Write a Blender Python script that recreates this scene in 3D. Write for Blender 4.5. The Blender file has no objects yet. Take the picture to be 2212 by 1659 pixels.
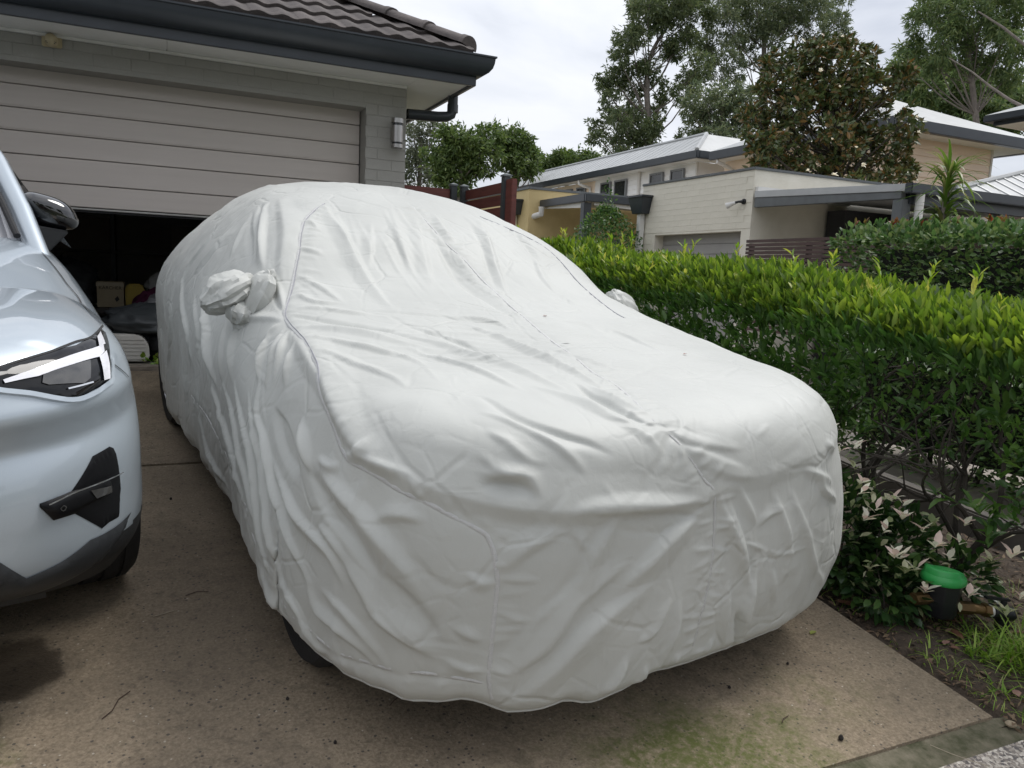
import bpy, bmesh, math, random
import numpy as np
from mathutils import Vector, Matrix
from mathutils.bvhtree import BVHTree
random.seed(7); RNG = np.random.default_rng(7)
sc = bpy.context.scene
C = sc.collection
R = math.radians
SLOPE = 0.12                                   # the driveway climbs towards the garage

# ------------------------------------------------------------------ camera
cam_d = bpy.data.cameras.new('camera'); cam = bpy.data.objects.new('camera', cam_d); C.objects.link(cam)
cam_d.sensor_width = 36; cam_d.lens = 1661 / 2212 * 36; cam_d.clip_end = 600; cam_d.clip_start = .05
_y, _p, _r = R(24.6), R(8.0), R(2.55)
_F = Vector((math.sin(_y)*math.cos(_p), math.cos(_y)*math.cos(_p), -math.sin(_p)))
_X = Vector((math.cos(_y), -math.sin(_y), 0)); _U = _X.cross(_F)
_X2 = _X*math.cos(_r) + _U*math.sin(_r); _U2 = _U*math.cos(_r) - _X*math.sin(_r)
cam.matrix_world = Matrix(((_X2.x, _U2.x, -_F.x, 0), (_X2.y, _U2.y, -_F.y, 0), (_X2.z, _U2.z, -_F.z, 1.6), (0, 0, 0, 1)))
sc.camera = cam

# ------------------------------------------------------------------ sky and sun (overcast, high sun behind thin cloud)
SUN_EL, SUN_AZ = R(58), R(80)                 # azimuth clockwise from +Y
world = bpy.data.worlds.new('World'); sc.world = world; world.use_nodes = True
nt = world.node_tree; nt.nodes.clear()
def wn(t, **k):
    n = nt.nodes.new(t)
    for a, b in k.items(): setattr(n, a, b)
    return n
w_out = wn('ShaderNodeOutputWorld'); w_mix = wn('ShaderNodeMixShader')
bg_sky = wn('ShaderNodeBackground'); bg_cloud = wn('ShaderNodeBackground')
sky = wn('ShaderNodeTexSky', sky_type='NISHITA', sun_disc=False, sun_elevation=SUN_EL, sun_rotation=SUN_AZ)
bg_sky.inputs['Strength'].default_value = 0.1
nt.links.new(sky.outputs[0], bg_sky.inputs[0])
tc = wn('ShaderNodeTexCoord'); mp = wn('ShaderNodeMapping'); mp.inputs['Scale'].default_value = (1.0, 1.0, 2.6); mp.inputs['Location'].default_value = (.35, .1, .2)
nz = wn('ShaderNodeTexNoise'); nz.inputs['Scale'].default_value = 2.4; nz.inputs['Detail'].default_value = 7; nz.inputs['Roughness'].default_value = .52; nz.inputs['Distortion'].default_value = .35
rp = wn('ShaderNodeValToRGB')
e = rp.color_ramp.elements
e[0].position = .38; e[0].color = (.47, .495, .555, 1); e[1].position = .60; e[1].color = (.72, .73, .76, 1)
m_ = rp.color_ramp.elements.new(.50); m_.color = (.63, .65, .695, 1)
nt.links.new(tc.outputs['Generated'], mp.inputs[0]); nt.links.new(mp.outputs[0], nz.inputs['Vector']); nt.links.new(nz.outputs['Fac'], rp.inputs[0])
sx_ = wn('ShaderNodeSeparateXYZ'); nt.links.new(tc.outputs['Generated'], sx_.inputs[0])
gr = wn('ShaderNodeMapRange'); gr.inputs[1].default_value = 0; gr.inputs[2].default_value = 1; gr.inputs[3].default_value = .78; gr.inputs[4].default_value = 1.30   # an overcast sky is brighter overhead than at the horizon
nt.links.new(sx_.outputs[2], gr.inputs[0]); nt.links.new(gr.outputs[0], bg_cloud.inputs['Strength']); nt.links.new(rp.outputs[0], bg_cloud.inputs[0])
w_mix.inputs[0].default_value = .93
nt.links.new(bg_sky.outputs[0], w_mix.inputs[1]); nt.links.new(bg_cloud.outputs[0], w_mix.inputs[2]); nt.links.new(w_mix.outputs[0], w_out.inputs[0])
sun_d = bpy.data.lights.new('sun', 'SUN'); sun = bpy.data.objects.new('sun', sun_d); C.objects.link(sun)
sun_d.energy = 1.5; sun_d.angle = R(26); sun_d.color = (1, .97, .93)
_sd = Vector((math.sin(SUN_AZ)*math.cos(SUN_EL), math.cos(SUN_AZ)*math.cos(SUN_EL), math.sin(SUN_EL)))
sun.rotation_euler = _sd.to_track_quat('Z', 'Y').to_euler(); sun.location = (0, 0, 30)
vs = sc.view_settings; vs.view_transform = 'Standard'; vs.look = 'None'; vs.exposure = 0.64; vs.gamma = 1; vs.use_curve_mapping = False

# ------------------------------------------------------------------ helpers
def W(o):
    return o.matrix_basis.copy() if o.parent is None else W(o.parent) @ o.matrix_parent_inverse @ o.matrix_basis
def parent(o, p):
    o.parent = p; o.matrix_parent_inverse = W(p).inverted()
def tag(o, label=None, cat=None, group=None, kind=None):
    for k, v in (('label', label), ('category', cat), ('group', group), ('kind', kind)):
        if v: o[k] = v
    return o
def thing(name, label, cat, loc=(0, 0, 0), group=None):
    o = bpy.data.objects.new(name, None); o.empty_display_size = .1; C.objects.link(o); o.location = loc
    return tag(o, label, cat, group)
def link(name, me, mat=None, par=None, loc=None, rot=None, kind=None, scale=None):
    o = bpy.data.objects.new(name, me); C.objects.link(o)
    if mat is not None and len(me.materials) == 0: me.materials.append(mat)
    if loc is not None: o.location = loc
    if rot is not None: o.rotation_euler = rot
    if scale is not None: o.scale = scale
    if par is not None: parent(o, par)
    if kind: o['kind'] = kind
    return o
def np_mesh(name, V, F, smooth=False):
    """V (n,3); F (m,k) all faces with k corners"""
    V = np.asarray(V, np.float32); F = np.asarray(F, np.int32); k = F.shape[1]
    me = bpy.data.meshes.new(name); me.vertices.add(len(V)); me.vertices.foreach_set('co', V.ravel())
    me.loops.add(F.size); me.loops.foreach_set('vertex_index', F.ravel())
    me.polygons.add(len(F)); me.polygons.foreach_set('loop_start', np.arange(0, F.size, k, dtype=np.int32)); me.polygons.foreach_set('loop_total', np.full(len(F), k, np.int32))
    if smooth: me.polygons.foreach_set('use_smooth', np.ones(len(F), bool))
    me.update(calc_edges=True); me.validate(); return me
class MB:
    """collects shapes for ONE mesh"""
    def __init__(s): s.v = []; s.f = []
    def add(s, V, F):
        n = len(s.v); s.v += [tuple(p) for p in V]; s.f += [tuple(i+n for i in q) for q in F]; return s
    def box(s, x0, x1, y0, y1, z0, z1):
        return s.add([(x0,y0,z0),(x1,y0,z0),(x1,y1,z0),(x0,y1,z0),(x0,y0,z1),(x1,y0,z1),(x1,y1,z1),(x0,y1,z1)],
                     [(0,3,2,1),(4,5,6,7),(0,1,5,4),(1,2,6,5),(2,3,7,6),(3,0,4,7)])
    def quad(s, a, b, c, d): return s.add([a,b,c,d], [(0,1,2,3)])
    def prism(s, poly, d):
        """closed polygon (list of 3D points) extruded by vector d"""
        n = len(poly); q = [tuple(p[i]+d[i] for i in range(3)) for p in poly]
        return s.add(list(poly)+q, [tuple(range(n))[::-1], tuple(range(n, 2*n))] + [(i,(i+1)%n,(i+1)%n+n,i+n) for i in range(n)])
    def tube(s, pts, rad, n=8, caps=True):
        pts = [Vector(p) for p in pts]; rads = rad if isinstance(rad, (list, tuple)) else [rad]*len(pts)
        rings = []; up = None
        for i, p in enumerate(pts):
            t = (pts[min(i+1, len(pts)-1)] - pts[max(i-1, 0)]).normalized()
            if up is None: up = Vector((0,0,1)) if abs(t.z) < .9 else Vector((1,0,0))
            a = t.cross(up)
            if a.length < 1e-4: a = t.cross(Vector((0,1,0)))
            a.normalize(); b = a.cross(t).normalized(); up = b
            rings.append([p + (a*math.cos(2*math.pi*k/n) + b*math.sin(2*math.pi*k/n))*rads[i] for k in range(n)])
        V = [q for r_ in rings for q in r_]; F = []
        for i in range(len(rings)-1):
            for k in range(n): F.append((i*n+k, i*n+(k+1)%n, (i+1)*n+(k+1)%n, (i+1)*n+k))
        if caps: F.append(tuple(range(n))[::-1]); F.append(tuple(range((len(rings)-1)*n, len(rings)*n)))
        return s.add(V, F)
    def lathe(s, prof, n=24, c=(0,0,0), axis='z'):
        V = []; F = []
        for r_, h in prof:
            for k in range(n):
                a = 2*math.pi*k/n; q = (r_*math.cos(a), r_*math.sin(a), h)
                if axis == 'x': q = (q[2], q[0], q[1])
                if axis == 'y': q = (q[0], q[2], q[1])
                V.append((q[0]+c[0], q[1]+c[1], q[2]+c[2]))
        for i in range(len(prof)-1):
            for k in range(n): F.append((i*n+k, i*n+(k+1)%n, (i+1)*n+(k+1)%n, (i+1)*n+k))
        F.append(tuple(range(n))[::-1]); F.append(tuple(range((len(prof)-1)*n, len(prof)*n)))
        return s.add(V, F)
    def build(s, name, mat, par=None, smooth=False, bevel=0, kind=None, loc=None, rot=None):
        me = bpy.data.meshes.new(name); me.from_pydata([tuple(p) for p in s.v], [], s.f); me.update()
        bm = bmesh.new(); bm.from_mesh(me); bmesh.ops.recalc_face_normals(bm, faces=bm.faces)
        if bevel: bmesh.ops.bevel(bm, geom=bm.edges[:], offset=bevel, segments=2, affect='EDGES', clamp_overlap=True)
        bm.to_mesh(me); bm.free()
        if smooth:
            for p in me.polygons: p.use_smooth = True
            try: me.set_sharp_from_angle(angle=R(40))
            except Exception: pass
        return link(name, me, mat, par, loc, rot, kind)
def vnoise(P, scale, seed=0):
    """smooth value noise, vectorised; P (n,3) -> (n,) in -1..1"""
    q = np.asarray(P, float)*scale + seed*17.37; i = np.floor(q).astype(np.int64); f = q - i; f = f*f*f*(f*(f*6-15)+10)
    def h(a, b, c):
        n = (a*374761393 + b*668265263 + c*2147483647 + seed*144665) & 0xffffffff
        n = ((n ^ (n >> 13))*1274126177) & 0xffffffff; n = (n ^ (n >> 16)) & 0xffff
        return n/32767.5 - 1
    x, y, z = i[...,0], i[...,1], i[...,2]; u, v, w = f[...,0], f[...,1], f[...,2]
    L = lambda a, b, t: a + (b-a)*t
    return L(L(L(h(x,y,z),h(x+1,y,z),u),L(h(x,y+1,z),h(x+1,y+1,z),u),v), L(L(h(x,y,z+1),h(x+1,y,z+1),u),L(h(x,y+1,z+1),h(x+1,y+1,z+1),u),v), w)

# ------------------------------------------------------------------ materials
def nodes(name):
    m = bpy.data.materials.new(name); m.use_nodes = True; t = m.node_tree; b = t.nodes['Principled BSDF']; return m, t, b
def col4(c): return (c[0], c[1], c[2], 1)
def pm(name, c1, c2=None, scale=6, rough=.6, bump=0, bscale=None, metal=0, spec=.5, detail=5, coat=0, var=None, stretch=None, rough2=None):
    """procedural paint/stone: noise between two real-world colours, bump of its own scale"""
    m, t, b = nodes(name); N = t.nodes; Lk = t.links
    c2 = c2 or tuple(x*.82 for x in c1)
    tc = N.new('ShaderNodeTexCoord'); mp = N.new('ShaderNodeMapping'); Lk.new(tc.outputs['Object'], mp.inputs[0])
    if stretch: mp.inputs['Scale'].default_value = stretch
    n1 = N.new('ShaderNodeTexNoise'); n1.inputs['Scale'].default_value = scale; n1.inputs['Detail'].default_value = detail; n1.inputs['Roughness'].default_value = .62
    Lk.new(mp.outputs[0], n1.inputs['Vector'])
    rp = N.new('ShaderNodeValToRGB'); rp.color_ramp.elements[0].position = .34; rp.color_ramp.elements[1].position = .68
    rp.color_ramp.elements[0].color = col4(c2); rp.color_ramp.elements[1].color = col4(c1); Lk.new(n1.outputs['Fac'], rp.inputs[0])
    last = rp.outputs[0]
    if var:
        oi = N.new('ShaderNodeObjectInfo'); mm = N.new('ShaderNodeMapRange'); mm.inputs[3].default_value = 1-var; mm.inputs[4].default_value = 1+var; Lk.new(oi.outputs['Random'], mm.inputs[0])
        hs = N.new('ShaderNodeHueSaturation'); Lk.new(mm.outputs[0], hs.inputs['Value']); Lk.new(last, hs.inputs['Color']); last = hs.outputs[0]
    Lk.new(last, b.inputs['Base Color'])
    b.inputs['Roughness'].default_value = rough; b.inputs['Metallic'].default_value = metal; b.inputs['Specular IOR Level'].default_value = spec
    if rough2 is not None:
        mr = N.new('ShaderNodeMapRange'); mr.inputs[3].default_value = rough; mr.inputs[4].default_value = rough2; Lk.new(n1.outputs['Fac'], mr.inputs[0]); Lk.new(mr.outputs[0], b.inputs['Roughness'])
    if coat: b.inputs['Coat Weight'].default_value = coat; b.inputs['Coat Roughness'].default_value = .03
    if bump:
        n2 = N.new('ShaderNodeTexNoise'); n2.inputs['Scale'].default_value = bscale or scale*5; n2.inputs['Detail'].default_value = 6; Lk.new(mp.outputs[0], n2.inputs['Vector'])
        bp = N.new('ShaderNodeBump'); bp.inputs['Strength'].default_value = bump; bp.inputs['Distance'].default_value = .01; Lk.new(n2.outputs['Fac'], bp.inputs['Height']); Lk.new(bp.outputs[0], b.inputs['Normal'])
    return m
def leaf_mat(name, cols, rough=.45, trans=.28, spec=.45):
    """foliage: one colour per leaf (random per mesh island), thin-leaf translucency"""
    m, t, b = nodes(name); N = t.nodes; Lk = t.links
    g = N.new('ShaderNodeNewGeometry'); rp = N.new('ShaderNodeValToRGB'); el = rp.color_ramp.elements
    while len(el) < len(cols): el.new(.5)
    for i, c in enumerate(cols): el[i].position = i/(len(cols)-1); el[i].color = col4(c)
    Lk.new(g.outputs['Random Per Island'], rp.inputs[0])
    Lk.new(rp.outputs[0], b.inputs['Base Color']); b.inputs['Roughness'].default_value = rough; b.inputs['Specular IOR Level'].default_value = spec
    tr = N.new('ShaderNodeBsdfTranslucent'); hs = N.new('ShaderNodeHueSaturation'); hs.inputs['Value'].default_value = 1.5; hs.inputs['Saturation'].default_value = 1.1
    Lk.new(rp.outputs[0], hs.inputs['Color']); Lk.new(hs.outputs[0], tr.inputs[0])
    mx = N.new('ShaderNodeMixShader'); mx.inputs[0].default_value = trans
    out = [n for n in N if n.type == 'OUTPUT_MATERIAL'][0]
    Lk.new(b.outputs[0], mx.inputs[1]); Lk.new(tr.outputs[0], mx.inputs[2]); Lk.new(mx.outputs[0], out.inputs[0])
    return m
M = {}
M['brick_paint'] = pm('brick_paint', (.32,.312,.285), (.298,.29,.264), 9, .75, .25, 60, var=.012)
M['door'] = pm('door', (.54,.49,.445), (.50,.452,.41), 3, .55, .06, 120, stretch=(.3,1,6))
M['soffit'] = pm('soffit', (.80,.80,.77), (.74,.74,.71), 2, .7, .04, 30)
M['gutter'] = pm('gutter', (.035,.042,.050), (.028,.033,.040), 3, .35, .03, 20)
M['tile'] = pm('tile', (.115,.098,.092), (.06,.052,.05), 14, .85, .4, 60, var=.18)
M['white_trim'] = pm('white_trim', (.72,.71,.68), (.62,.61,.58), 4, .6)
M['steel'] = pm('steel', (.46,.45,.43), (.36,.35,.34), 30, .32, .05, 200, metal=1, stretch=(8,8,.4))
M['ivory'] = pm('ivory', (.55,.47,.30), (.42,.35,.22), 12, .5)
M['dark_plastic'] = pm('dark_plastic', (.02,.021,.023), (.012,.013,.014), 10, .45, .05, 200)
M['rubber'] = pm('rubber', (.016,.016,.017), (.010,.010,.011), 20, .75, .2, 120)
M['merbau'] = pm('merbau', (.16,.045,.034), (.10,.028,.022), 4, .55, .12, 40, stretch=(1,1,8), var=.2)
M['grey_post'] = pm('grey_post', (.045,.052,.055), (.035,.04,.043), 5, .5)
M['cream_brick'] = pm('cream_brick', (.74,.705,.61), (.67,.635,.54), 4, .8, .3, 50, var=.02)
M['cream_wall'] = pm('cream_wall', (.68,.63,.50), (.56,.51,.40), 2.2, .85, .2, 50)
M['yellow_wall'] = pm('yellow_wall', (.62,.49,.25), (.55,.43,.215), 4, .85, .3, 60)
M['beam_grey'] = pm('beam_grey', (.13,.14,.145), (.10,.108,.11), 6, .6, .1, 40)
M['roof_metal'] = pm('roof_metal', (.42,.43,.43), (.35,.36,.36), 2, .45, .04, 20)
M['white_board'] = pm('white_board', (.86,.86,.85), (.82,.82,.81), 3, .6, var=.03)
M['peach_board'] = pm('peach_board', (.82,.675,.53), (.79,.65,.51), 3, .6, var=.03)
M['glass_dark'] = pm('glass_dark', (.035,.038,.04), (.025,.027,.028), 3, .08, spec=.6)
M['blind'] = pm('blind', (.07,.065,.055), (.05,.046,.04), 6, .6)
M['roller'] = pm('roller', (.34,.33,.315), (.30,.29,.28), 3, .5)
M['brown_slat'] = pm('brown_slat', (.075,.040,.035), (.055,.03,.027), 8, .5, var=.1)
M['old_timber'] = pm('old_timber', (.17,.15,.13), (.11,.10,.09), 5, .85, .25, 40, stretch=(1,6,1), var=.12)
M['bark_grey'] = pm('bark_grey', (.21,.18,.155), (.13,.11,.095), 6, .85, .3, 30)
M['bark_dark'] = pm('bark_dark', (.055,.045,.036), (.03,.025,.02), 20, .9, .5, 60)
M['soil'] = pm('soil', (.085,.062,.044), (.04,.029,.021), 22, .95, 1.0, 70)
# ------------------------------------------------------------------ the setting: ground, driveway, lane
def ground_z(x, y):
    a = SLOPE*np.clip(y, -30, 6.9)
    b = .035*np.clip(y, -30, 40) + .02
    t = np.clip((np.asarray(x, float)-3.75)/1.1, 0, 1); t = t*t*(3-2*t)
    return a*(1-t) + b*t
def drive_mat():
    m, t, b = nodes('drive_concrete'); N = t.nodes; Lk = t.links
    tc = N.new('ShaderNodeTexCoord'); P = tc.outputs['Object']
    def noise(sc_, det=5, rough=.6, dist=0):
        n = N.new('ShaderNodeTexNoise'); n.inputs['Scale'].default_value = sc_; n.inputs['Detail'].default_value = det; n.inputs['Roughness'].default_value = rough; n.inputs['Distortion'].default_value = dist
        Lk.new(P, n.inputs['Vector']); return n.outputs['Fac']
    def ramp(f, a, b_, ca=(0,0,0), cb=(1,1,1)):
        r_ = N.new('ShaderNodeValToRGB'); r_.color_ramp.elements[0].position = a; r_.color_ramp.elements[1].position = b_
        r_.color_ramp.elements[0].color = col4(ca); r_.color_ramp.elements[1].color = col4(cb); Lk.new(f, r_.inputs[0]); return r_.outputs[0]
    def mix(f, a, b_, mode='MIX'):
        x = N.new('ShaderNodeMix'); x.data_type = 'RGBA'; x.blend_type = mode
        if isinstance(f, float): x.inputs[0].default_value = f
        else: Lk.new(f, x.inputs[0])
        for i, c in ((6, a), (7, b_)):
            if isinstance(c, tuple): x.inputs[i].default_value = col4(c)
            else: Lk.new(c, x.inputs[i])
        return x.outputs[2]
    def math_(op, a, b_):
        x = N.new('ShaderNodeMath'); x.operation = op; x.use_clamp = op in ('SUBTRACT',)
        for i, c in ((0, a), (1, b_)):
            if isinstance(c, (int, float)): x.inputs[i].default_value = c
            else: Lk.new(c, x.inputs[i])
        return x.outputs[0]
    def blob(cx, cy, r0, r1, warp=.5, wsc=3., sx=1., sy=1.):
        mp = N.new('ShaderNodeMapping'); mp.vector_type = 'POINT'; mp.inputs['Location'].default_value = (-cx*sx, -cy*sy, 0); mp.inputs['Scale'].default_value = (sx, sy, 0); Lk.new(P, mp.inputs[0])
        v = N.new('ShaderNodeVectorMath'); v.operation = 'LENGTH'; Lk.new(mp.outputs[0], v.inputs[0])
        d = math_('ADD', v.outputs['Value'], math_('MULTIPLY', noise(wsc, 4), warp)); d = math_('ADD', d, -warp*.5)
        mr = N.new('ShaderNodeMapRange'); mr.interpolation_type = 'SMOOTHSTEP'; mr.inputs[1].default_value = r1; mr.inputs[2].default_value = r0; Lk.new(d, mr.inputs[0]); return mr.outputs[0]
    base = ramp(noise(1.3, 6, .65), .3, .72, (.215,.165,.112), (.385,.305,.212))
    fine = noise(95, 4, .7)
    base = mix(.42, base, ramp(fine, .34, .66, (.085,.066,.046), (.44,.36,.26)), 'MIX')
    # aggregate: small dark and pale stones showing in the worn surface
    vo = N.new('ShaderNodeTexVoronoi'); vo.inputs['Scale'].default_value = 62; Lk.new(P, vo.inputs['Vector'])
    sepc = N.new('ShaderNodeSeparateColor'); Lk.new(vo.outputs['Color'], sepc.inputs[0])
    size = math_('MULTIPLY', sepc.outputs[1], .34)
    stone = math_('LESS_THAN', vo.outputs['Distance'], size)
    dark = math_('MULTIPLY', stone, math_('GREATER_THAN', sepc.outputs[0], .56)); pale = math_('MULTIPLY', math_('LESS_THAN', vo.outputs['Distance'], .2), math_('LESS_THAN', sepc.outputs[0], .045))
    base = mix(math_('MULTIPLY', dark, .75), base, (.045,.042,.042)); base = mix(math_('MULTIPLY', pale, .8), base, (.55,.5,.42))
    # grime, rubber and damp stains
    grime = ramp(noise(2.6, 7, .7, .6), .5, .74); base = mix(math_('MULTIPLY', grime, .55), base, (.072,.057,.043))
    dirt = ramp(noise(.75, 6, .72, 1.2), .42, .68); base = mix(math_('MULTIPLY', dirt, .42), base, (.085,.070,.050))
    edge_n = ramp(noise(26, 5, .7, .8), .52, .66); base = mix(math_('MULTIPLY', edge_n, .38), base, (.06,.05,.038))
    tyre = blob(.15, 3.6, .15, .75, .4, 2.2, 1.6, .28); base = mix(math_('MULTIPLY', tyre, .38), base, (.06,.047,.036))
    moss_n = math_('MULTIPLY', ramp(noise(6, 7, .75, .6), .40, .56), ramp(noise(45, 4, .7), .30, .60))
    for cx, cy, r0, r1, k, sx, sy in ((1.60,1.62,.08,.42,.95,1.,1.3),(1.38,1.74,.05,.36,.9,1.,1.),(1.15,1.55,.05,.5,.6,.8,1.),(1.95,1.80,.02,.3,.65,.7,1.3),(-.46,2.16,.02,.22,.85,1.6,.8),(2.35,1.45,.0,.16,.8,.5,3),(.9,1.4,.05,.5,.35,1.,1.)):
        base = mix(math_('MULTIPLY', math_('MULTIPLY', blob(cx, cy, r0, r1, .35, 5, sx, sy), moss_n), k), base, (.085,.100,.022))
    wet = math_('MAXIMUM', blob(-.45, 2.66, .13, .165, .22, 6, 1., .8), blob(-.60, 2.40, .13, .165, .22, 6)); base = mix(math_('MULTIPLY', wet, .66), base, (.026,.019,.014))
    Lk.new(base, b.inputs['Base Color'])
    rr = N.new('ShaderNodeMapRange'); rr.inputs[3].default_value = .82; rr.inputs[4].default_value = .42; Lk.new(wet, rr.inputs[0]); Lk.new(rr.outputs[0], b.inputs['Roughness'])
    b.inputs['Specular IOR Level'].default_value = .35
    bp = N.new('ShaderNodeBump'); bp.inputs['Strength'].default_value = .55; bp.inputs['Distance'].default_value = .006
    Lk.new(math_('SUBTRACT', fine, math_('MULTIPLY', stone, .25)), bp.inputs['Height']); Lk.new(bp.outputs[0], b.inputs['Normal'])
    return m
M['drive'] = drive_mat()
def aggregate_mat():
    m, t, b = nodes('aggregate'); N = t.nodes; Lk = t.links; tc = N.new('ShaderNodeTexCoord')
    vo = N.new('ShaderNodeTexVoronoi'); vo.inputs['Scale'].default_value = 120; Lk.new(tc.outputs['Object'], vo.inputs['Vector'])
    sepc = N.new('ShaderNodeSeparateColor'); Lk.new(vo.outputs['Color'], sepc.inputs[0])
    rp = N.new('ShaderNodeValToRGB'); el = rp.color_ramp.elements; el[0].color = (.10,.09,.09,1); el[1].color = (.62,.57,.5,1); el[1].position = 1; x = el.new(.5); x.color = (.30,.26,.22,1); Lk.new(sepc.outputs[0], rp.inputs[0])
    Lk.new(rp.outputs[0], b.inputs['Base Color']); b.inputs['Roughness'].default_value = .8
    bp = N.new('ShaderNodeBump'); bp.inputs['Strength'].default_value = .6; bp.inputs['Distance'].default_value = .006; bp.invert = True; Lk.new(vo.outputs['Distance'], bp.inputs['Height']); Lk.new(bp.outputs[0], b.inputs['Normal'])
    return m
M['aggregate'] = aggregate_mat()
M['mortar'] = pm('mortar', (.20,.175,.125), (.06,.062,.03), 16, .95, 1.0, 45, detail=9)
M['lane_paving'] = pm('lane_paving', (.36,.32,.275), (.28,.25,.215), 3, .85, .3, 40)
M['lawn_far'] = pm('lawn_far', (.07,.09,.03), (.05,.045,.025), 4, .95, .5, 30)

# far ground, one sheet to the horizon
xs = np.concatenate([[-400,-150,-60,-25],np.linspace(-12,14,53),[20,30,60,150,400]]); ys = np.concatenate([[-400,-120,-40,-15],np.linspace(-6,16,45),[22,32,60,150,420]])
gx, gy = np.meshgrid(xs, ys, indexing='ij'); gz = ground_z(gx, gy) - .09
nx, ny = gx.shape
idx = np.arange(nx*ny).reshape(nx, ny); F = np.stack([idx[:-1,:-1], idx[1:,:-1], idx[1:,1:], idx[:-1,1:]], -1).reshape(-1,4)
tag(link('ground', np_mesh('ground', np.stack([gx,gy,gz],-1).reshape(-1,3), F, True), M['lawn_far']), kind='structure')

def slab(name, x0, x1, y0, y1, th, mat, par, dz=0, bevel=.012):
    pts = [(x0,y0),(x1,y0),(x1,y1),(x0,y1)]
    b = MB().prism([(x, y, SLOPE*y+dz) for x, y in pts], (0, 0, -th))
    return b.build(name, mat, par, bevel=bevel)
drive = MB().prism([(-5.4,1.30,SLOPE*1.30-.010),(2.62,1.30,SLOPE*1.30-.010),(2.62,1.52,SLOPE*1.52-.010),(2.56,1.53,SLOPE*1.53-.010),(2.56,6.42,SLOPE*6.42-.010),(-5.4,6.42,SLOPE*6.42-.010)], (0,0,-.06)).build('driveway', M['mortar']); drive['kind'] = 'structure'
slab('concrete_slab', -5.4, 2.57, 4.382, 6.40, .11, M['drive'], drive)
slab('concrete_slab', -5.4, 2.57, 1.515, 4.376, .11, M['drive'], drive)
fp = MB().prism([(-9,-1.4,SLOPE*-1.4-.006),(6,-1.4,SLOPE*-1.4-.006),(6,1.44,SLOPE*1.44-.004),(-9,1.40,SLOPE*1.40-.004)], (0,0,-.1)).build('footpath', M['aggregate'], bevel=.015); fp['kind'] = 'structure'
# garage threshold, a rough step of concrete
th = MB()
th.box(-3.3, 1.53, 6.405, 6.62, .66, .795); th.box(-3.3, 1.53, 6.36, 6.403, .66, .745)
tag(th.build('garage_threshold', pm('threshold', (.30,.26,.21), (.18,.15,.12), 7, .9, .6, 40), bevel=.012), kind='structure')

# garden bed between the driveway and the lane, uneven soil
nx, ny = 60, 130
gx, gy = np.meshgrid(np.linspace(2.575, 4.55, nx), np.linspace(.2, 7.4, ny), indexing='ij'); P = np.stack([gx,gy,0*gx],-1)
edge = np.clip((gx-2.575)/.12, 0, 1)
gz = ground_z(gx, gy) - .022 + edge*(.018 + .018*vnoise(P, 4, 1) + .012*vnoise(P, 14, 2) + .006*vnoise(P, 40, 3)) - .03*np.clip((gx-4.3)/.2, 0, 1)
idx = np.arange(nx*ny).reshape(nx, ny); F = np.stack([idx[:-1,:-1], idx[1:,:-1], idx[1:,1:], idx[:-1,1:]], -1).reshape(-1,4)
tag(link('garden_bed', np_mesh('garden_bed', np.stack([gx,gy,gz],-1).reshape(-1,3), F, True), M['soil']), kind='structure')
# shared lane beyond the hedge
nx, ny = 30, 60
gx, gy = np.meshgrid(np.linspace(4.6, 16, nx), np.linspace(-3, 30, ny), indexing='ij'); gz = ground_z(gx, gy) - .02
idx = np.arange(nx*ny).reshape(nx, ny); F = np.stack([idx[:-1,:-1], idx[1:,:-1], idx[1:,1:], idx[:-1,1:]], -1).reshape(-1,4)
tag(link('lane', np_mesh('lane', np.stack([gx,gy,gz],-1).reshape(-1,3), F, True), M['lane_paving']), kind='structure')
# grey sleeper edging along the lane side of the bed
def edging(name, label, a, b):
    v = Vector(b)-Vector(a); L_ = v.length; mb = MB().box(0, L_, -.05, .05, -.10, .09)
    o = mb.build(name, M['old_timber'], bevel=.012); o.location = a; o.rotation_euler = (0, -math.atan2(v.z, math.hypot(v.x, v.y)), math.atan2(v.y, v.x)); return tag(o, label, 'sleeper', 'timber sleepers edging the bed')
za = lambda x, y: float(ground_z(x, y))
edging('timber_sleeper', 'weathered grey timber sleeper edging the bed, nearest one right of the white leaved shrub', (4.05, 3.35, za(4.05,3.35)+.05), (4.30, 1.75, za(4.3,1.75)+.05))
edging('timber_sleeper', 'weathered grey timber sleeper edging the bed, farther one behind the hedge stems', (3.98, 5.4, za(3.98,5.4)+.04), (4.04, 3.40, za(4.04,3.40)+.04))
# ------------------------------------------------------------------ our garage: wall, roof, gutter, door
G = thing('garage_building', 'grey painted brick garage with tiled hip roof and dark gutter at the left', 'garage', (1.86, 6.4, .78))
WY = 6.40; WX = 1.86; Z0 = .60; ZS = 3.10
wall = MB()
wall.box(1.53, WX, WY+.004, WY+.24, Z0, ZS+.05); wall.box(-3.3, 1.53, WY+.004, WY+.24, 2.895, ZS+.05); wall.box(-3.85, -3.3, WY+.004, WY+.24, Z0, ZS+.05)
wall.box(WX-.24, WX-.004, WY+.24, 12.2, Z0, ZS+.05); wall.box(-3.85, -3.61, WY+.24, 12.2, Z0, ZS+.05); wall.box(-3.61, WX-.24, 11.96, 12.2, Z0, ZS+.05)
wall_o = wall.build('wall', M['brick_paint'], G)
inner = MB().box(-3.60, WX-.245, 6.64, 11.95, 2.96, 3.0).build('ceiling', pm('garage_ceiling', (.3,.3,.29), None, 3, .8), G)
flo = MB().box(-3.60, WX-.245, 6.62, 11.95, .70, .785).build('floor', pm('garage_floor', (.16,.145,.125), (.1,.09,.08), 4, .8, .2, 40), G)
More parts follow.
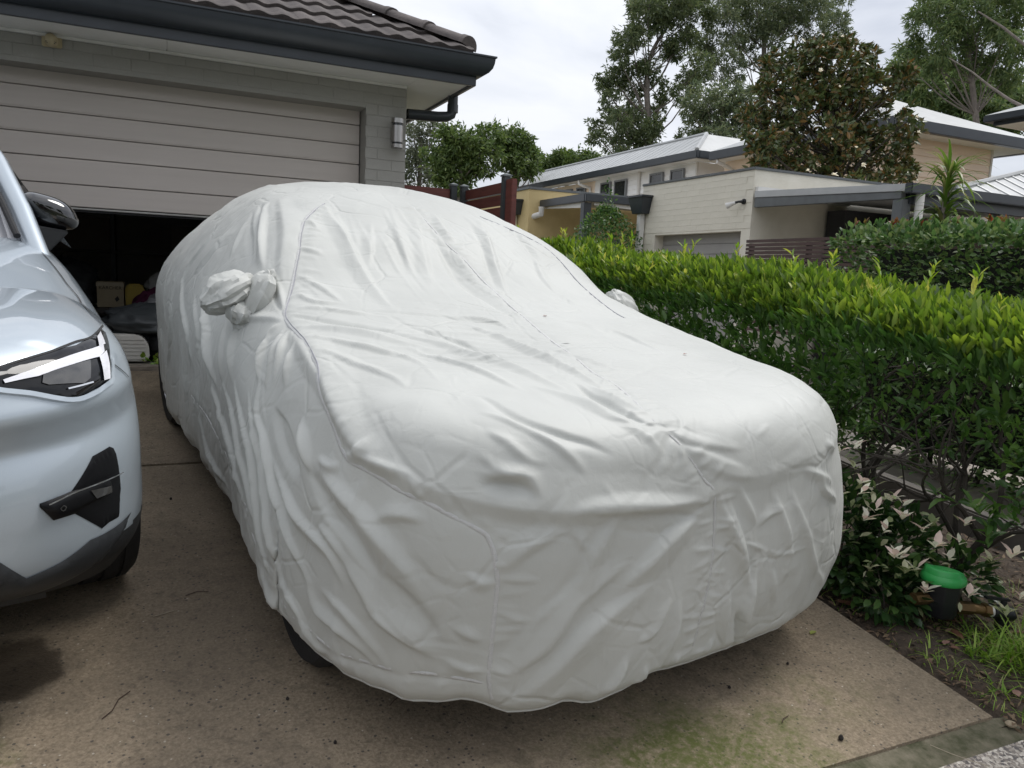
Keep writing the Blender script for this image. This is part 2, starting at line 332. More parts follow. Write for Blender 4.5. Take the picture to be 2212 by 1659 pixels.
# painted bricks: thin pieces standing proud of the recessed joints
def brick_mesh(name, l, h, t=.004, mat=None):
    o = MB().box(-l/2, l/2, -t, 0, -h/2, h/2); me = bpy.data.meshes.new(name); me.from_pydata(o.v, [], o.f)
    bm = bmesh.new(); bm.from_mesh(me); bmesh.ops.bevel(bm, geom=[e for e in bm.edges], offset=.0018, segments=1, affect='EDGES'); bmesh.ops.recalc_face_normals(bm, faces=bm.faces); bm.to_mesh(me); bm.free(); me.materials.append(mat); return me
bk_full = brick_mesh('brick_full', .2355, .0825, mat=M['brick_paint']); bk_half = brick_mesh('brick_half', .1155, .0825, mat=M['brick_paint']); bk_two = brick_mesh('brick_cut', .2095, .0825, mat=M['brick_paint'])
row = 0; z = ZS - .043
while z > 2.89:
    x = WX - .116 - (.12 if row % 2 else 0)
    if row % 2: link('brick', bk_half, None, wall_o, (WX-.0555, WY+.004, z))
    while x > -1.5:
        if z-.04 > 2.885 or x-.116 > 1.50: link('brick', bk_full, None, wall_o, (x, WY+.0045+random.uniform(-.0012,.0012), z), (random.uniform(-.004,.004),0,random.uniform(-.003,.003)))
        x -= .24
    z -= .086; row += 1
while z > .72:
    if row % 2:
        link('brick', bk_half, None, wall_o, (WX-.0555, WY+.004, z)); link('brick', bk_two, None, wall_o, (WX-.12-.104, WY+.0045+random.uniform(-.001,.001), z))
    else:
        link('brick', bk_full, None, wall_o, (WX-.116, WY+.0045+random.uniform(-.001,.001), z)); link('brick', bk_half, None, wall_o, (WX-.240-.0475, WY+.0042, z), None, None, (.82,1,1))
    z -= .086; row += 1
# unseen wing added left of the garage to block sky light from that side
MB().box(-13, -4.3, 1.2, 12.2, .2, 3.3).build('added_wing', M['brick_paint'], G)
MB().add([(-13.6,.6,3.3),(-3.75,.6,3.3),(-3.75,12.8,3.3),(-13.6,12.8,3.3),(-8.7,5.2,5.7),(-8.7,8.2,5.7)], [(0,1,4),(1,2,5,4),(2,3,5),(3,0,4,5),(0,3,2,1)]).build('added_wing_roof', M['tile'], G)
# eaves: soffit sheets, shadow bead, fascia, ogee gutter
EX, EY = 2.28, 5.98
MB().box(-3.9, WX, EY+.012, WY-.004, ZS+.0125, ZS+.03).build('soffit_backing', M['soffit'], G)
for a, b_ in ((-3.9, .06), (.0625, WX), ):
    MB().box(a, b_-.002, EY+.012, WY-.004, ZS, ZS+.012).build('soffit_sheet', M['soffit'], G)
MB().prism([(WX+.001,WY,ZS),(WX+.001,EY+.012,ZS),(EX-.012,EY+.012,ZS),(EX-.012,12.3,ZS),(WX+.001,12.3,ZS)], (0,0,.012)).build('soffit_sheet', M['soffit'], G)
MB().box(-3.9, WX-.003, WY-.028, WY-.006, ZS-.022, ZS-.002).build('shadow_bead', M['white_trim'], G)
MB().box(-3.9, EX, EY-.02, EY+.01, ZS-.022, ZS+.20).build('fascia', M['gutter'], G, bevel=.003)
MB().box(EX-.01, EX+.02, EY-.018, 12.3, ZS-.022, ZS+.20).build('fascia', M['gutter'], G, bevel=.003)
prof = [(0,.055),(-.02,.048),(-.045,.055),(-.075,.075),(-.098,.105),(-.108,.14),(-.112,.175),(-.122,.18),(-.122,.192),(-.108,.194),(-.104,.178),(-.099,.14),(-.088,.11),(-.066,.085),(-.04,.066),(-.005,.062),(-.005,.19),(0,.19)]
gx1 = EX + .142
g1 = MB(); pts_a = [(-3.9, EY-.021+d, ZS+h) for d, h in prof]; n = len(prof)
pts_b = [(EX+.021-d, EY-.021+d, ZS+h) for d, h in prof]                       # mitred corner
g1.add(pts_a+pts_b, [(i,(i+1)%n,(i+1)%n+n,i+n) for i in range(n)]+[tuple(range(n))]); g1.build('gutter', M['gutter'], G, smooth=True)
g2 = MB(); pts_c = [(EX+.021-d, 12.3, ZS+h) for d, h in prof]
g2.add(pts_b+pts_c, [(i,(i+1)%n,(i+1)%n+n,i+n) for i in range(n)]+[tuple(range(n,2*n))]); g2.build('gutter', M['gutter'], G, smooth=True)
# downpipe from the side gutter back to the wall
dp = MB(); dp.tube([(2.30,6.50,3.16),(2.30,6.50,2.99),(2.285,6.50,2.945),(2.25,6.50,2.925),(2.17,6.5,2.915),(1.90,6.50,2.905),(1.905,6.5,2.90)], .043, 14)
dp.tube([(2.30,6.5,3.03),(2.30,6.5,2.965)], .047, 14); dp.build('downpipe', M['gutter'], G, smooth=True)
# roof: battens sheet, individual double-roll tiles on the front slope, hip caps
PIT = R(28); r0y, r0z = 5.93, 3.315; CR_, SR_ = math.cos(PIT), math.sin(PIT)
hx0 = 2.36
def roof_pt(x, s): return (x, r0y + s*CR_, r0z + s*SR_)
under = MB().add([(-3.9, r0y, r0z-.03),(hx0, r0y, r0z-.03),(hx0-5.2, r0y+5.2, r0z-.03+5.2*math.tan(PIT)),(-3.9, r0y+5.2, r0z-.03+5.2*math.tan(PIT)),(hx0, 12.3, r0z-.03)], [(0,1,2,3),(1,4,2)]).build('roof_deck', M['tile'], G)
def tile_mesh():
    w, L_, t = .335, .40, .016; nx_ = 16; V = []; F = []
    for j, yy in enumerate((0, .012, L_)):
        for i in range(nx_+1):
            u = i/nx_; zz = .009*math.sin(u*4*math.pi - .6) + .004
            V.append((u*w - w/2, yy, zz + (.034 if j < 2 else 0) - (.004 if j == 0 else 0)))
    for i in range(nx_+1):
        u = i/nx_; V.append((u*w-w/2, .002, .009*math.sin(u*4*math.pi-.6) + .012 - t))
    m_ = nx_+1
    for j in range(2):
        for i in range(nx_): F.append((j*m_+i, j*m_+i+1, (j+1)*m_+i+1, (j+1)*m_+i))
    for i in range(nx_): F.append((3*m_+i, 3*m_+i+1, i+1, i))
    me = bpy.data.meshes.new('roof_tile'); me.from_pydata(V, [], F); me.update()
    for p in me.polygons: p.use_smooth = True
    try: me.set_sharp_from_angle(angle=R(35))
    except Exception: pass
    me.materials.append(M['tile']); return me
tm = tile_mesh()
for rrow in range(6):
    s = rrow*.33 - .01; x = -1.9 + (.167 if rrow % 2 else 0)
    while x < hx0 - .05 - s*CR_:
        link('roof_tile', tm, None, G, roof_pt(x, s), (PIT, 0, random.uniform(-.01,.01))); x += .332
# hip caps
hd = Vector((-1, 1, math.tan(PIT))).normalized(); hs = Vector((hx0-.10, r0y+.10, r0z+.085)); side_ = hd.cross(Vector((0,0,1))).normalized(); upv = side_.cross(hd).normalized()
def cap_mesh():
    V = []; F = []; k = 10
    for q, (yy, sc2) in enumerate(((0,1.12),(.05,1.1),(.052,1.0),(.43,.92))):
        for i in range(k+1):
            a = math.pi*(i/k); V.append((math.cos(a)*.125*sc2, yy, math.sin(a)*.075*sc2 - .02))
    for q in range(3):
        for i in range(k): F.append((q*(k+1)+i, q*(k+1)+i+1, (q+1)*(k+1)+i+1, (q+1)*(k+1)+i))
    F.append(tuple(range(k+1)))
    me = bpy.data.meshes.new('hip_cap'); me.from_pydata(V, [], F); me.update()
    for p in me.polygons: p.use_smooth = True
    try: me.set_sharp_from_angle(angle=R(40))
    except Exception: pass
    me.materials.append(M['tile']); return me
cm = cap_mesh(); rotm = Matrix((side_, hd, upv)).transposed().to_euler()
for k in range(9): link('hip_cap', cm, None, G, hs + hd*(.37*k), rotm)

# sectional garage door, stuck part way open
D = thing('garage_door', 'taupe sectional garage door rolled part way up in the grey garage', 'garage door', (-.9, 6.6, 1.94))
zb = [2.96, 2.78, 2.62, 2.462, 2.302, 2.118, 1.958]
for k in range(6):
    a, b_ = zb[k+1]+.006, zb[k]-.0
    p = MB().box(-3.29, 1.522, 6.60, 6.64, a, b_)
    o = p.build('door_panel', M['door'], D, bevel=.004)
    if k in (1, 2): MB().box(-3.285, 1.517, 6.596, 6.5995, a+.012, a+.022).build('rib', M['door'], o)
MB().box(-3.29, 1.522, 6.590, 6.645, 1.943, 1.956).build('bottom_rail', pm('rail', (.42,.41,.38), None, 6, .4), D, bevel=.003)
MB().box(-3.29, 1.522, 6.605, 6.635, 1.927, 1.9425).build('rubber_seal', M['rubber'], D)

# cylinder wall lamp and motion sensor on the wall
L = thing('wall_lamp', 'brushed steel up and down cylinder lamp on the garage pillar', 'lamp', (1.765, WY, 2.59))
cx, cy = 1.765, WY-.085
MB().lathe([(.047,2.635),(.047,2.765)], 28, (cx,cy,0)).build('body', M['steel'], L, smooth=True)
MB().lathe([(.050,2.785),(.050,2.82)], 28, (cx,cy,0)).build('end_ring', M['steel'], L, smooth=True)
MB().lathe([(.050,2.59),(.050,2.618)], 28, (cx,cy,0)).build('end_ring', M['steel'], L, smooth=True)
MB().lathe([(.041,2.617),(.041,2.786)], 20, (cx,cy,0)).build('inner_tube', M['glass_dark'], L, smooth=True)
MB().box(cx-.035, cx+.035, WY-.05, WY-.003, 2.65, 2.75).build('bracket', M['steel'], L, bevel=.004)
S = thing('motion_sensor', 'yellowed ivory motion sensor under the soffit above the garage door', 'sensor', (-.66, WY, 3.01))
MB().box(-.705, -.615, WY-.018, WY-.002, 3.012, 3.068).build('plate', M['ivory'], S, bevel=.005)
MB().lathe([(.004,-.075),(.018,-.07),(.028,-.055),(.031,-.035),(.031,-.018)], 20, (-.66, WY, 3.042), 'y').build('dome', M['ivory'], S, smooth=True)
MB().box(-.684, -.636, WY-.066, WY-.045, 3.020, 3.036).build('lens', pm('sensor_lens', (.12,.115,.10), None, 60, .3), S, bevel=.006)

S.scale = (1.35, 1.35, 1.35)
# ------------------------------------------------------------------ things inside the garage
card = pm('cardboard', (.36,.30,.20), (.30,.25,.165), 5, .85, .1, 30)
bx = thing('cardboard_box', 'plain cardboard box with black lettering standing in the dark garage', 'box', (-.43, 8.1, .79))
zb0 = 1.15
MB().box(-.545, -.325, 8.0, 8.25, zb0, 1.385).build('box_body', card, bx, bevel=.004)
MB().box(-.55, -.32, 7.998, 8.0, 1.34, 1.375).build('tape', pm('tape', (.42,.36,.25), None, 8, .5), bx)
cu = bpy.data.curves.new('lettering', 'FONT'); cu.body = 'K\u00c4RCHER'; cu.size = .042; cu.align_x = 'CENTER'; cu.extrude = .0005
tmp = bpy.data.objects.new('tmp', cu); C.objects.link(tmp); bpy.context.view_layer.update()
tme = bpy.data.meshes.new_from_object(tmp.evaluated_get(bpy.context.evaluated_depsgraph_get())); bpy.data.objects.remove(tmp)
link('lettering', tme, pm('ink', (.01,.01,.01), None, 5, .7), bx, (-.435, 7.9965, 1.315), (R(90), 0, 0))
MB().add([(-.40,7.9965,1.23),(-.375,7.9965,1.255),(-.36,7.9965,1.225),(-.385,7.9965,1.20)], [(0,1,2,3)]).build('printed_mark', pm('ink2', (.015,.015,.015), None, 5, .7), bx)
yb = thing('yellow_case', 'dull yellow plastic case beside the cardboard box in the garage', 'case', (-.24, 8.1, 1.15))
MB().prism([(-.31,8.0,1.16),(-.16,8.0,1.16),(-.15,8.0,1.33),(-.18,8.0,1.37),(-.29,8.0,1.37),(-.315,8.0,1.33)], (0,.2,0)).build('shell', pm('yellow_pl', (.42,.30,.03), None, 6, .5), yb, bevel=.012)
MB().box(-.29,-.25,7.985,7.999,1.33,1.36).build('latch', pm('yellow_pl2', (.5,.36,.03), None, 6, .5), yb, bevel=.003)
bench = thing('storage_bench', 'dark low bench under the cardboard box inside the garage', 'bench', (-.3, 8.2, .79))
MB().box(-1.6, .9, 7.92, 8.5, 1.10, 1.145).build('top', pm('dkwood', (.05,.045,.04), None, 6, .8), bench, bevel=.004)
for xx in (-1.55, -.3, .82): MB().box(xx, xx+.06, 7.95, 8.45, .79, 1.098).build('leg', M['dark_plastic'], bench)
foam = thing('foam_tub', 'long white foam tub with rounded corner on the garage floor', 'tub', (-.3, 6.78, .79))
fo = MB().prism([(-.75,6.70,.797),(-.115,6.70,.797),(-.10,6.70,.83),(-.105,6.70,.93),(-.14,6.70,.99),(-.19,6.70,1.015),(-.75,6.70,1.015)], (0,.34,0)).build('tub_body', pm('foam', (.66,.64,.59), (.58,.56,.51), 5, .7, .1, 60), foam, bevel=.012)
for k in range(6): MB().box(-.745, -.125, 6.6965, 6.6995, .82+k*.03, .823+k*.03).build('rib', pm('foam_rib', (.56,.54,.5), None, 5, .7), foam)
def lump(name, label, cat, c, s, mat, seed, amp=.25, n=(48,28), group=None):
    """crumpled cloth heap"""
    V = []; F = []; a_, b_ = n
    for j in range(b_+1):
        th_ = math.pi*j/b_
        for i in range(a_):
            ph = 2*math.pi*i/a_; V.append((math.sin(th_)*math.cos(ph), math.sin(th_)*math.sin(ph), math.cos(th_)))
    for j in range(b_):
        for i in range(a_): F.append((j*a_+i, (j+1)*a_+i, (j+1)*a_+(i+1)%a_, j*a_+(i+1)%a_))
    V = np.array(V); k = 1 + amp*(1-2*np.abs(vnoise(V, 2.2, seed))) + amp*.4*(1-2*np.abs(vnoise(V, 5.5, seed+1))); V = V*k[:,None]*np.array(s); V[:,2] = np.maximum(V[:,2], -s[2]*.75)
    o = link(name, np_mesh(name, V, F, True), mat, None, c)
    return tag(o, label, cat, group)
lump('grey_tarp', 'crumpled dark grey tarpaulin draped over the white foam tub', 'tarpaulin', (-.06, 7.02, 1.05), (.36,.26,.15), pm('tarp', (.060,.066,.068), (.04,.045,.047), 6, .45, .2, 30), 3, .3)
lump('grey_sack', 'pale grey sack behind the tarpaulin in the garage', 'sack', (.06, 7.35, 1.17), (.20,.2,.14), pm('sack', (.20,.20,.205), None, 6, .7, .2, 30), 5, .2)
lump('magenta_cloth', 'crumpled magenta cloth behind the tarpaulin in the garage', 'cloth', (.02, 7.6, 1.15), (.22,.2,.17), pm('magenta', (.09,.008,.042), (.06,.006,.03), 6, .8, .2, 30), 7, .25)
lump('black_bag', 'black bag on the garage floor beside the white foam tub', 'bag', (.05, 6.90, .92), (.16,.15,.16), M['dark_plastic'], 9, .2)
lump('white_cloth', 'small white cloth bundle on the clutter behind the yellow case', 'cloth', (-.02, 8.05, 1.36), (.10,.08,.10), pm('wcloth', (.35,.35,.34), None, 6, .8), 11, .35, (30,18))
lump('dark_clothes', 'dark heap of clothes piled on the bench left of the cardboard box', 'clothes', (-.85, 8.2, 1.33), (.28,.2,.2), pm('dclothes', (.03,.032,.036), None, 6, .8), 13, .35)
shelf = thing('storage_shelf', 'dark shelving loaded with boxes against the garage back wall', 'shelf', (-.6, 9.6, .79))
for zz in (1.2, 1.65, 2.1): MB().box(-2.4, 1.4, 9.5, 9.95, zz, zz+.03).build('board', pm('shelfb', (.06,.055,.05), None, 4, .8), shelf)
for xx in (-2.4, -.5, 1.36): MB().box(xx, xx+.04, 9.5, 9.95, .79, 2.4).build('upright', M['dark_plastic'], shelf)
for k, (xx, w_, h_, zz, lab) in enumerate(((-1.9,.4,.3,1.235,'brown storage box low on the garage shelving at the left'),(-1.0,.5,.34,1.685,'brown storage box on the middle shelf in the garage'),(.1,.45,.3,1.685,'brown storage box right of the others on the middle garage shelf'))):
    tag(MB().box(xx, xx+w_, 9.52, 9.9, zz, zz+h_).build('storage_box', pm('sbox', (.11,.09,.07), None, 4, .8), bevel=.006), lab, 'box', 'boxes on the garage shelving')
# ------------------------------------------------------------------ neighbours' buildings and fences
def boards(par, name, mat, z0, z1, pitch, fn):
    """lapped weatherboards, one object each; fn(z) -> (x0,y0,x1,y1) of the face line, outward normal"""
    z = z1; 
    while z > z0:
        a, b_, nrm = fn(z); h = pitch+.02
        q = [(a[0],a[1],z-pitch),(b_[0],b_[1],z-pitch)]
        V = [(a[0]+nrm[0]*.028, a[1]+nrm[1]*.028, z-pitch),(b_[0]+nrm[0]*.028, b_[1]+nrm[1]*.028, z-pitch),(b_[0]+nrm[0]*.006,b_[1]+nrm[1]*.006,z+.015),(a[0]+nrm[0]*.006,a[1]+nrm[1]*.006,z+.015),
             (a[0],a[1],z-pitch),(b_[0],b_[1],z-pitch)]
        MB().add(V, [(0,1,2,3),(0,4,5,1)]).build(name, mat, par); z -= pitch
# --- merbau slat fence with grey posts beside the garage
fz = 2.37
f1 = thing('slat_fence', 'red brown timber slat fence panel running from the garage corner to the grey posts', 'fence', (2.2, 6.92, .75), 'red brown slat fence panels')
for k in range(16): MB().box(1.875, 2.445, 6.91, 6.93, fz-.085-k*.098, fz-k*.098).build('slat', M['merbau'], f1, bevel=.002)
f2 = thing('slat_fence', 'red brown timber slat fence panel coming forward to the tall end post', 'fence', (2.58, 6.4, .7), 'red brown slat fence panels')
for k in range(16): MB().box(2.57, 2.59, 5.965, 6.83, fz-.01-.085-k*.100, fz-.01-k*.100).build('slat', M['merbau'], f2, bevel=.002)
def post(label, x0, x1, y0, y1, zt, mat, cap=True, name='fence_post', grp='fence posts by the garage'):
    t = thing(name, label, 'post', ((x0+x1)/2, (y0+y1)/2, .6), grp); MB().box(x0, x1, y0, y1, .5, zt).build('shaft', mat, t, bevel=.004)
    if cap: MB().add([(x0-.006,y0-.006,zt),(x1+.006,y0-.006,zt),(x1+.006,y1+.006,zt),(x0-.006,y1+.006,zt),(x0-.006,y0-.006,zt+.014),(x1+.006,y0-.006,zt+.014),(x1+.006,y1+.006,zt+.014),(x0-.006,y1+.006,zt+.014),((x0+x1)/2,(y0+y1)/2,zt+.03)], [(0,3,2,1),(0,1,5,4),(1,2,6,5),(2,3,7,6),(3,0,4,7),(4,5,8),(5,6,8),(6,7,8),(7,4,8)]).build('cap', pm('capgrey', (.14,.16,.165), None, 5, .5), t)
post('dark grey fence post at the right end of the fence panel by the garage', 2.447, 2.507, 6.88, 6.94, 2.40, M['grey_post'])
post('dark grey fence post at the inner corner of the forward fence panel', 2.535, 2.598, 6.835, 6.895, 2.39, M['grey_post'])
post('tall dark grey fence post carrying the front end of the slat panel', 2.55, 2.61, 5.90, 5.962, 2.40, M['grey_post'])
post('flat red brown timber end post beside the tall grey post', 2.565, 2.612, 5.775, 5.897, 2.372, M['merbau'], False)

# --- cream block garage (B)
BX, BY, BT, BZ = 7.27, 8.36, 3.155, .1
Bt = thing('block_garage', 'cream painted block garage with parapet and roller door', 'garage', (BX, BY, BZ))
ye = 11.02
w = MB()
w.box(BX+.004, BX+.22, 8.36+.004, 8.545, 0, BT); w.box(BX+.004, BX+.22, 10.60, ye, 0, BT); w.box(BX+.004, BX+.22, 8.545, 10.60, 2.35, BT)
w.box(BX+.22, 12.5, BY+.004, BY+.22, 0, BT); w.box(BX+.22, 12.5, ye-.22, ye, 0, BT); w.box(12.28, 12.5, BY+.22, ye-.22, 0, BT)
w.box(BX+.22, 12.28, BY+.22, ye-.22, BT-.35, BT-.3)
bw = w.build('wall', M['cream_brick'], Bt)
bb = brick_mesh('block_full', .2912, .0845, .005, M['cream_brick']); 
z = BT - .042; row = 0
while z > 1.35:
    y = BY + .145 + (.146 if row % 2 else 0)
    while y < ye - .14:
        if not (z-.04 < 2.35 and 8.40 < y < 10.74):
            link('brick', bb, None, bw, (BX+.003+random.uniform(-.0008,.0008), y, z), (random.uniform(.0,.022), 0, R(-90)+random.uniform(-.002,.002)))
        y += .292
    z -= .086; row += 1
MB().prism([(BX-.02,BY-.02,BT),(12.5,BY-.02,BT),(12.5,BY+.16,BT),(BX+.16,BY+.16,BT),(BX+.16,ye,BT),(BX-.02,ye,BT)], (0,0,.035)).build('coping', M['beam_grey'], Bt, bevel=.004)
rd = MB().box(BX+.18, BX+.20, 8.545, 10.60, 0, 2.36).build('roller_door', M['roller'], Bt)
for k in range(14): MB().box(BX+.168, BX+.179, 8.548, 10.597, .15*k+.252, .15*k+.395).build('door_slat', M['roller'], rd, bevel=.004)
def rainhead(par, x, y, z0, z1, w0, w1, d, pz, pm_):
    cxm = x
    V = [(cxm-d*.75,y-w0,z0),(cxm,y-w0,z0),(cxm,y+w0,z0),(cxm-d*.75,y+w0,z0),(cxm-d,y-w1,z1),(cxm,y-w1,z1),(cxm,y+w1,z1),(cxm-d,y+w1,z1)]
    o = MB().add(V, [(0,3,2,1),(4,5,6,7),(0,1,5,4),(1,2,6,5),(2,3,7,6),(3,0,4,7)]).build('rainhead', M['gutter'], par, bevel=.004)
    MB().box(cxm-d-.02, cxm, y-w1-.02, y+w1+.02, z1+.002, z1+.035).build('rim', M['gutter'], o, bevel=.004)
    MB().box(cxm-.11, cxm-.02, y-.05, y+.05, pz, z0-.002).build('downpipe', pm_, par, bevel=.006)
rainhead(Bt, BX-.004, 10.93, 2.70, 2.955, .14, .21, .20, .1, M['white_trim'])
fl = thing('floodlight', 'black and white spotlight fixed on the cream block wall near its corner', 'spotlight', (BX, 8.58, 2.74))
MB().lathe([(.05,-.03),(.055,0)], 16, (BX-.001, 8.50, 2.745), 'x').build('mount', M['dark_plastic'], fl, smooth=True)
MB().tube([(BX-.03,8.50,2.745),(BX-.09,8.56,2.74),(BX-.13,8.62,2.72)], [.03,.022,.026], 10).build('arm', M['dark_plastic'], fl, smooth=True)
MB().tube([(BX-.12,8.61,2.72),(BX-.16,8.66,2.70),(BX-.22,8.74,2.66)], [.03,.04,.062], 14).build('lamp_head', M['white_trim'], fl, smooth=True)

fl.scale = (.72, .72, .72)
# --- carport beside it with grey beam and pale gutter
Cp = thing('front_carport', 'open carport with grey beam and pale gutter in front of the cream block garage', 'carport', (BX, 6.0, .1))
cy0, cy1 = 5.99, 8.335
MB().prism([(BX,cy0,2.685),(BX,cy1,2.785),(BX,cy1,2.87),(BX,cy0,2.765)], (.05,0,0)).build('side_gutter', pm('pale_gutter', (.44,.45,.45), (.39,.4,.4), 4, .45), Cp, bevel=.004)
MB().prism([(BX+.01,cy0+.05,2.61),(BX+.01,cy1,2.655),(BX+.01,cy1,2.783),(BX+.01,cy0+.05,2.683)], (.07,0,0)).build('beam', M['beam_grey'], Cp, bevel=.004)
MB().box(BX-.02, 11.5, cy0-.10, cy0-.004, 2.66, 2.765).build('front_gutter', M['gutter'], Cp, bevel=.008)
MB().box(BX+.10, 11.5, cy0+.012, cy0+.07, 2.56, 2.68).build('front_beam', M['gutter'], Cp)
MB().prism([(BX+.055,cy0,2.72),(BX+.055,cy1,2.82),(11.5,cy1,2.82),(11.5,cy0,2.72)], (0,0,.02)).build('roof_sheet', M['roof_metal'], Cp)
for x_, y_ in ((BX+.02, cy0+.03), (10.2, cy0+.02), (8.9, cy0+.02)): MB().box(x_, x_+.13, y_, y_+.13, .05, 2.608).build('post', M['beam_grey'], Cp, bevel=.004)
MB().tube([(7.45,cy0-.05,2.66),(7.43,cy0-.05,.1)], .045, 12).build('downpipe', M['white_trim'], Cp, smooth=True)
MB().box(7.3, 9.0, BY-.06, BY-.002, 2.80, 2.93).build('flashing', M['white_trim'], Cp)
MB().box(8.6, 11.5, 8.0, 8.32, .05, 2.7).build('carport_shade', pm('dk_in', (.045,.045,.05), None, 4, .8), Cp)  # near-black block standing in for the shade under the carport
# pitched pale metal roof beyond the carport gutter
Rf = thing('hip_roof_verandah', 'pale ribbed metal hip roof behind the dark carport gutter at the right edge', 'verandah', (9.3, 6.4, .1))
rv = [(8.2,6.10,2.79),(13.6,6.10,2.79),(13.6,7.3,3.45),(11.5,7.3,3.45)]
MB().add(rv+[(x_,y_,z_-.03) for x_,y_,z_ in rv], [(0,1,2,3),(4,7,6,5),(0,4,5,1),(3,7,4,0),(1,5,6,2),(2,6,7,3)]).build('roof_sheet', M['roof_metal'], Rf)
for k in range(14):
    x_ = 8.5 + k*.34; t_ = min(1, (x_-8.2)/3.3)
    MB().tube([(x_,6.10,2.795),(x_,6.10+1.2*t_,2.795+.66*t_)], .014, 5).build('rib', M['roof_metal'], Rf)
MB().tube([(8.2,6.1,2.80),(11.5,7.3,3.46)], .035, 6).build('hip_flashing', M['roof_metal'], Rf)
MB().box(9.0,13.4,7.35,7.5,.05,2.6).build('rear_wall', pm('dkw', (.10,.08,.07), None, 4, .8), Rf)
# brown slat screen
Sc = thing('slat_screen', 'dark brown narrow slat screen fence below the carport', 'fence', (6.9, 7.2, .1))
for k in range(24): MB().box(6.885, 6.915, 5.2, 7.97, 2.155-k*.0485, 2.192-k*.0485).build('slat', M['brown_slat'], Sc)
for y_ in (5.9, 6.92, 7.9): MB().box(6.92, 6.97, y_, y_+.05, .1, 2.15).build('post', M['brown_slat'], Sc)

# --- yellow garage (A) with dark carport
A = thing('yellow_garage', 'yellow rendered garage with flat parapet behind the fence', 'garage', (6.79, 14.41, .4))
MB().box(6.794, 12.0, 14.41, 18.5, 0, 3.35).build('wall', M['yellow_wall'], A)
MB().box(6.77, 12.02, 14.385, 18.52, 3.352, 3.40).build('coping', M['beam_grey'], A, bevel=.004)
rainhead(A, 6.79, 14.95, 2.86, 3.13, .18, .27, .26, .3, pm('cream_pipe', (.62,.57,.45), None, 5, .6))
Ac = thing('rear_carport', 'dark grey gutter carport on a single post against the yellow garage', 'carport', (7.1, 12.6, .4))
MB().box(7.02, 10.6, 12.47, 12.53, 3.0, 3.135).build('front_gutter', M['gutter'], Ac, bevel=.01)
MB().box(7.02, 7.08, 12.535, 14.38, 3.0, 3.145).build('side_gutter', M['gutter'], Ac, bevel=.01)
MB().box(7.10, 10.6, 12.55, 14.38, 3.09, 3.12).build('roof_sheet', M['roof_metal'], Ac)
MB().prism([(7.24,12.545,2.995),(10.6,12.545,2.995),(10.6,12.545,2.86),(7.24,12.545,2.95)], (0,.03,0)).build('gable_lining', M['white_trim'], Ac)
MB().prism([(7.085,12.7,2.995),(7.085,14.38,2.995),(7.085,14.38,2.98),(7.085,12.7,2.90)], (.03,0,0)).build('side_lining', M['white_trim'], Ac)
MB().box(7.04, 7.19, 12.56, 12.70, .3, 2.99).build('post', M['gutter'], Ac, bevel=.006)
MB().tube([(6.98,14.2,3.0),(6.98,14.2,2.86),(6.9,14.5,2.80),(6.85,14.6,2.80)], .06, 10).build('downpipe', M['white_trim'], Ac, smooth=True)
Lf = thing('low_slat_fence', 'weathered grey low slat fence under the dark carport', 'fence', (7.0, 13.2, .4))
for k in range(5): MB().box(6.99, 7.02, 11.2, 14.6, 2.28-k*.16-.12, 2.28-k*.16).build('slat', M['old_timber'], Lf)
for y_ in (12.35, 13.4, 14.5): MB().box(7.03, 7.1, y_, y_+.07, .3, 2.36).build('post', M['gutter'], Lf)

# --- white weatherboard terrace (C)
Ct = thing('terrace_house', 'long two storey terrace with white weatherboards and pale metal roof', 'house', (15.46, 21, .6))
MB().box(15.47, 21.5, 20.42, 36, .2, 5.42).build('wall', M['white_board'], Ct)
boards(Ct, 'weatherboard', M['white_board'], 3.0, 5.36, .17, lambda z: ((15.468,26.8),(15.468,20.44),(-1,0)))
MB().box(15.44, 15.468, 26.8, 31.2, 3.0, 5.40).build('peach_panel', M['peach_board'], Ct)
MB().box(15.40, 15.466, 20.40, 20.47, 2.5, 5.41).build('corner_trim', M['white_trim'], Ct)
zs_ = 5.43
MB().box(14.98, 15.47, 19.9, 36, zs_, zs_+.02).build('soffit', M['soffit'], Ct); MB().box(15.47, 21.5, 19.9, 20.42, zs_, zs_+.02).build('soffit', M['soffit'], Ct)
MB().box(14.86, 14.978, 19.75, 36, zs_-.02, zs_+.21).build('gutter', M['gutter'], Ct, bevel=.015); MB().box(14.98, 21.5, 19.75, 19.895, zs_-.02, zs_+.21).build('gutter', M['gutter'], Ct, bevel=.015)
rz0, rz1 = zs_+.215, 6.45
rf = MB().add([(14.9,19.8,rz0),(16.25,21.15,rz1),(16.25,36,rz1),(14.9,36,rz0),(21.5,19.8,rz0),(20.15,21.15,rz1),(20.15,36,rz1)], [(0,1,2,3),(0,4,5,1),(1,5,6,2)]).build('roof', M['roof_metal'], Ct)
MB().tube([(14.9,19.8,rz0+.01),(16.25,21.15,rz1+.01)], .07, 6).build('hip_flashing', M['roof_metal'], rf); MB().tube([(16.25,21.15,rz1+.01),(16.25,36,rz1+.01)], .06, 6).build('ridge_flashing', M['roof_metal'], rf)
for k in range(40):
    y_ = 20.2+k*.4; t_ = min(1, (y_-19.8)/1.35); MB().tube([(14.9,y_,rz0+.005),(14.9+1.35*t_,y_,rz0+.005+(rz1-rz0)*t_)], .007, 4).build('rib', M['roof_metal'], rf)
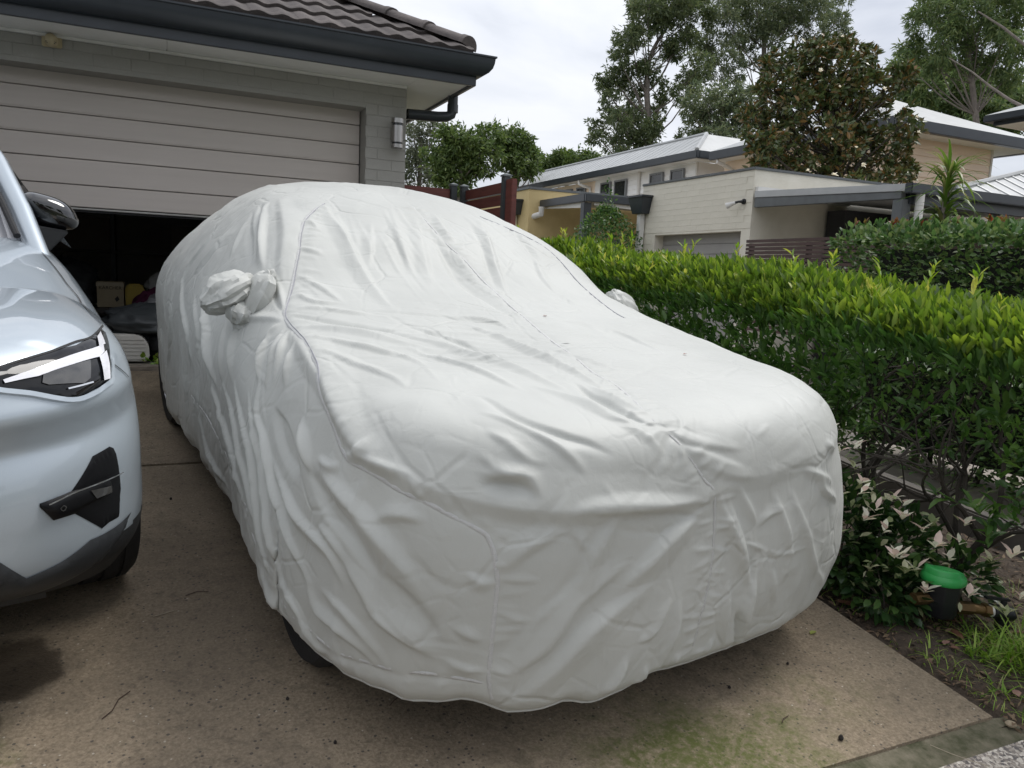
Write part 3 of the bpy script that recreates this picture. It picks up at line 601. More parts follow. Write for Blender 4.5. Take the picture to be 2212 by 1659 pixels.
def window(par, x, y0, y1, z0, z1, fr=.05, face=-1, blind=True, split=False):
    f = MB()
    for a in ((y0-fr,y0,z0-fr,z1+fr),(y1,y1+fr,z0-fr,z1+fr),(y0,y1,z1,z1+fr),(y0,y1,z0-fr,z0)): f.box(x-.06, x+.01, a[0], a[1], a[2], a[3])
    if split: f.box(x-.05, x+.01, y0, y1, z0+(z1-z0)*.22, z0+(z1-z0)*.22+.035)
    o = f.build('window', pm('win_frame', (.22,.23,.24), None, 5, .4), par); MB().box(x-.034, x-.03, y0, y1, z0, z1).build('pane', M['glass_dark'], o)
    return o
for y1_, y0_, z1_, z0_, sp in ((26.2,25.6,5.20,4.5,True),(25.2,24.5,5.20,4.4,True),(22.9,22.25,5.22,4.88,False),(21.7,21.1,5.22,4.9,False),(29.2,28.6,5.18,4.7,False),(28.1,27.5,5.18,4.7,False)):
    window(Ct, 15.42, y0_, y1_, z0_, z1_, .06, split=sp)
MB().tube([(15.40,23.65,5.42),(15.40,23.65,2.5)], .06, 10).build('downpipe', M['white_trim'], Ct, smooth=True)
for y_ in (27.2, 30.4): MB().tube([(14.95,y_,5.45),(14.95,y_,5.28),(15.1,y_-.1,5.2),(15.36,y_-.15,5.16),(15.39,y_-.15,5.05),(15.39,y_-.15,3)], .06, 10).build('downpipe', M['white_trim'], Ct, smooth=True)
far = thing('far_house', 'pale hip roofed house far behind the terrace end', 'house', (13.5, 45, 1))
MB().box(12, 18, 44, 52, 0, 6.0).build('wall', M['white_board'], far)
MB().add([(11.4,43.4,6.0),(18.6,43.4,6.0),(18.6,52.6,6.0),(11.4,52.6,6.0),(15,46.5,7.6),(15,49.5,7.6)], [(0,1,4),(1,2,5,4),(2,3,5),(3,0,4,5),(0,3,2,1)]).build('roof', M['roof_metal'], far)

# --- peach weatherboard house (P) behind the magnolia
Pt = thing('peach_house', 'two storey peach weatherboard house with dark gutter behind the magnolia', 'house', (15.6, 13.5, .6))
MB().box(15.62, 19.30, 13.49, 19.3, .2, 5.30).build('wall', M['peach_board'], Pt)
boards(Pt, 'weatherboard', M['peach_board'], 3.3, 5.24, .165, lambda z: ((15.62,13.488),(19.30,13.488),(0,-1)))
boards(Pt, 'weatherboard', M['peach_board'], 3.8, 5.24, .165, lambda z: ((15.618,19.3),(15.618,13.49),(-1,0)))
MB().box(19.28, 19.34, 13.44, 13.50, 2.5, 5.30).build('corner_trim', M['white_trim'], Pt)
zs_ = 5.30
MB().box(15.1, 20.25, 12.97, 13.49, zs_, zs_+.02).build('soffit', M['soffit'], Pt); MB().box(15.1, 15.62, 13.49, 19.3, zs_, zs_+.02).build('soffit', M['soffit'], Pt); MB().box(19.3, 20.25, 13.49, 19.3, zs_, zs_+.02).build('soffit', M['soffit'], Pt)
MB().box(14.98, 20.40, 12.82, 12.968, zs_-.02, zs_+.23).build('gutter', M['gutter'], Pt, bevel=.015); MB().box(14.98, 15.098, 12.97, 19.3, zs_-.02, zs_+.23).build('gutter', M['gutter'], Pt, bevel=.015); MB().box(20.255, 20.40, 12.97, 19.3, zs_-.02, zs_+.23).build('gutter', M['gutter'], Pt, bevel=.015)
r0, r1 = zs_+.235, 6.75
MB().add([(15.0,12.85,r0),(20.38,12.85,r0),(20.38,19.3,r0),(15.0,19.3,r0),(17.7,15.5,r1),(17.7,16.6,r1)], [(0,1,4),(1,2,5,4),(2,3,5),(3,0,4,5)]).build('roof', M['roof_metal'], Pt)
lv = MB(); lv.box(15.55, 15.60, 17.15, 18.05, 4.85, 5.22); wv = lv.build('window', M['glass_dark'], Pt)
for k in range(6): MB().prism([(15.50,17.17,4.86+k*.06),(15.545,17.17,4.90+k*.06),(15.545,18.03,4.90+k*.06),(15.50,18.03,4.86+k*.06)], (0,0,.006)).build('louvre', pm('louv', (.06,.065,.07), None, 4, .4), wv)
MB().tube([(15.08,19.0,5.4),(15.08,19.0,5.2),(15.35,18.9,5.1),(15.55,18.9,5.02),(15.56,18.9,4.2)], .06, 8).build('downpipe', M['white_trim'], Pt, smooth=True)
lw = MB().add([(19.4,14.2,4.62),(24.5,14.2,4.62),(24.5,17.0,5.5),(19.4,17.0,5.5)], [(0,1,2,3)]).build('lower_roof', M['roof_metal'], Pt)
MB().box(19.4, 24.5, 14.05, 14.195, 4.42, 4.63).build('gutter', M['gutter'], Pt, bevel=.015); MB().box(19.4, 24.5, 14.2, 14.6, 4.40, 4.42).build('soffit', M['soffit'], Pt); MB().box(19.4, 24.5, 14.6, 17, .3, 4.4).build('side_wing', pm('brown_wall', (.17,.12,.10), None, 4, .8), Pt)
# --- house whose eave comes in from the right edge
Et = thing('eave_house', 'house with pale metal roof and dark gutter entering at the right edge', 'house', (16.3, 9, .6))
ex, ey, ez = 15.75, 11.05, 5.12
MB().box(ex+.55, 21, 3.5, ey-.5, .2, ez).build('wall', M['peach_board'], Et)
MB().box(ex+.01, 21.5, 3.5, ey-.01, ez, ez+.02).build('soffit', M['soffit'], Et)
MB().box(ex-.14, ex, 3.5, ey+.13, ez+.06, ez+.2).build('gutter', M['gutter'], Et, bevel=.015); MB().box(ex+.002, 21.5, ey, ey+.13, ez+.06, ez+.2).build('gutter', M['gutter'], Et, bevel=.015)
MB().box(ex+.002, ex+.03, 3.5, ey-.012, ez-.01, ez+.2).build('fascia', M['gutter'], Et)
MB().add([(ex-.12,3.5,ez+.205),(ex-.12,ey+.11,ez+.205),(21.5,ey+.11,ez+.205),(18.5,8.5,ez+1.35),(18.5,3.5,ez+1.35),(21.5,8.5,ez+1.35)], [(0,1,3,4),(1,2,5,3)]).build('roof', M['roof_metal'], Et)
# ---- car cover base surface (car-local frame: a = lateral, b = back from the nose, c = up) ----
def pchip(xs, ys, x):
    xs=np.asarray(xs,float); ys=np.asarray(ys,float); x=np.clip(x,xs[0],xs[-1])
    h=np.diff(xs); d=np.diff(ys)/h; m=np.zeros(len(xs)); m[0]=d[0]; m[-1]=d[-1]
    for i in range(1,len(xs)-1):
        if d[i-1]*d[i]>0:
            w1=2*h[i]+h[i-1]; w2=h[i]+2*h[i-1]; m[i]=(w1+w2)/(w1/d[i-1]+w2/d[i])
    i=np.clip(np.searchsorted(xs,x,side='right')-1,0,len(h)-1); t=(x-xs[i])/h[i]
    return ((2*t**3-3*t**2+1)*ys[i]+(t**3-2*t**2+t)*h[i]*m[i]+(-2*t**3+3*t**2)*ys[i+1]+(t**3-t**2)*h[i]*m[i+1])
CAR_L=4.30; SP_F=0.80; SP_R=3.60           # spine ends
ST_B  =[0.80,1.00,1.30,1.55,1.85,2.15,2.40,2.75,3.20,3.60]
ST_TOP=[1.06,1.085,1.13,1.20,1.34,1.455,1.51,1.53,1.50,1.42]
ST_EDG=[0.985,1.01,1.045,1.10,1.26,1.365,1.405,1.415,1.385,1.29]   # height of the top edge (P2)
ST_EW =[0.885,0.885,0.875,0.835,0.755,0.67,0.64,0.62,0.60,0.58]   # lateral position of the top edge
ST_W  =[0.985,0.985,0.985,0.98,0.975,0.97,0.965,0.955,0.94,0.915]   # widest
ST_BLT=[0.80,0.82,0.85,0.88,0.92,0.94,0.94,0.93,0.91,0.88]
ST_HEM=[0.235,0.245,0.24,0.22,0.20,0.19,0.18,0.16,0.13,0.14]
def side_ctrl(b):
    g=lambda T: pchip(ST_B,T,b)
    top,ed,ew,w,bl,hm=map(g,(ST_TOP,ST_EDG,ST_EW,ST_W,ST_BLT,ST_HEM))
    z0=np.zeros_like(top)
    return np.stack([np.stack([z0,top],-1),np.stack([ew*.55,top-.016],-1),np.stack([ew,ed],-1),
        np.stack([w,bl],-1),np.stack([w+.022,(bl*.5+hm*.5)],-1),np.stack([w+.012,hm],-1)],1)
def fan_ctrl(phi,front=True):
    b=np.full_like(phi,SP_F if front else SP_R); S=side_ctrl(b)
    w=S[:,3,0]
    if front: D,n=0.80,3.1
    else: D,n=0.68,3.0
    R=1/((np.abs(np.cos(phi))/w)**n+(np.abs(np.sin(phi))/D)**n)**(1/n)
    k=np.sin(phi)**2
    C=S.copy()
    if front:
        ed=S[:,2,1]*(1-k)+0.955*k; er=(S[:,2,0]/w)*(1-k)+0.92*k
        bz=S[:,3,1]*(1-k)+0.70*k; hm=S[:,5,1]*(1-k)+0.225*k; br=1-0.0*k
        C[:,1,1]=S[:,1,1]*(1-k)+1.03*k
    else:
        ed=S[:,2,1]*(1-k)+1.22*k; er=(S[:,2,0]/w)*(1-k)+0.66*k
        bz=S[:,3,1]*(1-k)+0.9*k; hm=S[:,5,1]*(1-k)+0.25*k; br=1
        C[:,1,1]=S[:,1,1]*(1-k)+1.43*k
    C[:,1,0]=R*er*.55; C[:,2,0]=R*er; C[:,2,1]=ed; C[:,3,0]=R*br; C[:,3,1]=bz
    C[:,4,0]=R+.015; C[:,4,1]=bz*.5+hm*.5; C[:,5,0]=R+.0; C[:,5,1]=hm
    return C
def catmull(C,M):
    # C: (N,K,2) control polylines -> (N,M,2), centripetal, then re-spaced by length
    N,K,_=C.shape
    E=np.concatenate([np.stack([-C[:,1:2,0],C[:,1:2,1]],-1),C,2*C[:,-1:]-C[:,-2:-1]],1)
    dd=np.sqrt(np.maximum(np.linalg.norm(np.diff(E,axis=1),axis=2),1e-6)); T=np.concatenate([np.zeros((N,1)),np.cumsum(dd,1)],1)
    out=[]
    for i in range(1,K):
        t0,t1,t2,t3=[T[:,j][:,None,None] for j in (i-1,i,i+1,i+2)]
        p0,p1,p2,p3=[E[:,j][:,None,:] for j in (i-1,i,i+1,i+2)]
        s=np.linspace(0,1,40,endpoint=(i==K-1))[None,:,None]; t=t1+(t2-t1)*s
        A1=(t1-t)/(t1-t0)*p0+(t-t0)/(t1-t0)*p1; A2=(t2-t)/(t2-t1)*p1+(t-t1)/(t2-t1)*p2; A3=(t3-t)/(t3-t2)*p2+(t-t2)/(t3-t2)*p3
        B1=(t2-t)/(t2-t0)*A1+(t-t0)/(t2-t0)*A2; B2=(t3-t)/(t3-t1)*A2+(t-t1)/(t3-t1)*A3
        out.append((t2-t)/(t2-t1)*B1+(t-t1)/(t2-t1)*B2)
    P=np.concatenate(out,1)
    L=np.concatenate([np.zeros((N,1)),np.cumsum(np.linalg.norm(np.diff(P,axis=1),axis=2),1)],1)
    res=np.empty((N,M,2)); u=np.linspace(0,1,M)
    for n in range(N):
        l=L[n]/L[n,-1]; res[n,:,0]=np.interp(u,l,P[n,:,0]); res[n,:,1]=np.interp(u,l,P[n,:,1])
    return res
def cover_grid(ds=0.014,M=150):
    nb=int((SP_R-SP_F)/ds); nf=int(2.6/ds)
    bs=np.linspace(SP_F,SP_R,nb+1)
    ph=np.linspace(0,np.pi,nf+1)[1:-1]
    secs=[];  # loop: right side front->rear, rear fan, left side rear->front, front fan
    Cs=catmull(side_ctrl(bs),M)
    Pr=np.stack([Cs[...,0],np.repeat(bs[:,None],M,1),Cs[...,1]],-1)
    Fr=catmull(fan_ctrl(ph,False),M)
    Pb=np.stack([Fr[...,0]*np.cos(ph)[:,None],SP_R+Fr[...,0]*np.sin(ph)[:,None],Fr[...,1]],-1)
    Pl=Pr[::-1].copy(); Pl[...,0]*=-1
    Ff=catmull(fan_ctrl(ph,True),M)
    Pf=np.stack([-Ff[...,0]*np.cos(ph)[:,None],SP_F-Ff[...,0]*np.sin(ph)[:,None],Ff[...,1]],-1)
    return np.concatenate([Pr,Pb,Pl,Pf],0)   # (N,M,3), closed in N
FOLDS=[
(26,38,[(-0.63,2.42,1.41),(-0.72,2.16,1.32),(-0.79,1.92,1.24),(-0.82,1.79,1.19)]),
(-14,34,[(-0.65,2.48,1.40),(-0.75,2.16,1.30),(-0.82,1.93,1.21)]),
(14,60,[(-0.59,2.36,1.43),(-0.69,1.94,1.32),(-0.77,1.71,1.20),(-0.81,1.56,1.12)]),
(12,40,[(-0.77,2.58,1.27),(-0.85,2.60,1.16),(-0.91,2.70,1.03)]),
(10,30,[(-0.74,2.42,1.31),(-0.85,2.23,1.18)]),
(-9,30,[(-0.69,2.46,1.36),(-0.83,1.92,1.19)]),
(10,40,[(-0.76,2.81,1.27),(-0.83,2.81,1.16),(-0.90,2.90,1.03),(-0.96,2.84,0.91)]),
(-14,18,[(-0.82,1.71,1.16),(-0.84,1.55,1.10),(-0.86,1.38,1.07)]),
(12,25,[(-0.80,1.68,1.16),(-0.82,1.53,1.11),(-0.85,1.40,1.07)]),
(24,30,[(-0.96,2.24,0.97),(-0.99,2.05,0.88),(-1.00,1.92,0.78),(-1.00,1.79,0.70)]),
(15,30,[(-0.93,2.90,0.97),(-0.97,2.65,0.88),(-0.99,2.42,0.78),(-0.99,2.42,0.62)]),
(14,30,[(-0.96,3.06,0.88),(-0.97,3.04,0.68),(-0.96,3.22,0.43)]),
(18,28,[(-0.94,1.69,0.98),(-0.97,1.63,0.91),(-1.00,1.55,0.78)]),
(22,26,[(-0.92,1.32,1.00),(-0.95,1.28,0.94),(-0.98,1.22,0.87)]),
(18,22,[(-0.89,1.27,1.03),(-0.95,1.18,0.94),(-0.98,1.15,0.87)]),
(16,22,[(-0.88,1.24,1.04),(-0.93,1.15,0.97),(-0.96,1.10,0.90)]),
(14,24,[(-0.89,1.11,1.01),(-0.93,1.05,0.97),(-0.96,0.99,0.91)]),
(14,24,[(-0.96,1.82,0.95),(-0.99,1.75,0.86),(-1.00,1.68,0.73)]),
(12,22,[(-0.95,2.48,0.96),(-0.99,2.22,0.84),(-0.99,2.16,0.63)]),
(12,28,[(-0.87,1.34,1.05),(-0.90,1.48,1.03),(-0.94,1.70,1.00)]),
(10,22,[(-0.88,1.32,1.05),(-0.91,1.33,1.02),(-0.94,1.33,0.98)]),
(14,42,[(-0.45,2.16,1.43),(-0.46,1.97,1.37),(-0.46,1.79,1.29),(-0.47,1.55,1.18),(-0.48,1.28,1.11)]),
(9,26,[(-0.42,2.05,1.40),(-0.46,1.79,1.29)]),
(7,30,[(-0.30,1.94,1.37),(-0.36,1.79,1.30),(-0.43,1.62,1.21)]),
(8,36,[(-0.15,2.09,1.43),(-0.21,1.83,1.33),(-0.28,1.55,1.20)]),
(-13,22,[(-0.85,1.35,1.07),(-0.75,1.20,1.08),(-0.61,1.06,1.07),(-0.51,0.90,1.05)]),
(9,24,[(-0.82,1.41,1.09),(-0.75,1.34,1.10),(-0.59,1.22,1.09)]),
(14,28,[(-0.85,1.24,1.05),(-0.73,1.10,1.07),(-0.62,0.96,1.06),(-0.53,0.85,1.05)]),
(12,26,[(-0.87,1.11,1.03),(-0.75,0.94,1.04),(-0.64,0.78,1.04),(-0.63,0.65,1.04)]),
(10,24,[(-0.88,0.98,1.01),(-0.82,0.87,1.02),(-0.77,0.66,1.02),(-0.76,0.52,1.02)]),
(8,20,[(-0.77,1.52,1.13),(-0.73,1.40,1.11),(-0.64,1.35,1.11)]),
(8,22,[(-0.73,1.64,1.18),(-0.68,1.53,1.15),(-0.64,1.36,1.11)]),
(7,20,[(-0.68,1.79,1.27),(-0.63,1.75,1.26),(-0.59,1.73,1.25)]),
(7,20,[(-0.61,1.99,1.36),(-0.57,1.97,1.36),(-0.56,1.91,1.34)]),
(-16,60,[(-0.04,1.86,1.34),(-0.04,1.74,1.29),(-0.06,1.52,1.19),(-0.05,1.38,1.15),(-0.03,1.26,1.12),(-0.04,1.09,1.10)]),
(12,30,[(0.08,2.06,1.43),(0.05,1.87,1.35),(0.06,1.81,1.32)]),
(8,40,[(-0.05,2.00,1.40),(-0.15,1.69,1.26),(-0.21,1.47,1.17)]),
(14,40,[(0.33,2.05,1.41),(0.23,1.76,1.30),(0.15,1.50,1.18),(0.11,1.40,1.15)]),
(-9,34,[(0.24,1.99,1.39),(0.17,1.71,1.27),(0.09,1.44,1.16)]),
(-8,30,[(0.49,2.04,1.39),(0.48,1.83,1.31),(0.47,1.69,1.24)]),
(8,30,[(0.47,1.75,1.27),(0.40,1.56,1.19),(0.38,1.40,1.15)]),
(7,24,[(0.40,1.40,1.14),(0.41,1.26,1.11)]),
(8,22,[(-0.27,1.14,1.10),(-0.15,1.05,1.09),(-0.14,0.97,1.08)]),
(17,28,[(-0.27,1.04,1.09),(-0.21,0.86,1.07),(-0.21,0.66,1.06),(-0.20,0.50,1.04),(-0.19,0.35,1.03)]),
(14,28,[(-0.55,0.98,1.06),(-0.46,0.87,1.05),(-0.39,0.65,1.05),(-0.35,0.48,1.04),(-0.32,0.37,1.03)]),
(12,26,[(-0.60,0.87,1.05),(-0.52,0.66,1.04),(-0.46,0.39,1.03)]),
(-9,24,[(-0.50,1.09,1.08),(-0.45,0.99,1.07),(-0.38,0.84,1.06),(-0.36,0.63,1.05)]),
(8,30,[(0.11,1.10,1.10),(0.25,1.03,1.09),(0.35,0.91,1.07),(0.37,0.78,1.05)]),
(7,22,[(-0.11,0.73,1.06),(-0.07,0.61,1.05),(-0.01,0.48,1.04)]),
(6,22,[(0.32,0.96,1.07),(0.36,0.85,1.06),(0.32,0.61,1.05)]),
(12,26,[(-0.40,0.41,1.03),(-0.34,0.30,1.02),(-0.30,0.17,1.01),(-0.25,0.09,0.98),(-0.20,0.05,0.93)]),
(-14,24,[(-0.26,0.39,1.03),(-0.26,0.28,1.02),(-0.24,0.16,1.00),(-0.20,0.10,0.98)]),
(12,22,[(-0.22,0.36,1.03),(-0.21,0.23,1.01),(-0.17,0.14,1.00)]),
(-11,24,[(-0.60,0.37,1.03),(-0.57,0.21,1.00),(-0.50,0.13,0.98),(-0.43,0.09,0.96),(-0.38,0.06,0.94)]),
(9,22,[(-0.65,0.27,1.01),(-0.56,0.15,0.98),(-0.49,0.08,0.93),(-0.46,0.06,0.89)]),
(8,20,[(-0.68,0.21,0.99),(-0.61,0.12,0.93),(-0.57,0.10,0.92)]),
(6,20,[(-0.71,0.17,0.93),(-0.67,0.13,0.90),(-0.61,0.10,0.89)]),
(6,26,[(-0.18,0.09,0.98),(-0.07,0.05,0.94),(0.10,0.03,0.91)]),
(6,26,[(-0.14,0.05,0.94),(-0.02,0.03,0.90),(0.10,0.02,0.86)]),
(6,30,[(-0.08,0.03,0.88),(0.02,0.02,0.85),(0.16,0.01,0.82)]),
(14,50,[(-0.50,0.04,0.78),(-0.47,0.04,0.81),(-0.35,0.02,0.81),(-0.17,0.01,0.79),(-0.06,0.01,0.78)]),
(-9,22,[(-0.47,0.04,0.79),(-0.39,0.02,0.78),(-0.18,0.01,0.76),(-0.05,0.00,0.73)]),
(18,48,[(-0.05,0.01,0.75),(-0.17,-0.00,0.69),(-0.25,-0.01,0.63),(-0.33,-0.00,0.57)]),
(14,40,[(-0.36,0.02,0.78),(-0.42,0.02,0.70),(-0.45,0.01,0.63),(-0.48,0.02,0.59)]),
(12,34,[(-0.52,0.04,0.75),(-0.61,0.06,0.71),(-0.67,0.07,0.65)]),
(-14,26,[(-0.72,0.14,0.87),(-0.65,0.11,0.87),(-0.61,0.09,0.86),(-0.60,0.08,0.83)]),
(12,26,[(-0.71,0.15,0.89),(-0.66,0.12,0.89),(-0.61,0.10,0.89),(-0.59,0.08,0.85)]),
(8,14,[(-0.50,0.04,0.77),(-0.48,0.03,0.72),(-0.45,0.02,0.68)]),
(4,12,[(-0.41,0.04,0.87),(-0.37,0.03,0.81)]),
(12,24,[(0.01,0.01,0.79),(0.07,-0.00,0.68),(0.12,-0.01,0.59),(0.13,-0.01,0.51)]),
(14,26,[(0.05,0.01,0.77),(0.13,-0.01,0.61),(0.21,-0.01,0.45)]),
(9,22,[(0.10,0.01,0.80),(0.19,-0.00,0.67)]),
(17,55,[(-0.24,-0.01,0.56),(-0.40,0.00,0.48),(-0.50,0.02,0.38),(-0.59,0.05,0.29)]),
(14,45,[(-0.32,-0.00,0.64),(-0.46,0.01,0.55),(-0.54,0.03,0.44),(-0.64,0.06,0.35)]),
(18,24,[(0.23,-0.01,0.51),(0.22,-0.01,0.38),(0.24,0.00,0.23)]),
(14,22,[(0.10,-0.01,0.51),(0.12,-0.01,0.38),(0.14,-0.00,0.27)]),
(-20,22,[(0.17,-0.01,0.38),(0.20,-0.00,0.29),(0.21,0.00,0.23)]),
(10,18,[(0.31,-0.01,0.50),(0.36,0.00,0.38)]),
(14,26,[(-0.11,-0.01,0.50),(-0.10,-0.01,0.41),(-0.11,-0.01,0.33),(-0.13,-0.00,0.25)]),
(9,24,[(-0.14,-0.01,0.50),(-0.19,-0.01,0.41),(-0.25,-0.01,0.39)]),
(16,22,[(-0.27,-0.01,0.36),(-0.29,0.00,0.30),(-0.33,0.01,0.26)]),
(12,18,[(-0.20,-0.00,0.31),(-0.19,-0.00,0.26),(-0.23,0.00,0.25)]),
(10,18,[(0.08,-0.01,0.32),(0.06,-0.00,0.26)]),
(10,16,[(-0.06,-0.01,0.30),(-0.06,-0.00,0.25)]),
(8,20,[(-0.51,0.02,0.57),(-0.57,0.04,0.51),(-0.61,0.05,0.43)]),
(12,22,[(0.51,0.04,0.78),(0.56,0.04,0.71),(0.68,0.08,0.64)]),
(10,22,[(0.43,0.03,0.81),(0.56,0.05,0.76),(0.63,0.07,0.71)]),
(9,20,[(0.56,0.07,0.87),(0.63,0.09,0.82)]),
(10,26,[(0.35,0.02,0.76),(0.45,0.01,0.63),(0.57,0.04,0.46),(0.72,0.10,0.34)]),
(5,14,[(0.24,-0.01,0.58),(0.33,-0.00,0.55),(0.50,0.02,0.53)]),
(5,14,[(0.14,-0.01,0.62),(0.24,-0.01,0.58)]),
(7,22,[(0.20,-0.00,0.66),(0.25,0.00,0.69),(0.32,0.01,0.70)]),
(9,24,[(0.27,0.01,0.75),(0.35,0.00,0.63),(0.41,0.00,0.51)]),
(18,22,[(-1.00,1.89,0.70),(-1.00,1.61,0.56),(-1.01,1.34,0.47),(-1.01,1.20,0.43)]),
(16,20,[(-1.00,1.69,0.74),(-1.00,1.47,0.66),(-1.01,1.30,0.56),(-1.01,1.12,0.48),(-1.01,0.98,0.43)]),
(20,22,[(-1.00,1.50,0.79),(-1.01,1.32,0.70),(-1.01,1.16,0.61),(-1.01,1.05,0.52),(-1.01,0.91,0.42),(-1.00,0.82,0.37)]),
(18,22,[(-1.00,1.29,0.80),(-1.00,1.18,0.72),(-1.01,1.02,0.62),(-1.01,0.88,0.52),(-1.00,0.76,0.42),(-0.99,0.68,0.35)]),
(22,24,[(-0.98,1.21,0.87),(-1.00,1.14,0.77),(-1.00,1.00,0.71),(-1.01,0.87,0.63),(-1.00,0.73,0.56),(-0.99,0.56,0.47)]),
(18,26,[(-1.00,0.94,0.69),(-1.00,0.74,0.64),(-1.00,0.62,0.61),(-0.98,0.47,0.59),(-0.96,0.39,0.53)]),
(12,22,[(-0.99,0.53,0.64),(-0.98,0.45,0.63),(-0.96,0.39,0.59)]),
(-24,50,[(-0.99,0.61,0.75),(-0.98,0.49,0.70),(-0.95,0.37,0.66),(-0.92,0.29,0.59)]),
(20,60,[(-0.98,0.57,0.78),(-0.95,0.37,0.74),(-0.89,0.25,0.66),(-0.84,0.19,0.58)]),
(-32,44,[(-0.98,1.00,0.82),(-0.99,0.88,0.79),(-1.00,0.70,0.73)]),
(24,20,[(-0.97,0.79,0.85),(-0.98,0.71,0.81),(-0.99,0.63,0.76)]),
(14,20,[(-0.98,0.60,0.81),(-0.97,0.53,0.81),(-0.96,0.48,0.83)]),
(14,20,[(-0.94,0.47,0.86),(-0.93,0.43,0.87),(-0.90,0.41,0.92)]),
(12,22,[(-0.93,0.43,0.87),(-0.90,0.35,0.87),(-0.85,0.26,0.87)]),
(11,14,[(-0.93,0.38,0.83),(-0.94,0.38,0.76),(-0.95,0.37,0.73)]),
(12,26,[(-0.92,0.31,0.73),(-0.88,0.26,0.76),(-0.84,0.21,0.76)]),
(9,14,[(-0.85,0.26,0.86),(-0.85,0.24,0.83),(-0.83,0.22,0.81)]),
(14,20,[(-0.99,2.17,0.44),(-0.99,1.99,0.32),(-0.99,1.64,0.30)]),
(18,38,[(-0.96,0.39,0.59),(-0.93,0.32,0.53),(-0.91,0.28,0.48),(-0.86,0.21,0.44),(-0.81,0.16,0.40)]),
(-12,36,[(-0.90,0.26,0.60),(-0.86,0.21,0.55),(-0.83,0.18,0.51),(-0.80,0.15,0.46)]),
(14,24,[(-0.99,0.58,0.47),(-0.98,0.51,0.40),(-0.96,0.40,0.39),(-0.93,0.33,0.37),(-0.90,0.28,0.33)]),
(14,22,[(-1.00,0.77,0.39),(-0.99,0.63,0.37),(-0.98,0.54,0.30),(-0.97,0.46,0.29)]),
(14,20,[(-1.00,0.93,0.34),(-1.00,0.81,0.29),(-0.98,0.68,0.23)]),
(12,18,[(-1.00,1.09,0.24),(-1.00,0.91,0.24),(-1.00,0.81,0.24)]),
(10,24,[(-0.98,0.49,0.47),(-0.95,0.37,0.45),(-0.91,0.29,0.39),(-0.88,0.25,0.33)]),
(9,20,[(-0.75,0.11,0.64),(-0.72,0.10,0.62),(-0.69,0.08,0.62)]),
(8,20,[(-0.77,0.13,0.49),(-0.74,0.11,0.47),(-0.71,0.09,0.45)]),
(8,20,[(-0.78,0.14,0.40),(-0.74,0.12,0.37),(-0.69,0.09,0.36)])]
SEAM_LEFT=[(-0.43,2.19,1.44),(-0.56,2.04,1.38),(-0.63,1.91,1.33),(-0.69,1.75,1.25),(-0.75,1.62,1.16),(-0.83,1.44,1.09),(-0.86,1.34,1.06),(-0.87,1.09,1.03),(-0.89,0.88,0.99),(-0.91,0.77,0.96),(-0.93,0.66,0.93),(-0.95,0.56,0.89),(-0.95,0.47,0.85),(-0.91,0.36,0.84),(-0.88,0.28,0.82),(-0.82,0.20,0.80),(-0.72,0.12,0.75),(-0.70,0.10,0.72),(-0.69,0.09,0.68),(-0.68,0.08,0.60),(-0.68,0.08,0.47),(-0.68,0.08,0.35),(-0.66,0.08,0.25)]
SEAM_MID=[(0.00,2.19,1.47),(0.01,1.81,1.32),(0.05,1.67,1.25),(0.06,1.44,1.16),(0.03,1.18,1.11),(-0.02,0.91,1.07),(-0.07,0.69,1.06),(-0.13,0.46,1.04),(-0.11,0.37,1.03),(-0.18,0.14,1.00),(-0.13,0.05,0.94),(-0.06,0.02,0.84),(-0.01,0.01,0.79),(0.01,-0.01,0.59),(0.01,-0.01,0.49),(-0.00,-0.01,0.39),(-0.00,-0.00,0.23)]
SEAM_RIGHT=[(0.38,2.15,1.44),(0.46,2.06,1.40),(0.57,1.94,1.35),(0.64,1.79,1.27),(0.64,1.57,1.17),(0.61,1.32,1.11),(0.59,1.15,1.08)]
SEAM_HEM=[(-0.99,2.43,0.48),(-0.99,2.10,0.50),(-1.00,1.73,0.47),(-1.00,1.52,0.44),(-1.01,1.30,0.42),(-1.01,1.15,0.42),(-1.00,1.04,0.36),(-1.00,0.82,0.36),(-0.99,0.77,0.28),(-0.98,0.61,0.29),(-0.97,0.48,0.29),(-0.94,0.36,0.31),(-0.88,0.26,0.32),(-0.80,0.16,0.33),(-0.68,0.08,0.32)]
# ------------------------------------------------------------------ covered car
def car_frame(x0, y0, psi, sc_=1.0):
    n = math.hypot(1, SLOPE); up = Vector((0,-SLOPE,1))/n; back = Vector((0,1,SLOPE))/n; lat = Vector((1,0,0))
    A_ = lat*math.cos(psi) + back*math.sin(psi); B_ = -lat*math.sin(psi) + back*math.cos(psi)
    m = Matrix((A_, B_, up)).transposed().to_4x4(); m = Matrix.Translation((x0, y0, SLOPE*y0)) @ m @ Matrix.Scale(sc_, 4); return m
def polyline_dist(P, L, full=False):
    """distance of points to polyline and position 0..1 along it"""
    L = np.asarray(L, float); seg = np.diff(L, axis=0); sl = np.linalg.norm(seg, axis=1); cum = np.concatenate([[0], np.cumsum(sl)]); best = np.full(len(P), 1e9); pos = np.zeros(len(P)); off = np.zeros_like(P); tan = np.zeros_like(P)
    for i in range(len(seg)):
        if sl[i] < 1e-6: continue
        t = np.clip(((P-L[i])@seg[i])/sl[i]**2, 0, 1); d = np.linalg.norm(P-(L[i]+t[:,None]*seg[i]), axis=1); m = d < best
        best[m] = d[m]; pos[m] = (cum[i]+t[m]*sl[i])/cum[-1]; off[m] = (P-(L[i]+t[:,None]*seg[i]))[m]; tan[m] = seg[i]/sl[i]
    return (best, pos, off, tan) if full else (best, pos)
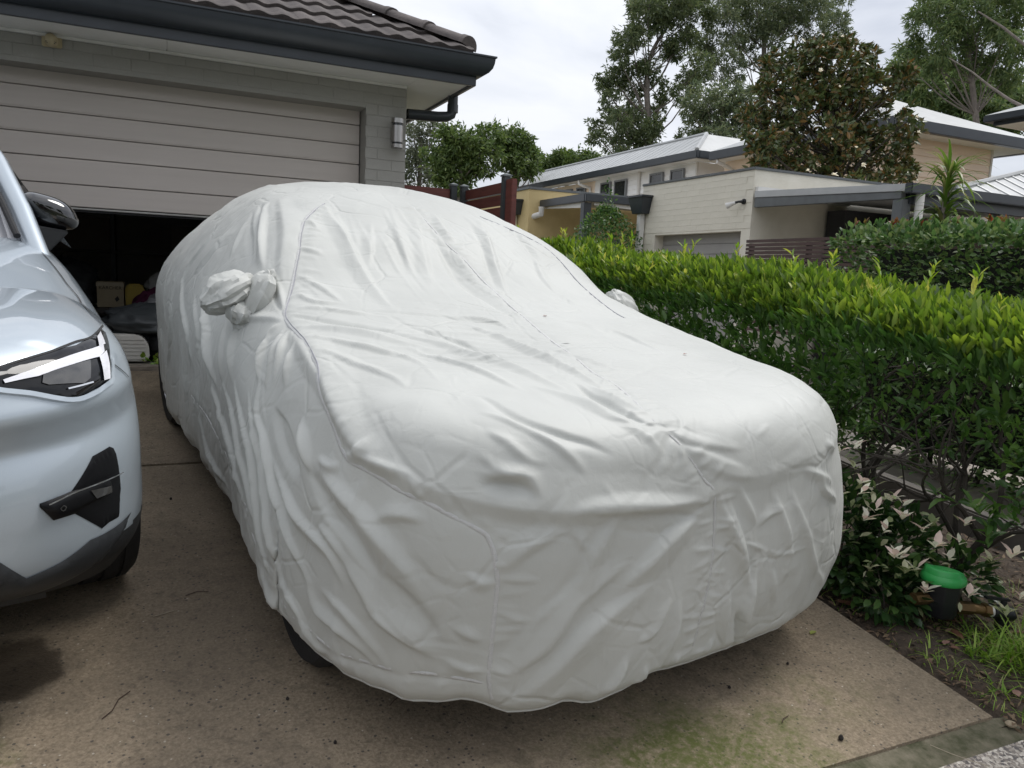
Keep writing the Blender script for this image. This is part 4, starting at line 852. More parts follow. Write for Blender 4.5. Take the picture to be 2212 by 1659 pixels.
def smooth_line(L, n=8):
    L = np.asarray(L, float); out = []
    E_ = np.concatenate([2*L[:1]-L[1:2], L, 2*L[-1:]-L[-2:-1]])
    for i in range(1, len(E_)-2):
        for t in np.linspace(0, 1, n, endpoint=False):
            p0,p1,p2,p3 = E_[i-1:i+3]; out.append(.5*(2*p1+(p2-p0)*t+(2*p0-5*p1+4*p2-p3)*t*t+(3*p1-p0-3*p2+p3)*t**3))
    out.append(L[-1]); return np.array(out)
def grid_normals(Gd):
    du = np.roll(Gd,-1,0)-np.roll(Gd,1,0); dv = np.empty_like(Gd); dv[:,1:-1] = Gd[:,2:]-Gd[:,:-2]; dv[:,0] = Gd[:,1]-Gd[:,0]; dv[:,-1] = Gd[:,-1]-Gd[:,-2]
    n = np.cross(dv, du); l = np.linalg.norm(n, axis=2, keepdims=True); n = n/np.maximum(l, 1e-9)
    bad = l[...,0] < 1e-7; n[bad] = (0,0,1); return n
NRM = [None]
def disp_stroke(P, disp, h, w, L, asym=None):
    L = np.asarray(L, float); lo = L.min(0)-3*w; hi = L.max(0)+3*w
    m = np.all((P > lo) & (P < hi), axis=1); ix = np.nonzero(m)[0]
    if len(ix) == 0: return
    q = P[ix]; q = q + .004*np.stack([vnoise(q, 5, 21), vnoise(q, 5, 22), vnoise(q, 5, 23)], -1)
    d, t, off, tan = polyline_dist(q, L, True); asym = (1 if (int(abs(L[0][0]*977+L[0][1]*613+L[-1][2]*389)) % 2) else -1) if asym is None else asym
    sg = np.einsum('ij,ij->i', np.cross(tan, NRM[0][ix]), off)*asym; d = np.where(sg > 0, d*1.75, d*.72); tp = np.sin(np.pi*np.clip(t*.94+.03, 0, 1))**.85; ww = .78*w*(.65+.6*np.sin(np.pi*t))
    te = np.maximum(0, 1-d/(1.5*ww)); disp[ix] += 1.15*h*tp*(.8*te**1.1 + .2*np.exp(-(d/ww)**2))
def cover_mesh():
    Gd = cover_grid(.0092, 244); N_, M_, _ = Gd.shape; nrm = grid_normals(Gd)
    if (nrm[:, M_//3] @ np.array([0,0,1.])).mean() < 0: nrm = -nrm
    P = Gd.reshape(-1,3); n = nrm.reshape(-1,3); disp = np.zeros(len(P)); NRM[0] = n
    for h, w, L in FOLDS: disp_stroke(P, disp, h*.00115, w*.00074, smooth_line(L, 5) if len(L) > 2 else L)
    rr = random.Random(5)
    # folds on the sides the photograph does not show: they hang from the belt like the ones it does
    for k in range(34):
        b = rr.uniform(.5, 4.2); s = 1
        a = .985*s; z1 = rr.uniform(.55,.95); z0 = rr.uniform(.22,.4); sl = rr.uniform(-.22,.05)
        disp_stroke(P, disp, rr.uniform(.008,.02), rr.uniform(.018,.03), [(a,b,z1),(a,b+sl*.5,(z0+z1)/2),(a,b+sl,z0)])
    for k in range(16):
        a = rr.uniform(-.85,.85); disp_stroke(P, disp, rr.uniform(.008,.018), .026, [(a,4.28,.95),(a*1.02,4.29,.6),(a*1.04+rr.uniform(-.1,.1),4.29,.3)])
    for k in range(12):
        x = rr.uniform(-.5,.5); y = rr.uniform(2.4,3.7); dx, dy = rr.uniform(-.3,.3), rr.uniform(.2,.5)
        disp_stroke(P, disp, rr.uniform(.004,.009), .03, [(x,y,1.5),(x+dx*.5,y+dy*.5,1.49),(x+dx,y+dy,1.45)])
    # fine tension lines: across the bonnet from the left seam, down the windscreen, down the left flank, across the nose
    def proj_line(pts):
        return [P[np.argmin(((P-np.array(q))**2).sum(1))] for q in pts]
    for k in range(26):
        u = rr.uniform(0,1); b = 1.40-.75*u; a0 = -.84-.08*u + rr.uniform(0,.5); ln = rr.uniform(.35,1.0)
        disp_stroke(P, disp, rr.choice((1,1,-1))*rr.uniform(.0015,.0042), rr.uniform(.008,.014), proj_line([(a0,b,1.05),(a0+ln*.45,b-ln*.22,1.07),(a0+ln*.9,b-ln*.52,1.06)]))
    for k in range(22):
        a0 = rr.uniform(-.42,.42); b = rr.uniform(1.85,2.25); ln = rr.uniform(.25,.75); sk = a0*.5+rr.uniform(-.12,.2)
        disp_stroke(P, disp, rr.choice((1,1,-1))*rr.uniform(.0015,.0042), rr.uniform(.010,.018), proj_line([(a0,b,1.45),(a0+sk*.5*ln,b-ln*.5,1.35),(a0+sk*ln,b-ln,1.2)]))
    for k in range(60):
        b = rr.uniform(.35,4.0); z1 = rr.uniform(.55,1.1); z0 = z1-rr.uniform(.2,.6); sl = rr.uniform(-.35,-.02)
        disp_stroke(P, disp, rr.uniform(.002,.006), rr.uniform(.010,.018), proj_line([(-.98,b,z1),(-.99,b+sl*.4,(z0+z1)/2),(-.99,b+sl,max(z0,.2))]))
    for k in range(34):
        a0 = rr.uniform(-.55,.85); z1 = rr.uniform(.45,.92); ln = rr.uniform(.12,.45); dx = -rr.uniform(.3,.9) if a0 < .1 else rr.uniform(-.3,.3)
        disp_stroke(P, disp, rr.choice((1,1,-1))*rr.uniform(.0015,.0042), rr.uniform(.008,.015), proj_line([(a0,.0,z1),(a0+dx*ln*.5,.0,z1-ln*.45),(a0+dx*ln,.0,max(z1-ln*.9,.22))]))
    # short random packing creases, sharp and straight
    for k in range(260):
        j = rr.randrange(len(P))
        if abs(P[j][0]) < .15: continue
        T = np.cross(n[j], [rr.gauss(0,1) for _ in range(3)]); T /= np.linalg.norm(T)+1e-9; ln = rr.uniform(.05,.18)
        disp_stroke(P, disp, rr.choice((1,-1))*rr.uniform(.0012,.0034), rr.uniform(.006,.010), [P[j]-T*ln*.5, P[j], P[j]+T*ln*.5])
    # the bonnet edge and the nose edge stand out as a taut ridge under the cloth
    for h_, w_, L_ in ((.021,.05,[(-.86,1.25,1.03),(-.90,.95,1.0),(-.93,.65,.96),(-.93,.48,.92)]),(.015,.05,[(-.95,.50,.90),(-.90,.33,.87),(-.80,.17,.84),(-.6,.06,.81),(-.3,.0,.79),(.05,-.01,.79)]),(.016,.035,[(-.925,.75,.97),(-.94,.58,.93),(-.93,.45,.90),(-.88,.30,.875)]),(.008,.06,[(-.1,-.01,.80),(.3,.02,.83),(.75,.12,.87),(.93,.4,.92)]),(.021,.05,[(.90,1.2,1.03),(.93,.8,1.0),(.93,.4,.96)])):
        disp_stroke(P, disp, h_, w_, smooth_line(proj_line(L_), 6), 1)
    # gathers puckering along the sewn seams
    for L, sides, dens, lmax in ((SEAM_LEFT,(1,),.030,.13),(SEAM_MID,(1,-1),.034,.10),(SEAM_RIGHT,(-1,),.035,.09),(SEAM_HEM,(1,-1),.05,.07)):
        S_ = smooth_line(L, 10); seg = np.linalg.norm(np.diff(S_, axis=0), axis=1); cum = np.concatenate([[0], np.cumsum(seg)]); s = .02
        while s < cum[-1]-.02:
            k = min(np.searchsorted(cum, s), len(S_)-2); k = max(k, 1); p = S_[k]; T = S_[k+1]-S_[k-1]; T /= np.linalg.norm(T)+1e-9
            if abs(p[0]) < .25 and abs(p[1]-SP_F) < .22: s += .03; continue
            j = np.argmin(((P-p)**2).sum(1)); side = np.cross(n[j], T)
            for sg in sides:
                ln = rr.uniform(.03, lmax); e_ = P[j] + sg*side*ln + T*rr.uniform(-.03,.03)
                disp_stroke(P, disp, rr.uniform(.0018,.0055), rr.uniform(.007,.012), [P[j], (P[j]+e_)/2, e_])
            s += dens*rr.uniform(.5, 1.6)
        d, t = polyline_dist(P, S_); disp -= .0018*np.exp(-(d/.010)**2)
    # soft crumple everywhere, sharper small creases
    ridg = lambda f, s: 1-2*np.abs(vnoise(P, f, s))
    mk_ = np.clip(.5+.9*vnoise(P, 1.9, 35), 0, 1); disp = np.maximum(disp, -.018); disp += .0045*vnoise(P, 5, 3) + .0028*vnoise(P, 11, 4) + .0012*ridg(9, 33)*mk_ + .0006*ridg(19, 34)
    tt = np.tile(np.linspace(0,1,M_), N_); low = np.clip((tt-.62)/.38, 0, 1)
    ang = np.repeat(np.arange(N_)/N_, M_)
    disp += low**1.5*(.012*vnoise(np.stack([P[:,0]*1.0,P[:,1]*1.0,P[:,2]*.15],-1), 5.5, 41) + .010*vnoise(np.stack([P[:,0],P[:,1],P[:,2]*.2],-1), 13, 42))
    # looser where it bags over the front wheel and the right front corner
    bag = np.exp(-((P[:,1]-.85)/.42)**2)*np.exp(-((P[:,2]-.36)/.26)**2)*(P[:,0] < -.5); disp += .045*bag
    bag2 = np.exp(-((P[:,0]-.93)/.28)**2)*np.exp(-((P[:,1]-.25)/.4)**2)*np.exp(-((P[:,2]-.42)/.3)**2); disp += .075*bag2
    Q = P + n*disp[:,None]
    # wavy elastic hem
    hem = low**3; Q[:,2] += hem*(.030*vnoise(np.stack([P[:,0],P[:,1],0*P[:,0]],-1), 3.2, 51) + .020*vnoise(np.stack([P[:,0],P[:,1],0*P[:,0]],-1), 9, 52))
    Q[:,2] -= low**1.5*.028*np.exp(-((P[:,1]-.95)/.5)**2)*(P[:,0] < -.6)
    tuck = np.clip((tt-.965)/.035, 0, 1); Q -= n*(tuck**2*.03)[:,None]
    idx = np.arange(N_*M_).reshape(N_, M_); i2 = np.roll(idx, -1, 0)
    F = np.stack([idx[:,:-1], idx[:,1:], i2[:,1:], i2[:,:-1]], -1).reshape(-1,4)
    return Q, F, N_, M_, n
def cloth_mat():
    m, t, b = nodes('cover_cloth'); N = t.nodes; Lk = t.links; tc = N.new('ShaderNodeTexCoord'); P = tc.outputs['Object']
    n1 = N.new('ShaderNodeTexNoise'); n1.inputs['Scale'].default_value = 2.2; n1.inputs['Detail'].default_value = 5; Lk.new(P, n1.inputs['Vector'])
    rp = N.new('ShaderNodeValToRGB'); rp.color_ramp.elements[0].position = .35; rp.color_ramp.elements[1].position = .65; rp.color_ramp.elements[0].color = (.445,.452,.427,1); rp.color_ramp.elements[1].color = (.488,.495,.468,1); Lk.new(n1.outputs['Fac'], rp.inputs[0])
    Lk.new(rp.outputs[0], b.inputs['Base Color']); b.inputs['Roughness'].default_value = .54; b.inputs['Specular IOR Level'].default_value = .38; b.inputs['Sheen Weight'].default_value = .1
    # packing creases (straight sharp lines) and fine crinkle
    wn_ = N.new('ShaderNodeTexNoise'); wn_.inputs['Scale'].default_value = 3; Lk.new(P, wn_.inputs['Vector'])
    ad = N.new('ShaderNodeMix'); ad.data_type = 'VECTOR'; ad.inputs[0].default_value = .12; Lk.new(P, ad.inputs[4]); Lk.new(wn_.outputs['Color'], ad.inputs[5])
    def crease(sc_, width):
        v = N.new('ShaderNodeTexVoronoi'); v.feature = 'DISTANCE_TO_EDGE'; v.inputs['Scale'].default_value = sc_; Lk.new(ad.outputs[1], v.inputs['Vector'])
        mr = N.new('ShaderNodeMapRange'); mr.interpolation_type = 'SMOOTHSTEP'; mr.inputs[2].default_value = width; Lk.new(v.outputs['Distance'], mr.inputs[0]); return mr.outputs[0]
    c1 = crease(4.2, .05); c2 = crease(10, .10)
    msk = N.new('ShaderNodeTexNoise'); msk.inputs['Scale'].default_value = 2.8; msk.inputs['Detail'].default_value = 3; Lk.new(P, msk.inputs['Vector'])
    mk = N.new('ShaderNodeMapRange'); mk.inputs[1].default_value = .38; mk.inputs[2].default_value = .60; Lk.new(msk.outputs['Fac'], mk.inputs[0])
    fin = N.new('ShaderNodeTexNoise'); fin.inputs['Scale'].default_value = 38; fin.inputs['Detail'].default_value = 4; fin.inputs['Distortion'].default_value = 1.2; Lk.new(P, fin.inputs['Vector'])
    def bump(h, s, d, prev=None, fac=None):
        bp = N.new('ShaderNodeBump'); bp.inputs['Distance'].default_value = d; bp.inputs['Strength'].default_value = s; Lk.new(h, bp.inputs['Height'])
        if prev: Lk.new(prev, bp.inputs['Normal'])
        if fac:
            ml = N.new('ShaderNodeMath'); ml.operation = 'MULTIPLY'; ml.inputs[1].default_value = s; Lk.new(fac, ml.inputs[0]); Lk.new(ml.outputs[0], bp.inputs['Strength'])
        return bp.outputs[0]
    nn_ = bump(c1, .6, .0045, None, mk.outputs[0]); nn_ = bump(c2, .4, .0022, nn_, mk.outputs[0]); nn_ = bump(fin.outputs['Fac'], .25, .003, nn_)
    Lk.new(nn_, b.inputs['Normal'])
    return m
M['cover'] = cloth_mat()
M['seam_tape'] = pm('seam_tape', (.56,.56,.55), (.49,.49,.48), 40, .6, .5, 300)
M['seam_pipe'] = pm('seam_pipe', (.34,.34,.37), (.27,.27,.30), 30, .6)
CAR = car_frame(1.45, 1.80, R(8.5))
cov = thing('car_cover', 'pale silver grey fabric car cover pulled over a parked car', 'car cover')
Qc, Fc, Nc, Mc, nc = cover_mesh()
def to_w(P): m = np.array(CAR); return np.asarray(P)@m[:3,:3].T + m[:3,3]
cov.location = CAR @ Vector((0, 0, 0))
cov_o = link('fabric_shell', np_mesh('fabric_shell', to_w(Qc), Fc, True), M['cover'], cov)
KD = __import__('mathutils').kdtree.KDTree(len(Qc))
for i_, p_ in enumerate(Qc): KD.insert(p_, i_)
KD.balance()
def surf(p):
    _, i_, _ = KD.find(Vector(p)); return Vector(Qc[i_]), Vector(nc[i_])
def ribbon(name, L, width, lift, mat, off=0.0):
    S_ = smooth_line(L, 10); V = []; F = []; pts = []
    for k in range(len(S_)):
        p, nr = surf(S_[k]); pts.append((p, nr))
    Ps = [sum((pts[min(max(k+j,0),len(pts)-1)][0] for j in (-3,-2,-1,0,1,2,3)), Vector())/7 for k in range(len(pts))]
    for k in range(len(S_)):
        nr = pts[k][1]; T = (Ps[min(k+1,len(Ps)-1)]-Ps[max(k-1,0)]).normalized(); sd = nr.cross(T).normalized()
        c = Ps[k]+sd*off
        for s_, l_ in ((-1,-.002),(-.8,lift),(0,lift*1.25),(.8,lift),(1,-.002)): V.append(c + sd*(s_*width*.5) + nr*l_)
    for k in range(len(S_)-1):
        for j in range(4): F.append((k*5+j, k*5+j+1, (k+1)*5+j+1, (k+1)*5+j))
    return link(name, np_mesh(name, to_w(np.array([tuple(v) for v in V])), F, True), mat, cov)
ribbon('seam', SEAM_LEFT, .015, .0012, M['seam_tape']); ribbon('piping', SEAM_LEFT[:10], .0028, .003, M['seam_pipe'], .006)
ribbon('seam', SEAM_MID, .011, .001, M['seam_tape'])
ribbon('seam', SEAM_RIGHT, .010, .001, M['seam_tape']); ribbon('piping', SEAM_RIGHT, .003, .003, M['seam_pipe'], -.006)
ribbon('seam', SEAM_HEM, .012, .001, M['seam_tape'])
mir = lambda L: [(-a, b, c) for a, b, c in L]
ribbon('piping', [(.97,.16,.86),(.99,.20,.75),(.985,.20,.6),(.99,.22,.45),(1.0,.24,.3)], .003, .003, M['seam_pipe'])
# elastic hem rolled along the bottom edge
hemv = [Vector(Qc[i*Mc+Mc-1]) for i in range(0, Nc, 3)]
hm = MB().tube([CAR @ v for v in hemv] + [CAR @ hemv[0]], .0042, 6, caps=False).build('elastic_hem', M['cover'], cov, smooth=True)
# mirror pockets: gathered sacks sewn on the sides
def pocket(s, c, parts, seed):
    """thin pouch: pleated lobes with sharp fold lines meeting at the gathered elastic; one mesh"""
    rr = random.Random(seed); Va = []; Fa = []; n0 = 0
    for q, (off, rad, rot, npl) in enumerate(parts):
        a_, b_ = npl*4, 14; V = []
        ph_ = [rr.uniform(-.25,.25) for _ in range(npl)]; am = [rr.uniform(.10,.26) for _ in range(npl)]
        for j in range(b_+1):
            th_ = math.pi*j/b_; g = (j/b_)**1.1                                     # pleats deepen towards the neck
            for i in range(a_):
                k = i//4; t = (i % 4)/4 + ph_[k]*math.sin(th_*1.3); tri = 1-abs(2*(t % 1)-1); phi = 2*math.pi*i/a_
                m_ = 1 - am[k]*(1-tri)*(.25+g) + .05*math.sin(3*phi+q) ; m_ *= 1-.30*max(0, (j/b_-.55))
                V.append((math.sin(th_)*math.cos(phi)*m_, math.sin(th_)*math.sin(phi)*m_, math.cos(th_)*(1+.06*math.sin(2*phi+q))))
        V = np.array(V); V += .07*np.stack([vnoise(V, 2.6, seed+q+k) for k in (1,2,3)], -1); V *= (1+.09*(1-2*np.abs(vnoise(V, 3.6, seed+q+9))))[:,None]; V = V*np.array(rad)
        e_ = Matrix.Rotation(rot[0],3,'X') @ Matrix.Rotation(rot[1],3,'Y') @ Matrix.Rotation(rot[2],3,'Z'); Va.append(V@np.array(e_).T + np.array(off) + np.array(c))
        for j in range(b_):
            for i in range(a_): Fa.append((n0+j*a_+i, n0+(j+1)*a_+i, n0+(j+1)*a_+(i+1)%a_, n0+j*a_+(i+1)%a_))
        n0 += len(V)
    me = np_mesh('mirror_pocket', to_w(np.concatenate(Va)), Fa, True)
    try: me.set_sharp_from_angle(angle=R(24))
    except Exception: pass
    return link('mirror_pocket', me, M['cover'], cov)
pocket(-1, (-.925,1.66,1.06), [((-.06,.02,.035),(.080,.085,.105),(R(-10),R(62),0),9), ((.045,-.02,.030),(.050,.085,.110),(0,R(26),R(8)),8), ((-.012,-.012,-.035),(.075,.080,.050),(R(5),R(25),0),12), ((.018,-.015,-.085),(.058,.062,.060),(R(170),R(12),0),10)], 3)
pocket(1, (.93,1.62,1.03), [((.06,.03,.012),(.075,.085,.11),(R(8),R(-58),0),10), ((-.02,-.01,.02),(.05,.08,.085),(0,R(-18),0),8), ((0,0,-.06),(.07,.07,.05),(0,0,0),10)], 13)


# the car under it: only the tyres show
ccar = thing('covered_car', 'car hidden under the pale cover with one dark front tyre showing', 'car'); ccar.location = CAR @ Vector((0,.9,0))
Gi = cover_grid(.10, 26); ni = grid_normals(Gi)
if ni[:,8,2].mean() < 0: ni = -ni
Qi = (Gi - ni*.11).reshape(-1,3); Qi[:,2] = np.maximum(Qi[:,2], .30); Ni, Mi = Gi.shape[:2]
idx = np.arange(Ni*Mi).reshape(Ni,Mi); i2 = np.roll(idx,-1,0)
link('body', np_mesh('covered_body', to_w(Qi), np.stack([idx[:,:-1], idx[:,1:], i2[:,1:], i2[:,:-1]], -1).reshape(-1,4), True), M['dark_plastic'], ccar)
alloy = pm('alloy', (.30,.30,.31), (.22,.22,.23), 12, .35, metal=1)
def wheel(par, mtx, a, b, r, w, side, scale=1):
    """tyre with grooves, rim and spokes, one wheel under its car; mtx maps car frame to world"""
    def wc(P): return [mtx @ Vector(p) for p in P]
    prof = [(-w/2+.01, r*.68),(-w/2, r*.80),(-w/2+.004, r*.92),(-w/2+.03, r*.985),(-.065,r*.992),(-.064,r*.972),(-.052,r*.972),(-.051,r*.996),(-.008,r),(-.007,r*.978),(.007,r*.978),(.008,r),(.051,r*.996),(.052,r*.972),(.064,r*.972),(.065,r*.992),(w/2-.03,r*.985),(w/2-.004,r*.92),(w/2,r*.80),(w/2-.01,r*.68)]
    n_ = 56; t = MB(); V = []; F = []
    for x_, rr_ in prof:
        for k in range(n_): V.append((a+x_, b+rr_*math.cos(2*math.pi*k/n_), r+rr_*math.sin(2*math.pi*k/n_)))
    for i in range(len(prof)-1):
        for k in range(n_): F.append((i*n_+k, i*n_+(k+1)%n_, (i+1)*n_+(k+1)%n_, (i+1)*n_+k))
    W_ = thing_part(par, 'wheel', mtx @ Vector((a,b,r)))
    t.add(wc(V), F); t.build('tyre', M['rubber'], W_, smooth=True)
    x0 = a + side*(w/2-.045); V = []; F = []
    for x_, rr_ in ((x0-side*.1, r*.67),(x0+side*.03, r*.69),(x0+side*.035, r*.665),(x0, r*.63),(x0-side*.08,r*.60)):
        for k in range(n_): V.append((x_, b+rr_*math.cos(2*math.pi*k/n_), r+rr_*math.sin(2*math.pi*k/n_)))
    for i in range(4):
        for k in range(n_): F.append((i*n_+k, i*n_+(k+1)%n_, (i+1)*n_+(k+1)%n_, (i+1)*n_+k))
    sp = MB().add(wc(V), F)
    for k in range(10):
        an = 2*math.pi*k/10; d = (math.cos(an), math.sin(an)); e_ = (-d[1], d[0]); q = []
        for rr_, hw in ((r*.10,.022),(r*.66,.016)):
            for s_ in (-1,1): q.append((b+d[0]*rr_+e_[0]*hw*s_, r+d[1]*rr_+e_[1]*hw*s_))
        V = [(x0+side*.012,)+q[0],(x0+side*.012,)+q[1],(x0,)+q[3],(x0,)+q[2]]; V += [(v[0]-side*.03,v[1],v[2]) for v in V]
        sp.add(wc(V), [(0,1,2,3),(4,7,6,5),(0,4,5,1),(2,6,7,3),(1,5,6,2),(3,7,4,0)])
    V = [(x0-side*.06, b+r*.66*math.cos(2*math.pi*k/24), r+r*.66*math.sin(2*math.pi*k/24)) for k in range(24)]
    sp.build('rim', alloy, W_, smooth=True); MB().add(wc(V), [tuple(range(24))]).build('brake_shadow', M['dark_plastic'], W_)
    return W_
def thing_part(par, name, loc):
    me = bpy.data.meshes.new(name); bm = bmesh.new(); bmesh.ops.create_cone(bm, cap_ends=True, segments=16, radius1=.05, radius2=.05, depth=.12); bm.to_mesh(me); bm.free()
    return link(name, me, M['dark_plastic'], par, loc, (0, R(90), 0))
for a_, b_ in ((-.84,.86),(.84,.86),(-.82,3.50),(.82,3.50)): wheel(ccar, CAR, a_, b_, .335, .225, 1 if a_ > 0 else -1)
SV_SPF=0.80; SV_SPR=3.70
SVB=[0.80,1.10,1.40,1.80,2.6,3.2,3.70]
def suv_side(b):
    g=lambda T: pchip(SVB,T,b)
    top=g([1.075,1.115,1.15,1.165,1.17,1.17,1.15]); w=g([.93,.935,.935,.93,.93,.93,.92])
    ed=g([1.045,1.085,1.12,1.14,1.14,1.14,1.12])
    k=np.ones_like(top)
    P=[(0*k,top),(.5*w,top-.006),(.80*w,ed),(.92*w,ed-.095),(.962*w,.80*k),(.972*w,.60*k),(.965*w,.40*k),(.91*w,.27*k)]
    return np.stack([np.stack(q,-1) for q in P],1)
def suv_fan(phi,front=True):
    S=suv_side(np.full_like(phi,SV_SPF if front else SV_SPR)); w=S[:,5,0]/.972
    D,n=(0.80,3.0) if front else (.70,3.2)
    R=1/((np.abs(np.cos(phi))/w)**n+(np.abs(np.sin(phi))/D)**n)**(1/n); k=np.sin(phi)**2
    F=[(0,1.075),(.5,1.055),(.86,.99),(.94,.91),(.975,.74),(1.0,.59),(.985,.49),(.87,.45)] if front else [(0,1.15),(.5,1.15),(.8,1.12),(.93,1.0),(.97,.8),(1.,.6),(.98,.4),(.9,.3)]
    C=S.copy()
    for i,(r,z) in enumerate(F):
        C[:,i,0]=R*((S[:,i,0]/w)*(1-k)+r*k); C[:,i,1]=S[:,i,1]*(1-k)+z*k
    return C
def suv_grid(ds=0.03,M=80):
    nb=int((SV_SPR-SV_SPF)/ds); nf=int(2.6/ds)
    bs=np.linspace(SV_SPF,SV_SPR,nb+1); ph=np.linspace(0,np.pi,nf+1)[1:-1]
    Cs=catmull(suv_side(bs),M); Pr=np.stack([Cs[...,0],np.repeat(bs[:,None],M,1),Cs[...,1]],-1)
    Fr=catmull(suv_fan(ph,False),M); Pb=np.stack([Fr[...,0]*np.cos(ph)[:,None],SV_SPR+Fr[...,0]*np.sin(ph)[:,None],Fr[...,1]],-1)
    Pl=Pr[::-1].copy(); Pl[...,0]*=-1
    Ff=catmull(suv_fan(ph,True),M); Pf=np.stack([-Ff[...,0]*np.cos(ph)[:,None],SV_SPF-Ff[...,0]*np.sin(ph)[:,None],Ff[...,1]],-1)
    return np.concatenate([Pr,Pb,Pl,Pf],0)
SV_HEADLIGHT=[(0.469,0.131,0.973),(0.552,0.180,0.988),(0.631,0.238,0.996),(0.695,0.298,0.996),(0.748,0.383,0.999),(0.792,0.499,0.998),(0.800,0.482,0.987),(0.784,0.348,0.947),(0.772,0.292,0.911),(0.761,0.267,0.896),(0.667,0.171,0.883),(0.564,0.128,0.922),(0.496,0.114,0.942),(0.475,0.121,0.961)]
SV_DRL_BAR=[(0.514,0.130,0.956),(0.569,0.161,0.965),(0.620,0.198,0.973),(0.728,0.306,0.978),(0.750,0.337,0.977),(0.765,0.373,0.981),(0.761,0.331,0.963),(0.742,0.296,0.958),(0.669,0.221,0.960),(0.587,0.159,0.952),(0.517,0.126,0.949)]
SV_DRL_UP=[(0.754,0.379,0.993),(0.771,0.427,0.997),(0.771,0.370,0.975),(0.750,0.337,0.977)]
SV_DRL_DOWN=[(0.742,0.296,0.958),(0.768,0.342,0.963),(0.759,0.269,0.904),(0.741,0.248,0.906)]
SV_LENS=[(0.598,0.166,0.952),(0.606,0.176,0.959),(0.689,0.239,0.960),(0.717,0.266,0.959),(0.708,0.223,0.923),(0.690,0.203,0.916),(0.608,0.155,0.931),(0.594,0.152,0.938)]
SV_TRIM=[(0.648,0.171,0.916),(0.711,0.221,0.915),(0.711,0.221,0.915),(0.650,0.169,0.908)]
SV_FOG=[(0.757,0.219,0.732),(0.767,0.229,0.723),(0.772,0.226,0.652),(0.773,0.224,0.590),(0.765,0.213,0.530),(0.736,0.182,0.533),(0.715,0.163,0.527),(0.646,0.116,0.603),(0.596,0.089,0.606),(0.569,0.080,0.649),(0.569,0.081,0.658),(0.643,0.118,0.663),(0.707,0.171,0.728)]
SV_BLADE=[(0.569,0.080,0.649),(0.569,0.081,0.658),(0.643,0.118,0.663),(0.712,0.166,0.658),(0.762,0.215,0.653),(0.744,0.194,0.646),(0.745,0.193,0.611),(0.735,0.184,0.612),(0.669,0.131,0.610),(0.646,0.116,0.603),(0.596,0.089,0.606)]
SV_FOGLAMP=[(0.679,0.140,0.652),(0.734,0.184,0.639),(0.734,0.184,0.621),(0.692,0.148,0.625)]
SV_LIP=[(0.428,0.033,0.590),(0.481,0.045,0.539),(0.530,0.066,0.477),(0.608,0.096,0.487),(0.682,0.137,0.513),(0.775,0.223,0.510),(0.808,0.269,0.514),(0.792,0.246,0.499),(0.690,0.168,0.427),(0.557,0.137,0.401),(0.475,0.122,0.405),(0.421,0.095,0.423)]
SV_GRILLE=[(0.442,0.035,0.549),(0.481,0.045,0.514),(0.492,0.051,0.489),(0.475,0.054,0.467),(0.434,0.048,0.463)]
SV_SHUT1=[(0.469,0.131,0.973),(0.552,0.180,0.988),(0.631,0.238,0.996),(0.697,0.312,1.001),(0.748,0.383,0.999),(0.805,0.546,0.995)]
SV_SHUT2=[(0.805,0.546,0.995),(0.788,0.637,1.018),(0.794,0.848,1.024),(0.781,0.980,1.052),(0.775,1.161,1.080),(0.760,1.354,1.111)]
SV_SHUT3=[(0.785,0.331,0.933),(0.831,0.383,0.877)]
# ------------------------------------------------------------------ pale blue grey SUV
SUV = car_frame(-.86, 2.08, R(14), 1.06)
def paint_mat():
    m, t, b = nodes('suv_paint'); N = t.nodes; Lk = t.links
    tc = N.new('ShaderNodeTexCoord'); n = N.new('ShaderNodeTexNoise'); n.inputs['Scale'].default_value = 900; Lk.new(tc.outputs['Object'], n.inputs['Vector'])
    rp = N.new('ShaderNodeValToRGB'); rp.color_ramp.elements[0].color = (.35,.40,.445,1); rp.color_ramp.elements[1].color = (.44,.495,.54,1); Lk.new(n.outputs['Fac'], rp.inputs[0]); Lk.new(rp.outputs[0], b.inputs['Base Color'])
    b.inputs['Metallic'].default_value = .4; b.inputs['Roughness'].default_value = .38; b.inputs['Coat Weight'].default_value = 1; b.inputs['Coat Roughness'].default_value = .02
    return m
M['suv_paint'] = paint_mat()
M['black_gloss'] = pm('black_gloss', (.006,.006,.007), (.004,.004,.005), 4, .06, spec=.6, coat=1)
M['black_satin'] = pm('black_satin', (.006,.006,.007), (.004,.004,.005), 4, .3, spec=.22)
M['lamp_glass'] = pm('lamp_glass', (.008,.009,.011), (.005,.005,.006), 14, .06, spec=.38)
M['drl'] = pm('drl', (.82,.82,.85), (.68,.68,.72), 30, .12, coat=1, stretch=(2,2,30))
M['chrome'] = pm('chrome', (.75,.76,.78), None, 5, .08, metal=1)
M['lens_grey'] = pm('lens_grey', (.055,.053,.05), (.02,.02,.02), 18, .08, coat=1, spec=.7)
sv = thing('parked_suv', 'glossy pale blue grey SUV parked nose out at the left edge', 'car'); sv.location = SUV @ Vector((0,.95,0))
Gs = suv_grid(.016, 150); Ns, Ms, _ = Gs.shape
def suv_arch(P):
    for bw in (.95, 3.55):
        rad = .44; inside = (np.abs(P[:,0]) > .62) & (np.abs(P[:,1]-bw) < rad) & (P[:,2] < .36+np.sqrt(np.maximum(rad**2-(P[:,1]-bw)**2, 0)))
        P[inside,2] = .36+np.sqrt(np.maximum(rad**2-(P[inside,1]-bw)**2, 0))
    return P
Ps = Gs.reshape(-1,3).copy()
